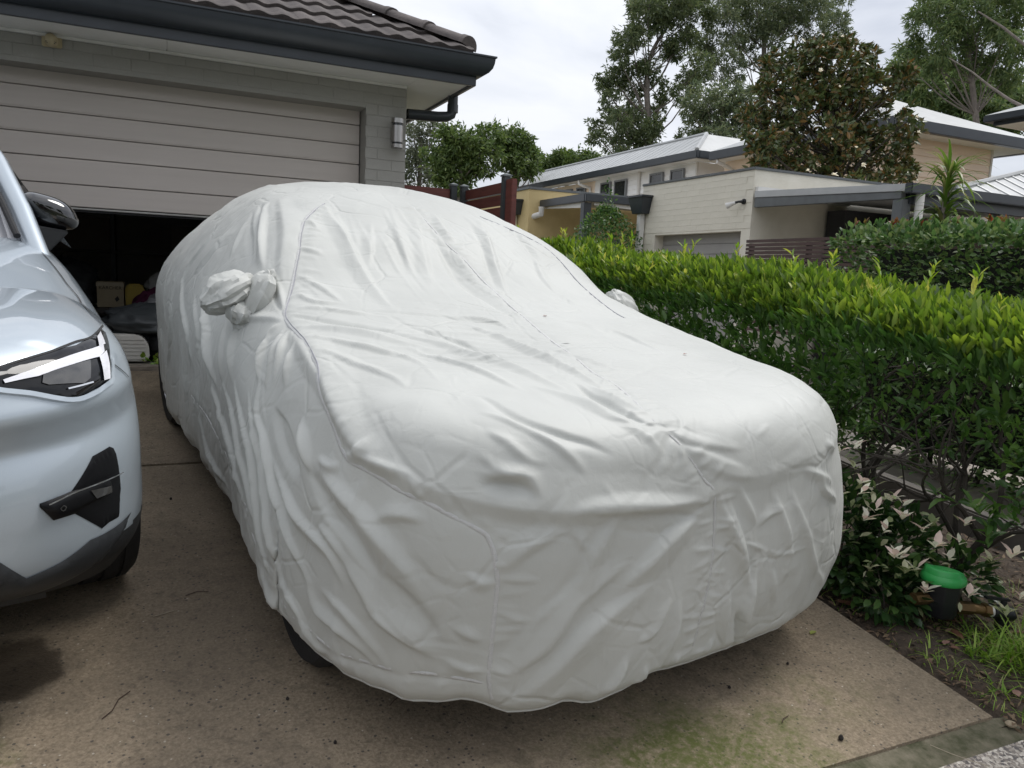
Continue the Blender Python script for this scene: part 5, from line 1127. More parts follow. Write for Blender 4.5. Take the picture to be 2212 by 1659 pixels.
# character lines: a shallow swage along the bonnet edge, hollow under the headlight, crease along the flank
Ps[:,2] += .004*np.exp(-((np.abs(Ps[:,0])-.60)/.05)**2)*(Ps[:,1] > .25)*(Ps[:,2] > .95)
nS = grid_normals(Gs).reshape(-1,3)
if nS[:,2].reshape(Ns,Ms)[:,30].mean() < 0: nS = -nS
fr_ = np.clip((.55-Ps[:,1])/.3, 0, 1); Ps -= nS*(.022*np.exp(-(np.abs(Ps[:,2]-.785)/.055)**1.4)*fr_)[:,None]; Ps += nS*(.010*np.exp(-((Ps[:,2]-.87)/.03)**2)*fr_)[:,None]
Ps = suv_arch(Ps)
def to_s(P): m = np.array(SUV); return np.asarray(P)@m[:3,:3].T + m[:3,3]
idx = np.arange(Ns*Ms).reshape(Ns,Ms); i2 = np.roll(idx,-1,0); Fs = np.stack([idx[:,:-1], idx[:,1:], i2[:,1:], i2[:,:-1]], -1).reshape(-1,4)
bme = np_mesh('suv_body', to_s(Ps), Fs, True); bme.materials.append(M['suv_paint']); bme.materials.append(pm('sill_grey', (.009,.010,.011), (.006,.007,.008), 20, .7, .1, 200))
cz = Ps[Fs].mean(1); bme.polygons.foreach_set('material_index', ((cz[:,2] < .475)).astype(np.int32)); body = link('body', bme, None, sv)
Vb = [Vector(p) for p in Ps]; BV = BVHTree.FromPolygons(Vb, [tuple(f) for f in Fs])
def patch(name, poly, lift, mat, par, cuts=4, thick=True):
    """panel laid on the body: polygon filled, subdivided and pressed onto the surface"""
    pv = [Vector(p) for p in poly]; c = sum(pv, Vector())/len(pv); nr = Vector((0,0,0))
    for i in range(len(pv)): nr += (pv[i]-c).cross(pv[(i+1)%len(pv)]-c)
    nr.normalize()
    if nr.dot(Vector((.5,-1,.2))) < 0: nr = -nr
    bm = bmesh.new(); vs_ = [bm.verts.new(p - nr*((p-c).dot(nr))) for p in pv]; bm.faces.new(vs_); bmesh.ops.triangulate(bm, faces=bm.faces[:])
    for _ in range(cuts):
        long_ = [e_ for e_ in bm.edges if e_.calc_length() > .025]
        if not long_: break
        bmesh.ops.subdivide_edges(bm, edges=long_, cuts=1); bmesh.ops.triangulate(bm, faces=bm.faces[:])
    rim = set(v for e_ in bm.edges if e_.is_boundary for v in e_.verts)
    for v in bm.verts:
        hit = BV.ray_cast(v.co + nr*.6, -nr); p, n_ = (hit[0], hit[1]) if hit[0] else BV.find_nearest(v.co)[:2]
        if n_.dot(nr) < 0: n_ = -n_
        v.co = p + n_*(lift if (v not in rim or not thick) else lift*.25)
    for v in bm.verts: v.co = SUV @ v.co
    bmesh.ops.recalc_face_normals(bm, faces=bm.faces); me = bpy.data.meshes.new(name); bm.to_mesh(me); bm.free()
    for p in me.polygons: p.use_smooth = True
    return link(name, me, mat, par)
def strip(name, L, w, lift, mat, par):
    S_ = smooth_line(L, 8); V = []; F = []
    pts = [BV.find_nearest(Vector(p)) for p in S_]
    for k in range(len(S_)):
        p, n_ = pts[k][0], pts[k][1]
        if n_.dot(Vector((.4,-.6,.7))) < 0: n_ = -n_
        T = (pts[min(k+1,len(pts)-1)][0]-pts[max(k-1,0)][0]).normalized(); sd = n_.cross(T).normalized()
        V += [SUV @ (p-sd*w/2+n_*lift), SUV @ (p+sd*w/2+n_*lift)]
    for k in range(len(S_)-1): F.append((2*k,2*k+1,2*k+3,2*k+2))
    me = bpy.data.meshes.new(name); me.from_pydata(V, [], F); me.update(); return link(name, me, mat, par)
flip = lambda L: [(-a,b,c) for a,b,c in L]
for fn_ in (lambda L: L, flip):
    hl = patch('headlight', fn_(SV_HEADLIGHT), .006, M['lamp_glass'], sv, 6)
    patch('light_bar', fn_(SV_DRL_BAR), .011, M['drl'], hl, 5, False); patch('light_bar', fn_(SV_DRL_UP), .011, M['drl'], hl, 5, False); patch('light_bar', fn_(SV_DRL_DOWN), .011, M['drl'], hl, 5, False)
    patch('projector', fn_(SV_LENS), .0095, M['lens_grey'], hl, 5, False); strip('chrome_line', fn_([(.648,.170,.913),(.68,.193,.9125),(.712,.220,.912)]), .004, .0115, M['chrome'], hl)
    hb = [(fn_([p]))[0] for p in SV_HEADLIGHT]; strip('lamp_rim', hb[7:]+hb[:1], .012, .0085, M['suv_paint'], hl)
    fg = patch('fog_surround', fn_(SV_FOG), .004, M['black_satin'], sv, 6); bl = patch('blade', fn_(SV_BLADE), .013, M['black_satin'], fg, 5); patch('fog_lamp', fn_(SV_FOGLAMP), .0165, M['lens_grey'], bl, 5, False)
    patch('bumper_trim', fn_(SV_LIP), .010, pm('bumper_grey', (.022,.024,.027), (.016,.018,.020), 20, .5, .1, 200), sv, 6); patch('lower_grille', fn_(SV_GRILLE), .013, M['rubber'], sv, 4)
    strip('shut_line', fn_(SV_SHUT1), .006, .003, M['rubber'], sv); strip('shut_line', fn_(SV_SHUT2), .005, .003, M['rubber'], sv); strip('shut_line', fn_(SV_SHUT3), .004, .003, M['rubber'], sv)
for fn_ in (lambda L: L, flip):
    strip('blade_edge', fn_([(.581,.087,.653),(.643,.119,.662),(.712,.167,.660),(.771,.226,.655)]), .0035, .016, M['chrome'], sv); strip('sensor_ring', fn_([(.612,.100,.640),(.618,.104,.634),(.612,.100,.627),(.606,.097,.634),(.612,.100,.640)]), .002, .0155, M['lens_grey'], sv)
# upper grille and badge bar between the lamps (outside the frame, but it is there)
patch('grille', [(-.40,.05,.92),(.40,.05,.92),(.36,.03,.66),(-.36,.03,.66)], .006, M['rubber'], sv, 6)
# cabin: windscreen, roof, side glass, pillars
def sq(*P): return [SUV @ Vector(p) for p in P]
wsb, wst = 1.30, 2.12
def ws(u, v):   # windscreen surface, u -1..1, v 0..1
    wb = .735*(1-v)+.60*v; b0 = 1.34+.20*u*u; b1 = 2.05+.12*u*u
    return (u*wb, b0*(1-v)+b1*v, 1.150*(1-v)+1.57*v + .02*math.sin(math.pi*v) - .012*u*u*(1-v))
def sheet(name, fn_, nu, nv, mat):
    V = [SUV @ Vector(fn_(-1+2*i/nu, j/nv)) for j in range(nv+1) for i in range(nu+1)]; F = [(j*(nu+1)+i, j*(nu+1)+i+1, (j+1)*(nu+1)+i+1, (j+1)*(nu+1)+i) for j in range(nv) for i in range(nu)]
    me = bpy.data.meshes.new(name); me.from_pydata(V, [], F); me.update()
    for p in me.polygons: p.use_smooth = True
    return link(name, me, mat, sv)
sheet('windscreen', ws, 16, 8, pm('screen_glass', (.40,.40,.42), (.34,.34,.36), 2, .05, spec=.8, coat=1))
def rf_(u, v): b = 2.05+.12*u*u+(1.75)*v; return (u*.62, b, 1.57+.045*math.sin(math.pi*min(1,v*1.1+.05)*.5)*(1-.5*u*u) - .08*v*v)
sheet('roof', rf_, 12, 12, M['suv_paint'])
def rear_(u, v): return (u*(.62*(1-v)+.74*v), 3.80+.12*u*u*0+.42*v, 1.53*(1-v)+1.12*v)
sheet('rear_glass', rear_, 8, 4, M['glass_dark'])
for s_ in (1, -1):
    MB().tube(sq((s_*.765,1.38,1.06),(s_*.735,1.62,1.235),(s_*.69,1.87,1.405),(s_*.625,2.17,1.565),(s_*.625,2.9,1.60),(s_*.63,3.78,1.52)), [.040,.040,.040,.040,.035,.035], 12).build('pillar_rail', M['suv_paint'], sv, smooth=True)
    strip_v = sq((s_*.70,1.47,1.158),(s_*.675,1.63,1.262),(s_*.632,1.88,1.425),(s_*.585,2.12,1.565)); MB().tube(strip_v, .013, 8).build('screen_seal', M['rubber'], sv, smooth=True)
    V = sq((s_*.90,1.62,1.10),(s_*.66,2.2,1.55),(s_*.66,3.0,1.58),(s_*.665,3.75,1.50),(s_*.88,4.0,1.10)); me = bpy.data.meshes.new('side_glass'); me.from_pydata(V, [], [(0,1,2,3,4)]); link('side_glass', me, M['glass_dark'], sv)
    # door mirror: rounded wedge shell on a stalk
    V = []; F = []; na, nb_ = 32, 20
    for j in range(nb_+1):
        th_ = math.pi*j/nb_
        for i in range(na):
            ph = 2*math.pi*i/na; x_ = math.copysign(abs(math.sin(th_)*math.cos(ph))**.72, math.cos(ph)); y_ = math.sin(th_)*math.sin(ph); z_ = math.copysign(abs(math.cos(th_))**.72, math.cos(th_))
            lean = -.26*x_                                              # falls away outwards like a wedge
            V.append(SUV @ Vector((s_*(.845+.092*x_+.018*z_*-1), 1.70+.062*y_*(1 if y_ > 0 else 1.1), 1.235+.068*z_+lean*.085*(1 if z_ > -.2 else .35))))
    for j in range(nb_):
        for i in range(na): F.append((j*na+i, j*na+(i+1)%na, (j+1)*na+(i+1)%na, (j+1)*na+i))
    me = bpy.data.meshes.new('door_mirror'); me.from_pydata(V, [], F); me.update()
    for p in me.polygons: p.use_smooth = True
    dm = link('door_mirror', me, M['black_gloss'], sv)
    MB().add(sq((s_*.755,1.62,1.19),(s_*.90,1.64,1.165),(s_*.80,1.62,1.06),(s_*.77,1.60,1.085),(s_*.755,1.74,1.19),(s_*.90,1.74,1.165),(s_*.80,1.76,1.06),(s_*.77,1.76,1.085)), [(0,1,2,3),(4,7,6,5),(0,4,5,1),(1,5,6,2),(2,6,7,3),(3,7,4,0)]).build('stalk', M['dark_plastic'], dm, bevel=.008)
    V = sq(*[(s_*(.845+.075*math.cos(k*math.pi/8)), 1.768, 1.222+.05*math.sin(k*math.pi/8)) for k in range(16)]); me = bpy.data.meshes.new('mirror_glass'); me.from_pydata(V, [], [tuple(range(16))]); link('mirror_glass', me, M['chrome'], dm)
for a_, b_ in ((.80,.95),(-.80,.95),(.80,3.55),(-.80,3.55)): wheel(sv, SUV, a_, b_, .345, .235, 1 if a_ > 0 else -1)
# dark underbody and arch liners
MB().add(sq(*[(x_,y_,z_) for z_ in (.26,.9) for x_, y_ in ((-.60,.35),(.60,.35),(.60,4.1),(-.60,4.1))]), [(0,3,2,1),(4,5,6,7),(0,1,5,4),(1,2,6,5),(2,3,7,6),(3,0,4,7)]).build('underbody', M['dark_plastic'], sv)
# ------------------------------------------------------------------ foliage kit
def rot_frames(n, d, roll):
    """frames with first axis d (n,3), random roll"""
    d = d/np.maximum(np.linalg.norm(d, axis=1, keepdims=True), 1e-9); ref = np.where(np.abs(d[:,2:3]) > .92, np.array([[1.,0,0]]), np.array([[0,0,1.]]))
    s = np.cross(d, ref); s /= np.maximum(np.linalg.norm(s, axis=1, keepdims=True), 1e-9); u = np.cross(s, d)
    c, k = np.cos(roll)[:,None], np.sin(roll)[:,None]; return d, s*c+u*k, u*c-s*k
def leaves(P, D, L, Wd, roll, fold=.25, droop=.12, lite=False):
    """pointed leaves folded along the midrib: returns V, F (tris)"""
    n = len(P); d, s, u = rot_frames(n, D, roll); L = np.broadcast_to(L, n)[:,None]; Wd = np.broadcast_to(Wd, n)[:,None]
    if lite:
        V = np.stack([P, P+d*L*.45+s*Wd*.5+u*Wd*fold, P+d*L-u*L*droop, P+d*L*.45-s*Wd*.5+u*Wd*fold], 1); T = np.array([[0,1,2],[0,2,3]])
        k = 4
    else:
        m1 = P+d*L*.33-u*L*droop*.1; m2 = P+d*L*.68-u*L*droop*.45
        V = np.stack([P, m1+s*Wd*.5+u*Wd*fold, m1, m1-s*Wd*.5+u*Wd*fold, m2+s*Wd*.42+u*Wd*fold*.8, m2, m2-s*Wd*.42+u*Wd*fold*.8, P+d*L-u*L*droop], 1)
        T = np.array([[0,2,1],[0,3,2],[1,2,4],[2,5,4],[2,3,5],[3,6,5],[4,5,7],[5,6,7]]); k = 8
    F = (np.arange(n)[:,None,None]*k + T[None]).reshape(-1,3); return V.reshape(-1,3), F
def leaf_obj(name, V, F, mat, par, kind=None, smooth=False): return link(name, np_mesh(name, V, F, smooth), mat, par, None, None, kind)
def rdir(n): v = RNG.normal(size=(n,3)); return v/np.linalg.norm(v, axis=1, keepdims=True)

# ------------------------------------------------------------------ near hedge (glossy lance leaves, pale new growth)
HX, HW = 3.38, .46
H1 = thing('near_hedge', 'bright green clipped hedge running along the driveway beside the covered car', 'hedge', (HX, 3.5, .3))
def hedge_pts(n, y0, y1, top_bias=.5):
    """points on/under the clipped surface: angle round the section, 0 = driveway face low, pi = lane side"""
    y = RNG.uniform(y0, y1, n); th_ = RNG.uniform(-.25, math.pi+.25, n)
    th_ = np.where(RNG.uniform(size=n) < top_bias, RNG.uniform(.35, 2.6, n), th_)
    dep = RNG.uniform(0, 1, n)**2.2*.20
    ca, sa = -np.cos(th_), np.sin(th_); ex = np.sign(ca)*np.abs(ca)**.62; ez = np.sign(sa)*np.abs(sa)**.70
    wob = .060*vnoise(np.stack([y*1.0, th_*.6, 0*y], -1), 1.7, 61) + .02*vnoise(np.stack([y, th_*2, 0*y], -1), 6, 62)
    rw = (HW+wob-dep); rz = (.34+wob-dep)
    zc = .076*y + 1.05
    P = np.stack([HX+ex*rw, y, zc+ez*rz + .03*(ca)], -1); Nn = np.stack([ca*.9, 0*y, sa+.15], -1); return P, Nn, dep, th_
n = 21000
P, Nn, dep, th_ = hedge_pts(n, .9, 7.2)
lowm = RNG.uniform(size=n) < .30
D = Nn*.55 + np.array([0,0,.62]) + .55*rdir(n)
V, F = leaves(P, D, RNG.uniform(.045,.098,n), RNG.uniform(.016,.032,n), RNG.uniform(-.9,.9,n))
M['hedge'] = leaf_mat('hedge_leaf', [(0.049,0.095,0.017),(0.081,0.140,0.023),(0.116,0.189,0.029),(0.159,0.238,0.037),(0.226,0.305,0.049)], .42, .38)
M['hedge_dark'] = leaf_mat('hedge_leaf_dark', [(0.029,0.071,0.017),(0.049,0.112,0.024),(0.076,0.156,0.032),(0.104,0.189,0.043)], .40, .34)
M['new_leaf'] = leaf_mat('new_leaf', [(.12,.22,.03),(.20,.31,.04),(.32,.40,.06),(.48,.46,.12)], .42, .35)
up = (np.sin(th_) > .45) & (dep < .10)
def sub(V, F, mask, k=8):
    ids = np.nonzero(mask)[0]; Vs = V.reshape(-1,k,3)[ids].reshape(-1,3); nf = F.shape[0]//(V.shape[0]//k); T = F[:nf]; return Vs, (np.arange(len(ids))[:,None,None]*k+T[None]).reshape(-1,3)
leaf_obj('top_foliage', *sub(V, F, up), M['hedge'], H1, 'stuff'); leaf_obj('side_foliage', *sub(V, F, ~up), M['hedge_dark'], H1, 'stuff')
# leafy shoots hanging lower among the stems
def shoots(nc, fnp, nl, L, Wd, spread, upb):
    Vs = []; Fs_ = []; k = 0; Pp = []; Dd = []
    for _ in range(nc):
        p, ax = fnp(); ax = np.array(ax, float); ax /= np.linalg.norm(ax)
        for q in range(nl):
            t = q/nl; a = q*2.4; r_ = rdir(1)[0]; Pp.append(p + ax*t*spread); Dd.append(ax*.7 + r_*.8 + np.array([0,0,upb]))
    Pp = np.array(Pp); Dd = np.array(Dd); m = len(Pp); return leaves(Pp, Dd, RNG.uniform(L*.75, L*1.2, m), RNG.uniform(Wd*.8, Wd*1.2, m), RNG.uniform(-.8,.8,m))
def fp_low():
    y = RNG.uniform(1.0, 7.0) if RNG.uniform() < .15 else RNG.uniform(2.75, 7.0); x = HX - RNG.uniform(-.1, .42); z = .09*y+.03 + RNG.uniform(.62, .92) if RNG.uniform() < .75 else SLOPE*y + RNG.uniform(.35,.65)
    return np.array([x,y,z]), (-.6*RNG.uniform(), RNG.normal()*.5, RNG.uniform(-.2,.7))
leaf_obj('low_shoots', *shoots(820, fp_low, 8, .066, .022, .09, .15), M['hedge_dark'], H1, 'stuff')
def fp_edge():
    y = RNG.uniform(.9, 2.1); return np.array([HX-RNG.uniform(.0,.4), y, SLOPE*y+RNG.uniform(.35,.85)]), (-.6*RNG.uniform(), RNG.normal()*.5, RNG.uniform(-.2,.7))
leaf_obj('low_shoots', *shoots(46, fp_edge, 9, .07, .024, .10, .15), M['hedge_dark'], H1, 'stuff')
def fp_top():
    y = RNG.uniform(1.0, 7.0); th = RNG.uniform(.5, 2.4); ca, sa = -math.cos(th), math.sin(th)
    return np.array([HX+np.sign(ca)*abs(ca)**.62*HW*.98, y, (.076*y+1.05)+abs(sa)**.7*.33]), (ca*.3, RNG.normal()*.25, 1)
leaf_obj('new_growth', *shoots(130, fp_top, 6, .055, .016, .06, .55), M['new_leaf'], H1, 'stuff')
leaf_obj('new_growth', *shoots(22, lambda: (lambda q: (q[0]+np.array([0,0,.06]), q[1]))(fp_top()), 9, .06, .017, .12, .5), M['new_leaf'], H1, 'stuff')
# woody stems: several upright, forking trunks
def limb(mb, p, d, r, L_, depth, jit=.35, n=5, shrink=.62, forks=2, seg=4, minr=.003, up=.25, tips=None):
    p = Vector(p); d = Vector(d).normalized(); pts = [p.copy()]; rads = [r]
    for i in range(seg):
        d = (d + Vector((random.gauss(0,jit*.4), random.gauss(0,jit*.4), random.gauss(0,jit*.3)+up*.2))).normalized(); p = p + d*(L_/seg); pts.append(p.copy()); rads.append(max(minr, r*(1-(1-shrink)*(i+1)/seg)))
    mb.tube(pts, rads, n, caps=False)
    if depth > 0:
        for k in range(forks):
            q = pts[-1] if k == 0 else pts[random.randint(max(1,seg//2), seg)]
            limb(mb, q, d + Vector((random.gauss(0,jit*1.5), random.gauss(0,jit*1.5), random.gauss(0,jit)+up*.5)), rads[-1]*.92, L_*random.uniform(.6,.9), depth-1, jit, max(4,n-1), shrink, forks, seg, minr, up, tips)
    elif tips is not None: tips.append((pts[-1].copy(), d.copy()))
random.seed(21)
for y in (1.35, 1.85, 2.3, 2.75, 3.35, 3.9, 4.6, 5.3, 6.1, 6.8):
    mb = MB(); y += random.uniform(-.1,.1)
    for k in range(2 if y < 4 else 1): limb(mb, (HX+random.uniform(-.12,.12), y+random.uniform(-.1,.1), SLOPE*y-.03), (random.gauss(0,.18), random.gauss(0,.45), 1), random.uniform(.020,.030), .42, 3, .40, 7, .62, 3 if y < 3.6 else 2, 4, .0028, .2)
    mb.build('stem', M['bark_dark'], H1, smooth=True)

# ------------------------------------------------------------------ farther hedge (round dark leaves, square clipped)
H2 = thing('square_hedge', 'dark square clipped hedge with rounded leaves below the carport at the right', 'hedge', (5.8, 3.5, 0))
n = 19000
u = RNG.uniform(size=n); y = RNG.uniform(1.2, 4.92, n); dep = RNG.uniform(0,1,n)**2*.12
front = u < .66; top = (u >= .66) & (u < .90)
x = np.where(front, 5.20+dep, RNG.uniform(5.20, 6.3, n)); z = np.where(front, RNG.uniform(.25, 2.10, n), np.where(top, 2.12-dep, RNG.uniform(.3, 2.1, n))); y = np.where(~front & ~top, 4.92-dep, y)
P = np.stack([x,y,z], -1); wob = .05*vnoise(P, 3.2, 71) + .02*vnoise(P, 9, 72); nrm_ = np.where(front[:,None], np.array([[-1.,0,0]]), np.where(top[:,None], np.array([[0,0,1.]]), np.array([[0,1.,0]])))
rnd = np.clip((5.34-P[:,0])/.14,0,1)*np.clip((P[:,2]-1.95)/.17,0,1); P += nrm_*wob[:,None]; P[:,2] -= .10*rnd
D = nrm_*.8 + np.array([-.1,0,.35]) + .7*rdir(n)
V, F = leaves(P, D, RNG.uniform(.045,.068,n), RNG.uniform(.024,.034,n), RNG.uniform(-1,1,n), .12)
leaf_obj('foliage', V, F, leaf_mat('hedge2_leaf', [(.044,.090,.030),(.066,.128,.042),(.10,.175,.055),(.14,.215,.075),(.19,.235,.09)], .5, .3), H2, 'stuff')
def fp2(): yy = RNG.uniform(1.3,4.8); return np.array([5.2+RNG.uniform(0,.5), yy, 2.10+RNG.uniform(-.03,.05)]), (-.2, RNG.normal()*.3, 1)
leaf_obj('red_tips', *shoots(55, fp2, 5, .05, .022, .03, .3), leaf_mat('redtip', [(.09,.12,.03),(.20,.11,.05),(.25,.07,.04)], .4, .3), H2, 'stuff')
mb = MB()
for k in range(9): limb(mb, (5.7+random.uniform(-.2,.2), 1.4+k*.4, -.05), (0,0,1), .03, .6, 2, .3, 6, .6, 2, 3, .006)
mb.build('stems', M['bark_dark'], H2, smooth=True)
MB().box(5.52, 6.2, 1.2, 4.75, .35, 1.95).build('inner_shade', pm('hedge_shade', (.012,.014,.008), (.005,.006,.004), 20, .95, 1, 60), H2)  # dark box, the shade inside the hedge painted as colour

# ------------------------------------------------------------------ variegated shrub by the front corner of the cover
VS = thing('variegated_shrub', 'low dark leaved shrub with cream and pink variegated sprigs by the covered car', 'shrub', (2.85, 2.35, .25))
n = 3400
cl = [(2.72,2.62,.62,.16,.20,.36),(2.78,2.42,.48,.20,.20,.30),(2.98,2.30,.42,.20,.18,.22),(2.78,2.16,.36,.17,.16,.16),(3.12,2.10,.38,.18,.14,.13),(2.72,2.90,.66,.14,.25,.36),(3.1,2.42,.4,.18,.18,.18)]
wt = np.array([c[3]*c[4]*c[5]+.004 for c in cl]); wt /= wt.sum(); ci = RNG.choice(len(cl), n, p=wt); cc = np.array(cl)[ci]; r_ = rdir(n); rad = RNG.uniform(.55,1.05,n)[:,None]
P = cc[:,:3] + r_*cc[:,3:]*rad; P[:,0] = np.maximum(P[:,0], 2.60+.03*RNG.uniform(size=n)); P[:,2] = np.maximum(P[:,2], SLOPE*P[:,1]+.02)
V, F = leaves(P, r_*.8+np.array([-.25,-.35,.15])+.5*rdir(n), RNG.uniform(.042,.075,n), RNG.uniform(.021,.034,n), RNG.uniform(-.8,.8,n), .12)
leaf_obj('dark_foliage', V, F, leaf_mat('var_dark', [(.018,.045,.014),(.028,.066,.019),(.045,.095,.026),(.075,.14,.035)], .32, .25, .5), VS, 'stuff')
M['cream_leaf'] = leaf_mat('cream_leaf', [(.74,.70,.58),(.82,.78,.68),(.76,.74,.56),(.80,.58,.54)], .45, .3)
M['mottled'] = leaf_mat('mottled', [(.10,.16,.05),(.32,.36,.18),(.50,.48,.32)], .4, .25)
sprigs = [(2.64,2.60,1.00),(2.72,2.56,.93),(2.74,2.50,.84),(2.66,2.47,.80),(2.79,2.44,.78),(2.85,2.50,.86),(2.84,2.38,.70),(2.92,2.34,.66),(2.70,2.42,.66),(3.02,2.36,.62),(2.71,2.30,.60),(2.98,2.22,.55),(3.06,2.24,.56),(2.76,2.24,.56),(2.70,2.12,.50),(3.13,2.15,.50),(2.74,2.10,.44),(2.93,2.12,.52),(2.82,2.06,.36),(3.00,2.00,.34),(3.16,2.02,.46),(3.28,2.02,.47),(3.20,1.92,.34),(3.34,2.10,.52),(3.10,1.90,.29),(2.66,2.30,.72),(2.78,2.30,.63),(2.68,2.52,.90),(2.62,2.36,.52),(2.80,2.18,.46),(2.90,2.26,.60),(3.06,2.14,.44),(2.66,2.20,.42),(2.74,2.36,.74),(3.22,2.2,.56),(2.86,2.14,.42)]
for k, p in enumerate(sprigs):
    p = (p[0]-.03, p[1]-.065, p[2]+.04)
    m_ = int(RNG.integers(3,7)); ax = np.array([RNG.normal()*.35-.15, RNG.normal()*.3-.35, .9]); Pp = np.tile(np.array(p), (m_,1)) + ax*np.linspace(0,.022,m_)[:,None]
    an = np.arange(m_)*2.3+RNG.uniform(0,6); Dd = np.stack([np.cos(an), np.sin(an), np.full(m_,.35)], -1)*.9 + ax*.55
    V, F = leaves(Pp, Dd, RNG.uniform(.040,.078,m_), RNG.uniform(.018,.032,m_), RNG.uniform(-.3,.3,m_), .15); leaf_obj('cream_sprig', V, F, M['cream_leaf'] if k % 4 else M['mottled'], VS)
P2 = np.array([sprigs[i] for i in RNG.integers(0, len(sprigs), 150)]) + RNG.normal(size=(150,3))*.055
V, F = leaves(P2, rdir(150)+np.array([-.2,-.4,.3]), RNG.uniform(.035,.055,150), RNG.uniform(.018,.027,150), RNG.uniform(-.8,.8,150), .12); leaf_obj('mottled_foliage', V, F, M['mottled'], VS, 'stuff')
mb = MB()
for k in range(16):
    c = cl[k % len(cl)]; limb(mb, (c[0], c[1], SLOPE*c[1]), (random.gauss(0,.3), random.gauss(0,.3), 1), .005, max(.12,c[2]-.15), 1, .35, 4, .6, 2, 3, .0016)
mb.build('stems', M['bark_dark'], VS, smooth=True)

# ------------------------------------------------------------------ strappy plant behind the square hedge
DR = thing('strappy_plant', 'tall strap leaved cordyline rising above the square hedge', 'plant', (5.75, 4.35, .1))
def straps(name, P0, n, L, Wd, mat, par, up0=1.2, droop=1.5, kind=None, spread=None):
    V = []; F = []; sg = 6
    for k in range(n):
        az = RNG.uniform(0, 2*math.pi); el = RNG.uniform(.25, up0); l = L*RNG.uniform(.6,1.1); w = Wd*RNG.uniform(.7,1.2); h = np.array([math.cos(az), math.sin(az), 0]); sd = np.array([-h[1], h[0], 0])
        p = np.array(P0(k), float); e_ = el; b0 = len(V)
        for j in range(sg+1):
            t = j/sg; ww = w*(.55+.9*t if t < .4 else 1.05*(1-t)**.8+.02); V += [tuple(p-sd*ww/2), tuple(p+sd*ww/2)]
            p = p + (h*math.cos(e_)+np.array([0,0,1])*math.sin(e_))*l/sg; e_ -= droop*RNG.uniform(.7,1.2)/sg
        for j in range(sg): F.append((b0+2*j, b0+2*j+1, b0+2*j+3, b0+2*j+2))
    return link(name, np_mesh(name, V, F, True), mat, par, None, None, kind)
M['strap'] = leaf_mat('strap_leaf', [(.05,.10,.02),(.09,.16,.03),(.16,.23,.05),(.26,.24,.11)], .4, .3)
straps('leaves', lambda k: (5.75, 4.35, 2.10+.50*(k/120)), 120, .42, .036, M['strap'], DR, 1.45, 1.7)
MB().tube([(5.75,4.35,-.02),(5.75,4.35,1.2),(5.75,4.35,2.45)], [.04,.035,.02], 8).build('trunk', M['bark_grey'], DR, smooth=True)
# grassy clumps along the lane, seen through the stems
for k, (x_, y_, lab) in enumerate(((4.45,2.55,'pale striped strappy grass clump beyond the hedge, nearest the right edge'),(4.5,3.15,'pale striped strappy grass clump beyond the hedge stems in the middle'),(4.42,3.8,'pale striped strappy grass clump beyond the hedge, nearest the covered car'))):
    t_ = thing('strappy_clump', lab, 'plant', (x_, y_, za(x_,y_)), 'strappy clumps along the lane')
    straps('blades', lambda q, x_=x_, y_=y_: (x_+RNG.normal()*.10, y_+RNG.normal()*.16, za(x_,y_)-.02), 130, .42, .014, leaf_mat('lirio%d' % k, [(.10,.16,.05),(.22,.28,.10),(.42,.44,.28)], .45, .3), t_, 1.45, 1.9, 'stuff')

# ------------------------------------------------------------------ small shrub by the downpipe of the cream garage
SH = thing('courtyard_shrub', 'upright leafy green shrub beside the white downpipe of the cream garage', 'shrub', (6.9, 11.3, .4))
n = 3600; t = RNG.uniform(0,1,n)**.8; rr_ = (.66*(1-t**4)+.06)*np.sqrt(RNG.uniform(.2,1.0,n)); az = RNG.uniform(0,2*math.pi,n)
P = np.stack([6.80+rr_*np.cos(az)*.9, 11.35+rr_*np.sin(az)*1.25, 1.2+t*1.60], -1); P += .05*rdir(n)
sp_ = RNG.uniform(size=n) < .05; P[sp_,2] += RNG.uniform(.1,.5,sp_.sum()); P[sp_,:2] = (P[sp_,:2]-np.array([6.8,11.35]))*.35+np.array([6.8,11.35])
V, F = leaves(P, rdir(n)+np.array([-.3,-.4,.2]), RNG.uniform(.05,.085,n), RNG.uniform(.03,.05,n), RNG.uniform(-1,1,n), .12, .1, True)
leaf_obj('foliage', V, F, leaf_mat('court_leaf', [(.03,.07,.02),(.05,.11,.03),(.09,.16,.045),(.14,.21,.06)], .45, .3), SH, 'stuff')
mb = MB()
for k in range(7): limb(mb, (6.8+random.uniform(-.1,.1), 11.35+random.uniform(-.15,.15), .3), (random.gauss(0,.12), random.gauss(0,.12), 1), .02, 1.2, 1, .2, 5, .5, 2, 4, .006)
mb.build('stems', M['bark_grey'], SH, smooth=True)
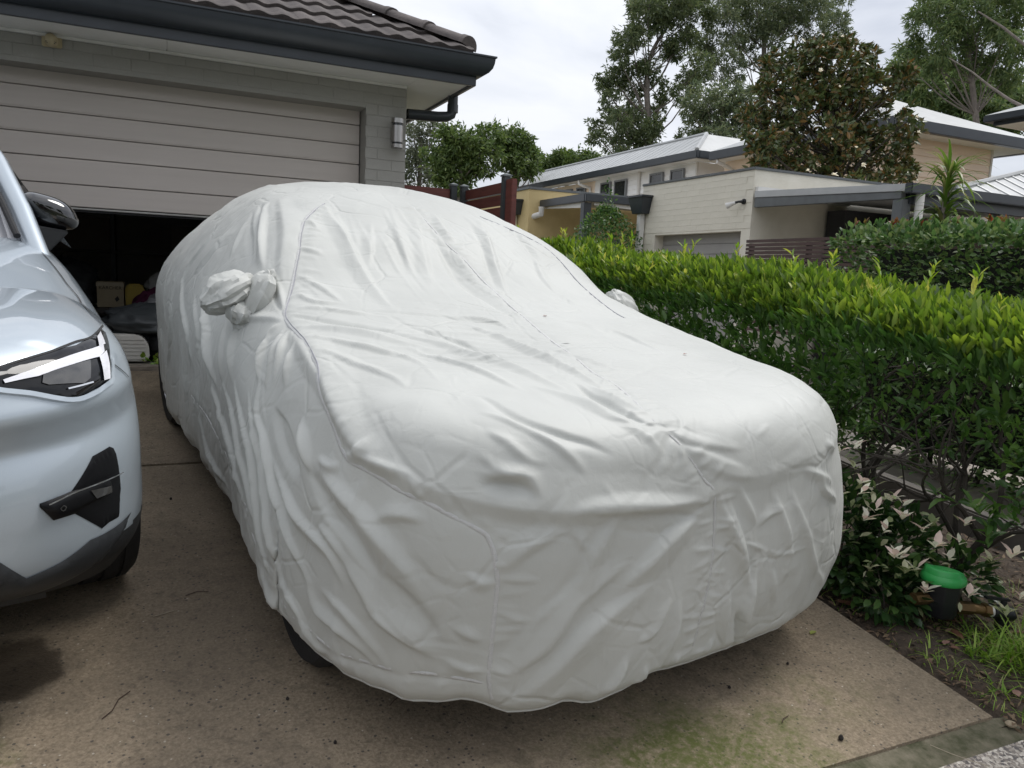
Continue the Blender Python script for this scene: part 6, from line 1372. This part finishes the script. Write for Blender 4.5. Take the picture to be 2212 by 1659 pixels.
GUM_A=[(23.7,36.6,16.0,0.94),(25.2,36.5,16.3,1.08),(27.5,37.4,16.9,0.85),(24.2,38.0,15.7,0.76),(22.9,36.8,14.4,0.74),(25.1,37.1,15.6,0.62),(23.0,37.9,14.0,0.55),(22.4,37.0,13.2,0.40),(26.7,37.5,16.1,0.63),(23.4,36.6,14.4,0.54),(22.2,37.8,12.6,0.55),(22.8,37.9,12.4,0.62),(23.3,37.5,12.9,0.62),(24.5,37.5,13.2,0.76),(24.1,38.1,12.3,0.63),(23.0,39.3,12.3,0.43),(22.1,37.3,11.3,0.48),(22.6,38.2,10.7,0.49),(22.1,38.5,10.0,0.42),(21.5,37.3,9.2,0.48),(21.9,36.2,10.2,0.53),(24.5,38.5,11.0,0.78),(23.0,36.7,9.8,0.75),(23.8,36.3,9.3,0.82),(23.3,38.5,9.1,0.57),(26.1,37.0,14.7,0.76),(26.5,36.5,14.9,0.62),(26.1,37.6,14.2,0.49),(25.9,34.9,12.7,0.73),(26.8,36.8,12.9,0.63),(25.1,36.3,11.9,0.55),(25.2,35.3,11.6,0.40),(27.0,36.5,12.3,0.49),(25.6,37.9,11.3,0.43),(23.8,36.1,9.8,0.68),(26.5,36.2,9.6,0.63),(22.9,36.6,8.6,0.61),(25.1,38.4,17.5,1.26),(26.7,37.7,17.7,1.26)]
GUM_B=[(28.7,36.7,16.6,0.84),(31.5,38.6,17.9,1.04),(31.9,37.5,17.5,0.95),(33.0,37.0,17.3,0.88),(30.0,38.9,16.0,0.82),(29.8,37.1,15.8,0.79),(31.6,37.9,16.0,0.82),(29.9,39.1,15.0,0.75),(28.6,35.8,13.9,0.76),(31.8,38.0,15.0,0.75),(31.4,36.2,16.3,0.79),(29.0,37.3,13.7,0.65),(29.0,35.7,13.1,0.63),(29.0,38.7,15.5,0.52),(31.4,35.6,15.4,0.57),(30.2,39.5,18.9,1.20),(30.5,36.4,18.0,1.27),(32.5,36.7,16.9,0.95),(32.9,35.7,17.3,1.07),(35.0,35.9,17.6,1.02),(34.2,34.0,16.1,0.77),(34.5,33.8,16.5,0.49),(35.4,36.1,16.3,0.67),(34.4,36.6,16.7,0.59),(31.8,36.6,14.4,0.44),(35.6,36.8,16.0,0.45),(33.0,34.9,18.1,1.26),(36.3,36.6,19.0,1.05)]
GUM_C=[(23.6,31.1,10.3,0.66),(25.2,31.8,10.8,0.74),(25.5,31.0,10.3,0.67),(24.3,31.4,9.8,0.73),(25.5,31.5,9.6,0.81),(26.0,30.9,9.4,0.62),(23.9,31.8,9.2,0.62),(24.0,30.4,8.7,0.66),(25.1,30.5,8.7,0.66),(25.5,30.1,10.5,0.48),(23.0,31.3,9.8,0.48)]
GUM_D=[(24.1,19.7,11.3,0.56),(26.0,20.6,11.7,0.69),(25.2,19.0,11.2,0.69),(26.4,18.9,11.5,0.70),(27.5,18.9,11.3,0.58),(25.0,20.9,10.6,0.41),(25.0,21.1,10.3,0.42),(25.1,20.4,10.2,0.50),(24.6,19.3,10.2,0.52),(26.0,19.6,10.6,0.53),(26.9,19.6,11.0,0.54),(26.0,18.2,10.2,0.55),(27.9,19.0,10.3,0.54),(23.5,20.1,9.6,0.31),(25.8,19.6,9.7,0.54),(26.6,19.5,9.9,0.54),(27.2,19.2,9.8,0.54),(27.3,18.7,9.3,0.49),(25.2,20.2,12.2,0.71),(25.8,19.0,12.0,0.86),(27.7,18.9,12.1,0.71),(24.5,19.2,10.6,0.30),(24.9,19.8,9.7,0.40)]
GUM_E=[(32.7,26.8,12.0,0.71),(34.2,27.0,12.2,0.73),(31.7,26.6,11.1,0.64),(31.4,25.3,10.6,0.74),(33.7,26.1,11.1,0.77),(33.7,25.0,11.1,0.69),(36.0,25.9,11.5,0.66),(31.7,26.4,10.3,0.59),(32.2,26.1,10.0,0.64),(34.6,27.0,10.4,0.74),(33.8,25.4,10.0,0.70),(34.5,25.0,10.1,0.64),(35.2,24.6,10.0,0.58),(36.4,24.7,10.9,0.59),(32.9,24.6,9.1,0.57),(35.1,25.3,9.3,0.59),(37.1,25.7,9.5,0.49),(36.5,24.8,10.2,0.59),(32.1,27.8,12.4,0.30),(35.5,26.9,12.1,0.62),(34.4,26.7,9.7,0.61),(36.9,25.5,11.5,0.66),(37.8,25.1,9.9,0.61)]
MAGNOLIA=[(12.9,12.8,6.7,0.16),(12.2,11.9,6.4,0.22),(12.7,12.1,6.4,0.23),(12.0,12.1,6.3,0.20),(11.7,12.1,6.2,0.20),(13.2,12.1,6.4,0.12),(12.7,11.7,6.1,0.17),(11.9,12.7,6.3,0.23),(11.5,12.8,6.2,0.18),(10.7,12.2,5.8,0.12),(11.5,12.5,5.9,0.25),(11.8,12.3,5.9,0.28),(12.6,12.6,6.2,0.29),(12.0,11.5,5.8,0.27),(12.5,11.5,5.8,0.24),(13.5,11.7,6.0,0.15),(13.5,11.5,5.9,0.15),(14.1,11.8,5.9,0.13),(11.0,12.4,5.5,0.22),(11.2,12.1,5.4,0.27),(12.5,13.0,5.8,0.32),(12.0,11.8,5.5,0.30),(12.2,11.5,5.5,0.29),(12.7,11.6,5.6,0.27),(13.2,11.5,5.6,0.17),(10.7,12.3,5.4,0.15),(11.0,12.8,5.1,0.20),(11.9,13.2,5.4,0.29),(11.2,11.9,5.1,0.29),(12.0,12.1,5.2,0.30),(12.8,12.3,5.3,0.31),(13.6,12.4,5.5,0.29),(14.1,12.4,5.5,0.22),(10.4,12.2,4.8,0.20),(11.3,12.6,4.8,0.28),(12.2,12.9,5.0,0.32),(11.8,11.4,4.7,0.29),(13.0,12.0,4.9,0.26),(13.2,11.0,4.9,0.20),(14.3,11.7,4.9,0.16),(14.2,12.1,4.9,0.24),(13.2,11.7,4.7,0.26),(10.3,11.9,4.3,0.22),(10.6,11.9,4.3,0.27),(11.4,12.2,4.4,0.28),(12.5,12.6,4.5,0.26),(12.2,11.5,4.3,0.27),(13.3,11.9,4.5,0.26),(13.6,11.3,4.6,0.18),(10.8,12.2,4.0,0.25),(11.8,12.6,4.1,0.29),(11.6,11.9,4.0,0.22),(12.2,11.8,4.0,0.23),(13.1,12.1,4.1,0.24),(13.2,11.6,4.1,0.23),(14.0,11.8,4.3,0.21),(13.8,11.3,4.2,0.13),(12.9,11.0,3.8,0.20),(13.6,11.2,3.9,0.13),(13.6,12.1,3.9,0.16),(11.5,12.4,3.8,0.28),(12.8,12.6,3.8,0.30),(12.0,11.0,3.6,0.24)]
WATTLE_A=[(11.4,37.9,8.7,0.50),(12.2,38.0,8.6,0.57),(12.6,37.7,8.7,0.25),(11.3,38.0,7.8,0.62),(12.0,37.8,7.5,0.63),(11.6,38.0,6.7,0.69),(12.2,37.6,6.6,0.56),(11.1,37.9,6.1,0.56)]
WATTLE_B=[(11.2,31.4,7.3,0.37),(10.8,31.6,7.1,0.37),(11.4,31.0,7.0,0.47),(11.1,31.4,6.6,0.53),(11.8,31.1,6.7,0.47),(12.3,31.1,7.3,0.27),(12.5,30.7,7.2,0.42),(12.0,30.2,6.6,0.47),(10.7,31.4,6.1,0.47),(11.4,31.5,6.0,0.53),(11.9,31.0,6.1,0.42),(10.8,31.4,5.5,0.42),(11.4,30.8,5.3,0.31),(12.1,30.5,6.0,0.37),(11.2,31.3,5.3,0.42)]
WATTLE_C=[(13.2,31.2,7.4,0.38),(13.9,31.5,7.6,0.44),(13.5,31.6,7.0,0.49),(14.2,31.4,7.2,0.33),(13.3,31.0,6.5,0.43),(14.0,30.7,6.6,0.38),(14.6,31.2,7.1,0.22),(14.5,30.7,6.4,0.32),(13.9,30.8,6.2,0.27),(14.5,30.6,5.9,0.22),(13.8,31.4,7.6,0.38),(14.0,30.8,7.3,0.32),(14.4,30.9,7.0,0.33),(14.0,31.2,6.7,0.44),(14.3,31.0,6.4,0.44),(13.7,30.6,6.0,0.32)]
WATTLE_D=[(22.8,47.1,9.1,0.50),(23.0,45.9,8.9,0.49),(22.9,45.9,8.4,0.49),(22.4,46.5,8.4,0.49),(23.4,45.4,9.2,0.41),(24.6,46.5,9.4,0.50),(24.5,44.7,9.2,0.57),(25.5,45.2,9.3,0.49),(23.7,44.9,8.8,0.48),(23.7,46.1,8.6,0.50),(25.1,46.3,8.9,0.50),(26.2,45.7,9.0,0.42),(26.0,43.8,9.3,0.32)]
MAG_FLOWERS=[((10.12,10.25,5.21),1.3),((11.10,9.77,4.97),1.0),((10.42,10.08,4.97),0.8),((11.61,9.43,4.28),0.8),((10.64,9.82,3.98),0.7),((10.75,9.73,3.69),1.1),((10.31,9.90,3.51),1.2),((9.90,10.10,3.56),0.8),((10.46,10.19,5.81),0.8),((11.58,9.48,4.53),0.7),((10.28,10.01,4.10),0.6)]
GUM_LIMB=[(22.94,14.75,6.85),(22.86,15.15,7.09),(22.79,15.56,7.36),(22.59,16.05,7.79),(22.37,16.56,8.30),(22.03,17.12,8.77)]
GUM_LIMB2=[(23.91,15.73,8.88),(23.36,16.43,9.69),(22.96,17.04,10.26)]
# ------------------------------------------------------------------ trees
def tree(name, label, base, clumps, mats, per, L, Wd, bark, r0, droop=.2, lite=True, forks=6, group='trees beyond the houses', dens=1.0, flat=.8, extra=None, leader=None):
    t_ = thing(name, label, 'tree', base, group); cl = np.array(clumps); cl[:,3] *= 1.38 if 'wattle' in name else 1.12; ctr = cl[:,:3].mean(0); top = cl[np.argmax(cl[:,2])]
    rl = random.Random(sum(map(ord, label)))
    # trunk with leaders, then a limb to every clump
    lead = leader or [(base[0], base[1], base[2]), tuple(np.array(base)*.6+np.array([ctr[0],ctr[1],ctr[2]])*.4), tuple(ctr), tuple(ctr*.35+top[:3]*.65)]
    lead = smooth_line(lead, 6); mb = MB(); nl = len(lead); mb.tube([tuple(p) for p in lead], [r0*(1-.8*i/(nl-1)) for i in range(nl)], 8, caps=False)
    for c in cl:
        cand = [i for i in range(nl) if lead[i][2] < c[2]-.15*abs(c[2]-base[2])] or [0]
        i = max(cand, key=lambda k: lead[k][2]); p0 = Vector(lead[i]); p1 = Vector(c[:3]); mid = (p0+p1)/2 + Vector((0,0,-.10*(p1-p0).length + rl.uniform(-.1,.3))) + Vector((rl.uniform(-.2,.2), rl.uniform(-.2,.2), 0))
        rr0 = r0*.26*(1-.6*i/(nl-1)); mb.tube([p0, p0*.5+mid*.5+Vector((0,0,-.05)), mid, mid*.45+p1*.55, p1], [rr0, rr0*.85, rr0*.7, rr0*.5, rr0*.28], 6, caps=False)
        for k in range(4):
            e_ = p1 + Vector((rl.gauss(0,1), rl.gauss(0,1), rl.gauss(.3,.8)))*c[3]*.6; q = mid*.3+p1*.7; mb.tube([q, (q+e_)/2+Vector((0,0,.05)), e_], [rr0*.32, rr0*.22, rr0*.08], 4, caps=False)
    mb.build('trunk', bark, t_, smooth=True)
    kids = []
    for c in cl:
        for q in range(3):
            d_ = rdir(1)[0]; kids.append((*(c[:3]+d_*c[3]*1.0), c[3]*RNG.uniform(.30,.52)))
    cl = np.concatenate([cl*np.array([1,1,1,.92]), np.array(kids)])
    # leaves: twig tufts spread through each clump's volume, denser outside and on top
    Pp = []; Dd = []
    for c in cl:
        m = max(30, int(per*.50*math.pi*c[3]**2/(L*Wd*.5))); nt_ = max(5, m//10); tw = rdir(nt_)*np.array([1,1,flat])*c[3]*(RNG.uniform(.15,1.0,nt_)**.45)[:,None]
        ti = RNG.integers(0, nt_, m); P = c[:3] + tw[ti] + RNG.normal(size=(m,3))*c[3]*(.20 if 'wattle' in name else .12); Pp.append(P)
        Dd.append(tw[ti]/c[3]*.6 + rdir(m)*.8 + np.array([0,0,-droop]))
    P = np.concatenate(Pp); D_ = np.concatenate(Dd); n = len(P)
    V, F = leaves(P, D_, RNG.uniform(L*.7, L*1.25, n), RNG.uniform(Wd*.7, Wd*1.25, n), RNG.uniform(-1.5,1.5,n), .12, .1, lite)
    leaf_obj('crown', V, F, mats, t_, 'stuff'); return t_, cl
gumA = leaf_mat('gum_a', [(0.071,0.100,0.049),(0.104,0.137,0.063),(0.140,0.177,0.079),(0.189,0.207,0.091)], .5, .35)
gumB = leaf_mat('gum_b', [(0.083,0.115,0.067),(0.116,0.149,0.079),(0.159,0.189,0.098),(0.201,0.220,0.104)], .5, .35)
gumD = leaf_mat('gum_d', [(0.076,0.122,0.049),(0.110,0.165,0.061),(0.159,0.213,0.079),(0.220,0.256,0.091)], .5, .35)
watt = leaf_mat('wattle', [(0.055,0.091,0.027),(0.079,0.128,0.034),(0.116,0.171,0.046),(0.159,0.207,0.061)], .5, .25)
wattg = leaf_mat('wattle_grey', [(.09,.11,.065),(.13,.15,.09),(.17,.185,.115)], .5, .3)
magn = leaf_mat('magnolia_leaf', [(0.039,0.063,0.024),(0.059,0.090,0.030),(0.081,0.116,0.037),(0.104,0.128,0.039),(0.091,0.098,0.032),(0.134,0.098,0.032),(0.207,0.116,0.037)], .34, .08, .5)
tree('gum_tree', 'tall gum tree with dense clumped crown left of the other gum above the terrace roof', (25.5, 36.0, 1.0), GUM_A, gumA, 6.0, .27, .075, M['bark_grey'], .30)
tree('gum_tree', 'tall airy gum tree with thin upright branches right of the dense gum', (32.7, 35.2, 1.0), GUM_B, gumB, 4.0, .27, .065, M['bark_grey'], .26)
tree('gum_tree', 'shorter gum tree filling the gap between terrace roof and magnolia', (24.7, 30.9, 1.0), GUM_C, gumB, 6.0, .25, .075, M['bark_grey'], .20)
tree('gum_tree', 'gum tree with long bare leaning limb at the top right corner', (27.5, 18.2, 1.0), GUM_D, gumD, 5.5, .24, .045, M['bark_grey'], .17, .5)
tree('gum_tree', 'dark mass of gum foliage behind the peach house roof at the right', (34.4, 25.3, 1.0), GUM_E, gumD, 11, .30, .085, M['bark_grey'], .20, .4)
tree('wattle_tree', 'sparse grey green tree against the sky beside the garage downpipe', (11.5, 37.6, 1.0), WATTLE_A, wattg, 3.6, .26, .075, M['bark_grey'], .2, .2, True, 6, 'bushy trees behind the fence')
tree('wattle_tree', 'bright green bushy tree directly above the red brown fence', (11.1, 31.0, 1.0), WATTLE_B, watt, 8.0, .24, .085, M['bark_grey'], .22, .2, True, 6, 'bushy trees behind the fence')
tree('wattle_tree', 'bright green spreading tree right of the bushy one, sky showing through', (13.9, 30.9, 1.0), WATTLE_C, watt, 7.0, .24, .085, M['bark_grey'], .2, .2, True, 6, 'bushy trees behind the fence')
tree('wattle_tree', 'low rounded green treetops just above the left end of the terrace roof', (24.5, 45.5, 1.0), WATTLE_D, watt, 8.0, .34, .12, M['bark_grey'], .25, .2, True, 6, 'bushy trees behind the fence')
M['bloom'] = leaf_mat('bloom', [(.70,.66,.55),(.80,.77,.68)], .5, .3)
mt, mcl = tree('magnolia_tree', 'magnolia with bronze backed leaves and white blooms above the cream parapet', (12.9, 11.65, .3), MAGNOLIA, magn, 6.5, .14, .055, M['bark_dark'], .13, -.25, False, 6, None)
for k, (px, py) in enumerate(MAG_FLOWERS):
    V, F = leaves(np.tile(np.array((px[0],px[1],px[2])), (9,1)), np.concatenate([rdir(9)*.8+np.array([-.3,-.5,.5])]), np.full(9,.055*py), np.full(9,.036*py), np.zeros(9), .25); leaf_obj('flower', V, F, M['bloom'], mt)
# the long pale limb of the corner gum
gl = [o for o in C.objects if o.name.startswith('gum_tree') and 'leaning limb' in o['label']][0]
MB().tube(GUM_LIMB, [.055,.05,.042,.032,.022,.014], 8).build('limb', M['bark_grey'], gl, smooth=True)
MB().tube(GUM_LIMB2, [.045,.034,.02], 8).build('limb', M['bark_grey'], gl, smooth=True)
# ------------------------------------------------------------------ across the street, behind the photographer (mirrored in the SUV's paint)
rs = random.Random(4)
for k, (x_, y_, h_, lab) in enumerate(((-13,-17,8.5,'broad street tree across the road mirrored at the left of the SUV bumper'),(-6,-19,9.5,'tall street tree across the road mirrored in the SUV bonnet'),(1.5,-18,8.0,'round street tree across the road opposite the driveway'),(9,-20,10.,'tall street tree across the road opposite the hedge'),(17,-17,8.5,'broad street tree across the road beyond the hedge end'))):
    cls = []
    for q in range(26):
        a = rs.uniform(0, 6.28); rr2 = rs.uniform(0,1)**.5*2.9; cls.append((x_+math.cos(a)*rr2, y_+math.sin(a)*rr2, h_*.42+rs.uniform(0,1)*h_*.55*(1-.35*rr2/2.9), rs.uniform(.7,1.15)))
    tree('street_tree', lab, (x_, y_, -2.0), cls, watt if k % 2 else gumB, 4.0, .55, .22, M['bark_grey'], .22, .2, True, 6, 'street trees across the road')
oh = thing('opposite_house', 'brick house across the street mirrored low in the SUV paint', 'house', (-1, -27, -2))
MB().box(-9, 8, -34, -26, -2.2, 1.6).build('wall', pm('opp_brick', (.30,.19,.13), (.22,.14,.10), 6, .85, .3, 40), oh)
MB().add([(-9.8,-34.8,1.6),(8.8,-34.8,1.6),(8.8,-25.2,1.6),(-9.8,-25.2,1.6),(-5,-30,4.4),(4,-30,4.4)], [(0,1,5,4),(1,2,5),(2,3,4,5),(3,0,4),(0,3,2,1)]).build('roof', M['tile'], oh)
for xw in (-6.5, -2, 3.5): MB().box(xw, xw+1.8, -25.995, -25.94, -.9, .5).build('window', M['glass_dark'], oh)
rdz = MB().box(-80, 80, -12, -5.5, -1.35, -1.18).build('road', pm('asphalt', (.055,.055,.056), (.042,.042,.043), 8, .85, .5, 60)); rdz['kind'] = 'structure'
# ------------------------------------------------------------------ water meter in the bed
mx_, my_ = 2.90, 2.00; mz_ = SLOPE*my_
WM = thing('water_meter', 'black water meter with bright green lid and brass fittings in the garden bed', 'water meter', (mx_, my_, mz_))
green = pm('meter_green', (.03,.33,.075), (.025,.28,.06), 4, .38, .05, 60); blackp = pm('meter_black', (.012,.013,.016), None, 8, .4, .05, 80); brass = pm('brass', (.22,.14,.06), (.12,.075,.035), 20, .45, .2, 60, metal=.7)
MB().lathe([(.040,.05),(.046,.06),(.049,.12),(.055,.185),(.055,.19)], 8, (mx_,my_,mz_)).build('meter_body', blackp, WM, smooth=True, bevel=.002)
V = []; F = []; na = 28
def lid_z(x_, y_): return .026*(1/(1+math.exp((x_-.004+.25*y_)*75)))      # raised half with a curved step
lid = MB(); lid.lathe([(.058,.188),(.061,.196),(.058,.212),(.052,.222)], na, (mx_,my_,mz_)); ob = lid.build('lid', green, WM, smooth=True)
rings = []
V = [(mx_, my_, mz_+.222+lid_z(0,0))]
for j in range(1, 13):
    r_ = .0515*j/12
    for k in range(48):
        a = 2*math.pi*k/48; x_, y_ = r_*math.cos(a), r_*math.sin(a); V.append((mx_+x_, my_+y_, mz_+(.222+lid_z(x_,y_) if j < 12 else .2225+lid_z(x_,y_)*.8)))
V += [(mx_+.0525*math.cos(2*math.pi*k/48), my_+.0525*math.sin(2*math.pi*k/48), mz_+.2) for k in range(48)]
F = [(0,1+k,1+(k+1)%48) for k in range(48)]
for j in range(12):
    for k in range(48): F.append((1+j*48+k, 1+(j+1)*48+k, 1+(j+1)*48+(k+1)%48, 1+j*48+(k+1)%48))
me = bpy.data.meshes.new('lid_top'); me.from_pydata(V, [], F); me.update()
for p in me.polygons: p.use_smooth = True
link('flip_top', me, green, WM)
fit_ = MB()
fit_.tube([(mx_+.04,my_-.02,mz_+.085),(mx_+.085,my_-.035,mz_+.08)], .024, 6); fit_.tube([(mx_+.085,my_-.035,mz_+.08),(mx_+.135,my_-.055,mz_+.072)], .019, 14); fit_.tube([(mx_+.118,my_-.048,mz_+.075),(mx_+.135,my_-.055,mz_+.072)], .025, 6)
fit_.build('outlet_fitting', brass, WM, smooth=True)
MB().tube([(mx_-.04,my_+.01,mz_+.12),(mx_-.09,my_+.02,mz_+.12)], .022, 6).build('inlet_fitting', brass, WM, smooth=True)
MB().tube([(mx_+.135,my_-.055,mz_+.072),(mx_+.142,my_-.058,mz_+.071)], .0225, 14).build('thread_tape', M['white_trim'], WM, smooth=True)
MB().tube([(mx_+.142,my_-.058,mz_+.071),(mx_+.20,my_-.08,mz_+.06)], .027, 14).build('valve', blackp, WM, smooth=True)
MB().tube([(mx_+.18,my_-.07,mz_+.065),(mx_+.185,my_-.072,mz_-.03)], .02, 12).build('valve_leg', blackp, WM, smooth=True)
MB().prism([(mx_+.12,my_-.055,mz_+.120),(mx_+.195,my_-.08,mz_+.108),(mx_+.200,my_-.066,mz_+.108),(mx_+.125,my_-.041,mz_+.120)], (0,0,.010)).build('valve_handle', blackp, WM, bevel=.002)
MB().tube([(mx_+.178,my_-.07,mz_+.07),(mx_+.178,my_-.07,mz_+.112)], .009, 10).build('handle_stem', blackp, WM, smooth=True)

WM.scale = (1.42, 1.42, 1.06)
# ------------------------------------------------------------------ grass and weeds on the bed edge (uncountable)
def tuft(V, F, x0, y0, n, L, Wd, spread, up=1.25):
    for k in range(n):
        az = RNG.uniform(0, 2*math.pi); el = RNG.uniform(.5, up); l = L*RNG.uniform(.5,1.15); w = Wd*RNG.uniform(.7,1.2); h = np.array([math.cos(az), math.sin(az), 0]); sd = np.array([-h[1], h[0], 0])
        p = np.array([x0+RNG.normal()*spread, y0+RNG.normal()*spread, 0]); p[0] = max(p[0], 2.585); p[2] = za(p[0], p[1])-.012; e_ = el; b0 = len(V); sg = 5
        for j in range(sg+1):
            t = j/sg; ww = w*(1-t**1.6)+.0004; V += [tuple(p-sd*ww/2), tuple(p+sd*ww/2)]; p = p + (h*math.cos(e_)+np.array([0,0,1])*math.sin(e_))*l/sg; e_ -= RNG.uniform(.6,1.5)/sg
        for j in range(sg): F.append((b0+2*j, b0+2*j+1, b0+2*j+3, b0+2*j+2))
V, F = [], []
for x_, y_, n_, L_, s_ in ((2.86,1.79,34,.10,.022),(2.93,1.70,30,.10,.03),(3.03,1.76,70,.16,.045),(3.08,1.66,60,.15,.05),(2.98,1.55,60,.13,.045),(3.08,1.52,70,.15,.05),(2.90,1.48,40,.10,.04),(3.15,1.60,60,.16,.06),(2.74,1.62,14,.06,.03),(3.2,1.75,50,.17,.06),(2.7,1.9,16,.07,.03),(2.97,1.86,24,.12,.04),(3.2,1.45,60,.15,.06),(2.80,1.42,24,.08,.03)): tuft(V, F, x_, y_, int(n_*1.5), L_*1.3, .0085, s_*1.15)
for k in range(330): x_ = RNG.uniform(2.6,3.6); y_ = RNG.uniform(1.2,2.6); tuft(V, F, x_, y_, 4, .08, .0030, .02)
tag(link('grass', np_mesh('grass', V, F, True), leaf_mat('grass_blade', [(.08,.16,.022),(.14,.26,.03),(.22,.36,.045),(.31,.43,.08),(.26,.23,.11)], .5, .35)), 'bright green grass tufts and weeds along the bed edge', 'grass', None, 'stuff')
# bark and leaf crumbs over the soil
n = 9000; P = np.stack([2.585+RNG.uniform(0,1,n)**1.3*1.4, RNG.uniform(.6,4.5,n), np.zeros(n)], -1); P[:,2] = ground_z(P[:,0], P[:,1])+RNG.uniform(-.012,.012,n)
dv = rdir(n); dv[:,2] *= .25; V, F = leaves(P, dv, RNG.uniform(.012,.06,n), RNG.uniform(.004,.018,n), RNG.uniform(-.5,.5,n), .1, .05, True)
tag(link('leaf_litter', np_mesh('leaf_litter', V, F), leaf_mat('litter', [(.04,.027,.018),(.08,.052,.032),(.14,.09,.055),(.22,.16,.10)], .8, .1)), 'brown bark and leaf litter over the garden bed', 'leaf litter', None, 'stuff')
# larger fallen leaves, one object each
brown = leaf_mat('fallen_brown', [(.13,.06,.035),(.16,.075,.045)], .6, .1); pinkb = leaf_mat('fallen_pink', [(.30,.17,.14),(.34,.20,.165)], .6, .15); yel = leaf_mat('fallen_yellow', [(.30,.34,.08),(.34,.38,.10)], .5, .25)
for x_, y_, L_, W_, az, mt_, lab in ((2.66,2.20,.085,.03,2.2,brown,'long dry brown leaf fallen at the slab edge beneath the shrub'),(2.90,1.88,.10,.03,1.3,brown,'long dry brown leaf standing in the litter in front of the meter'),(2.78,1.88,.05,.028,.3,pinkb,'curled pinkish dry leaf in the litter left of the meter'),(2.82,1.84,.04,.02,2.5,brown,'small brown leaf beside the curled pinkish leaf'),(2.75,1.56,.045,.028,1.0,pinkb,'pinkish dry leaf on the bare soil near the grass tufts'),(3.12,1.86,.12,.035,-.3,brown,'broad brown leaf lying behind the black valve'),(2.55+.06,1.42,.05,.02,.2,brown,'curled brown leaf at the corner where slab and footpath meet'),(3.02,1.98,.11,.032,.5,brown,'brown leaf under the brass fitting of the meter'),(2.95,2.02,.09,.03,-1.,brown,'brown leaf tucked behind the black meter body')):
    V, F = leaves(np.array([[x_,y_,za(x_,y_)+.012]]), np.array([[math.cos(az),math.sin(az),.15]]), L_, W_, np.array([.2]), .18, .1); tag(link('fallen_leaf', np_mesh('fallen_leaf', V, F), mt_), lab, 'leaf', 'dry leaves fallen on the bed')
V, F = leaves(np.array([[2.30,2.10,SLOPE*2.10+.004]]), np.array([[.9,.35,.12]]), .05, .022, np.array([.1]), .15, .15); tag(link('fallen_leaf', np_mesh('fallen_leaf', V, F), yel), 'single yellow green leaf lying on the concrete by the cover', 'leaf')
# bits on the concrete: gum nuts and twigs
nut = pm('gumnut', (.02,.015,.013), None, 60, .8, .5, 200)
for k, (x_, y_, r_, lab) in enumerate(((1.93,1.60,.0085,'round black gum nut on the concrete near the footpath joint'),(.43,2.05,.005,'tiny black gum nut on the concrete between the two cars'),(2.06,1.97,.005,'tiny black gum nut beside the moss under the cover edge'),(1.75,1.92,.005,'tiny black gum nut just in front of the cover hem'),(.02,3.9,.006,'small black gum nut left of the cover hem near the joint'),(.33,2.28,.005,'tiny black gum nut in front of the covered wheel'))):
    b_ = MB(); b_.lathe([(r_*.3,0),(r_*.9,r_*.4),(r_,r_),(r_*.8,r_*1.6),(r_*.45,r_*1.9),(r_*.5,r_*2.1)], 10, (x_,y_,SLOPE*y_+.0005)); tag(b_.build('gum_nut', nut, smooth=True), lab, 'gum nut', 'gum nuts on the driveway')
for k, (pts, lab) in enumerate(([[(-.18,2.34),(-.155,2.37),(-.14,2.42),(-.11,2.45)],'thin curved reddish twig on the concrete at lower left'],[[(.06,2.98),(.10,3.0),(.14,2.99)],'thin dark twig on the concrete beside the cover hem'],[[(-.05,2.86),(-.02,2.87),(.02,2.885)],'thin pale twig on the concrete in front of the SUV tyre'],[[(.62,2.16),(.64,2.18),(.67,2.2)],'thin dark twig on the concrete under the cover hem'],[[(1.80,1.72),(1.82,1.735),(1.845,1.74)],'curled dark twig on the mossy concrete'],[[(.75,1.62),(.80,1.66),(.87,1.665),(.92,1.63)],'pale curved stalk on the concrete at the bottom edge'],[[(2.2,1.49),(2.23,1.44),(2.28,1.38),(2.30,1.36)],'pale grass stalk across the footpath joint'])):
    tag(MB().tube([(x_, y_, SLOPE*y_+.004) for x_, y_ in pts], .0014, 5).build('twig', pm('twig%d' % k, ((.05,.025,.018) if 'pale' not in lab else (.35,.30,.22)), None, 30, .8), smooth=True), lab, 'twig', 'twigs on the driveway')
# pale stone chip in the joint and specks of leaf on the cover
tag(MB().lathe([(.006,0),(.016,.004),(.018,.010),(.012,.017),(.004,.019)], 9, (2.575,1.475,SLOPE*1.475-.004)).build('pebble', pm('pebble', (.36,.29,.20), None, 30, .8), smooth=True), 'pale rounded pebble in the joint at the slab corner', 'pebble')
for k, (uvp, lab) in enumerate((((.12,1.12,1.09),'tiny red brown leaf fleck on the bonnet of the cover near the middle seam'),((.42,.62,1.05),'tiny red brown leaf fleck on the cover right of the middle seam'))):
    p, nr = surf(uvp); p = CAR @ (p+nr*.004); V, F = leaves(np.array([tuple(p)]), np.array([[.8,.3,.1]]), .022, .010, np.array([0.]), .2); tag(link('leaf_fleck', np_mesh('leaf_fleck', V, F), leaf_mat('fleck%d' % k, [(.22,.06,.03),(.25,.07,.035)], .6, .1)), lab, 'leaf', 'leaf flecks on the cover')
# yellow green leaves at the garage step
gp = thing('step_weed', 'pale green variegated leaves growing at the garage step by the tub', 'plant', (-.06, 6.66, .8))
n = 26; P = np.stack([RNG.normal(-.06,.05,n), RNG.normal(6.64,.03,n), RNG.uniform(.80,.84,n)], -1); V, F = leaves(P, rdir(n)+np.array([0,-.6,.5]), RNG.uniform(.04,.07,n), RNG.uniform(.03,.045,n), RNG.uniform(-.6,.6,n), .1); leaf_obj('leaves', V, F, leaf_mat('pothos', [(.12,.26,.04),(.25,.40,.06),(.42,.48,.12)], .4, .3), gp)
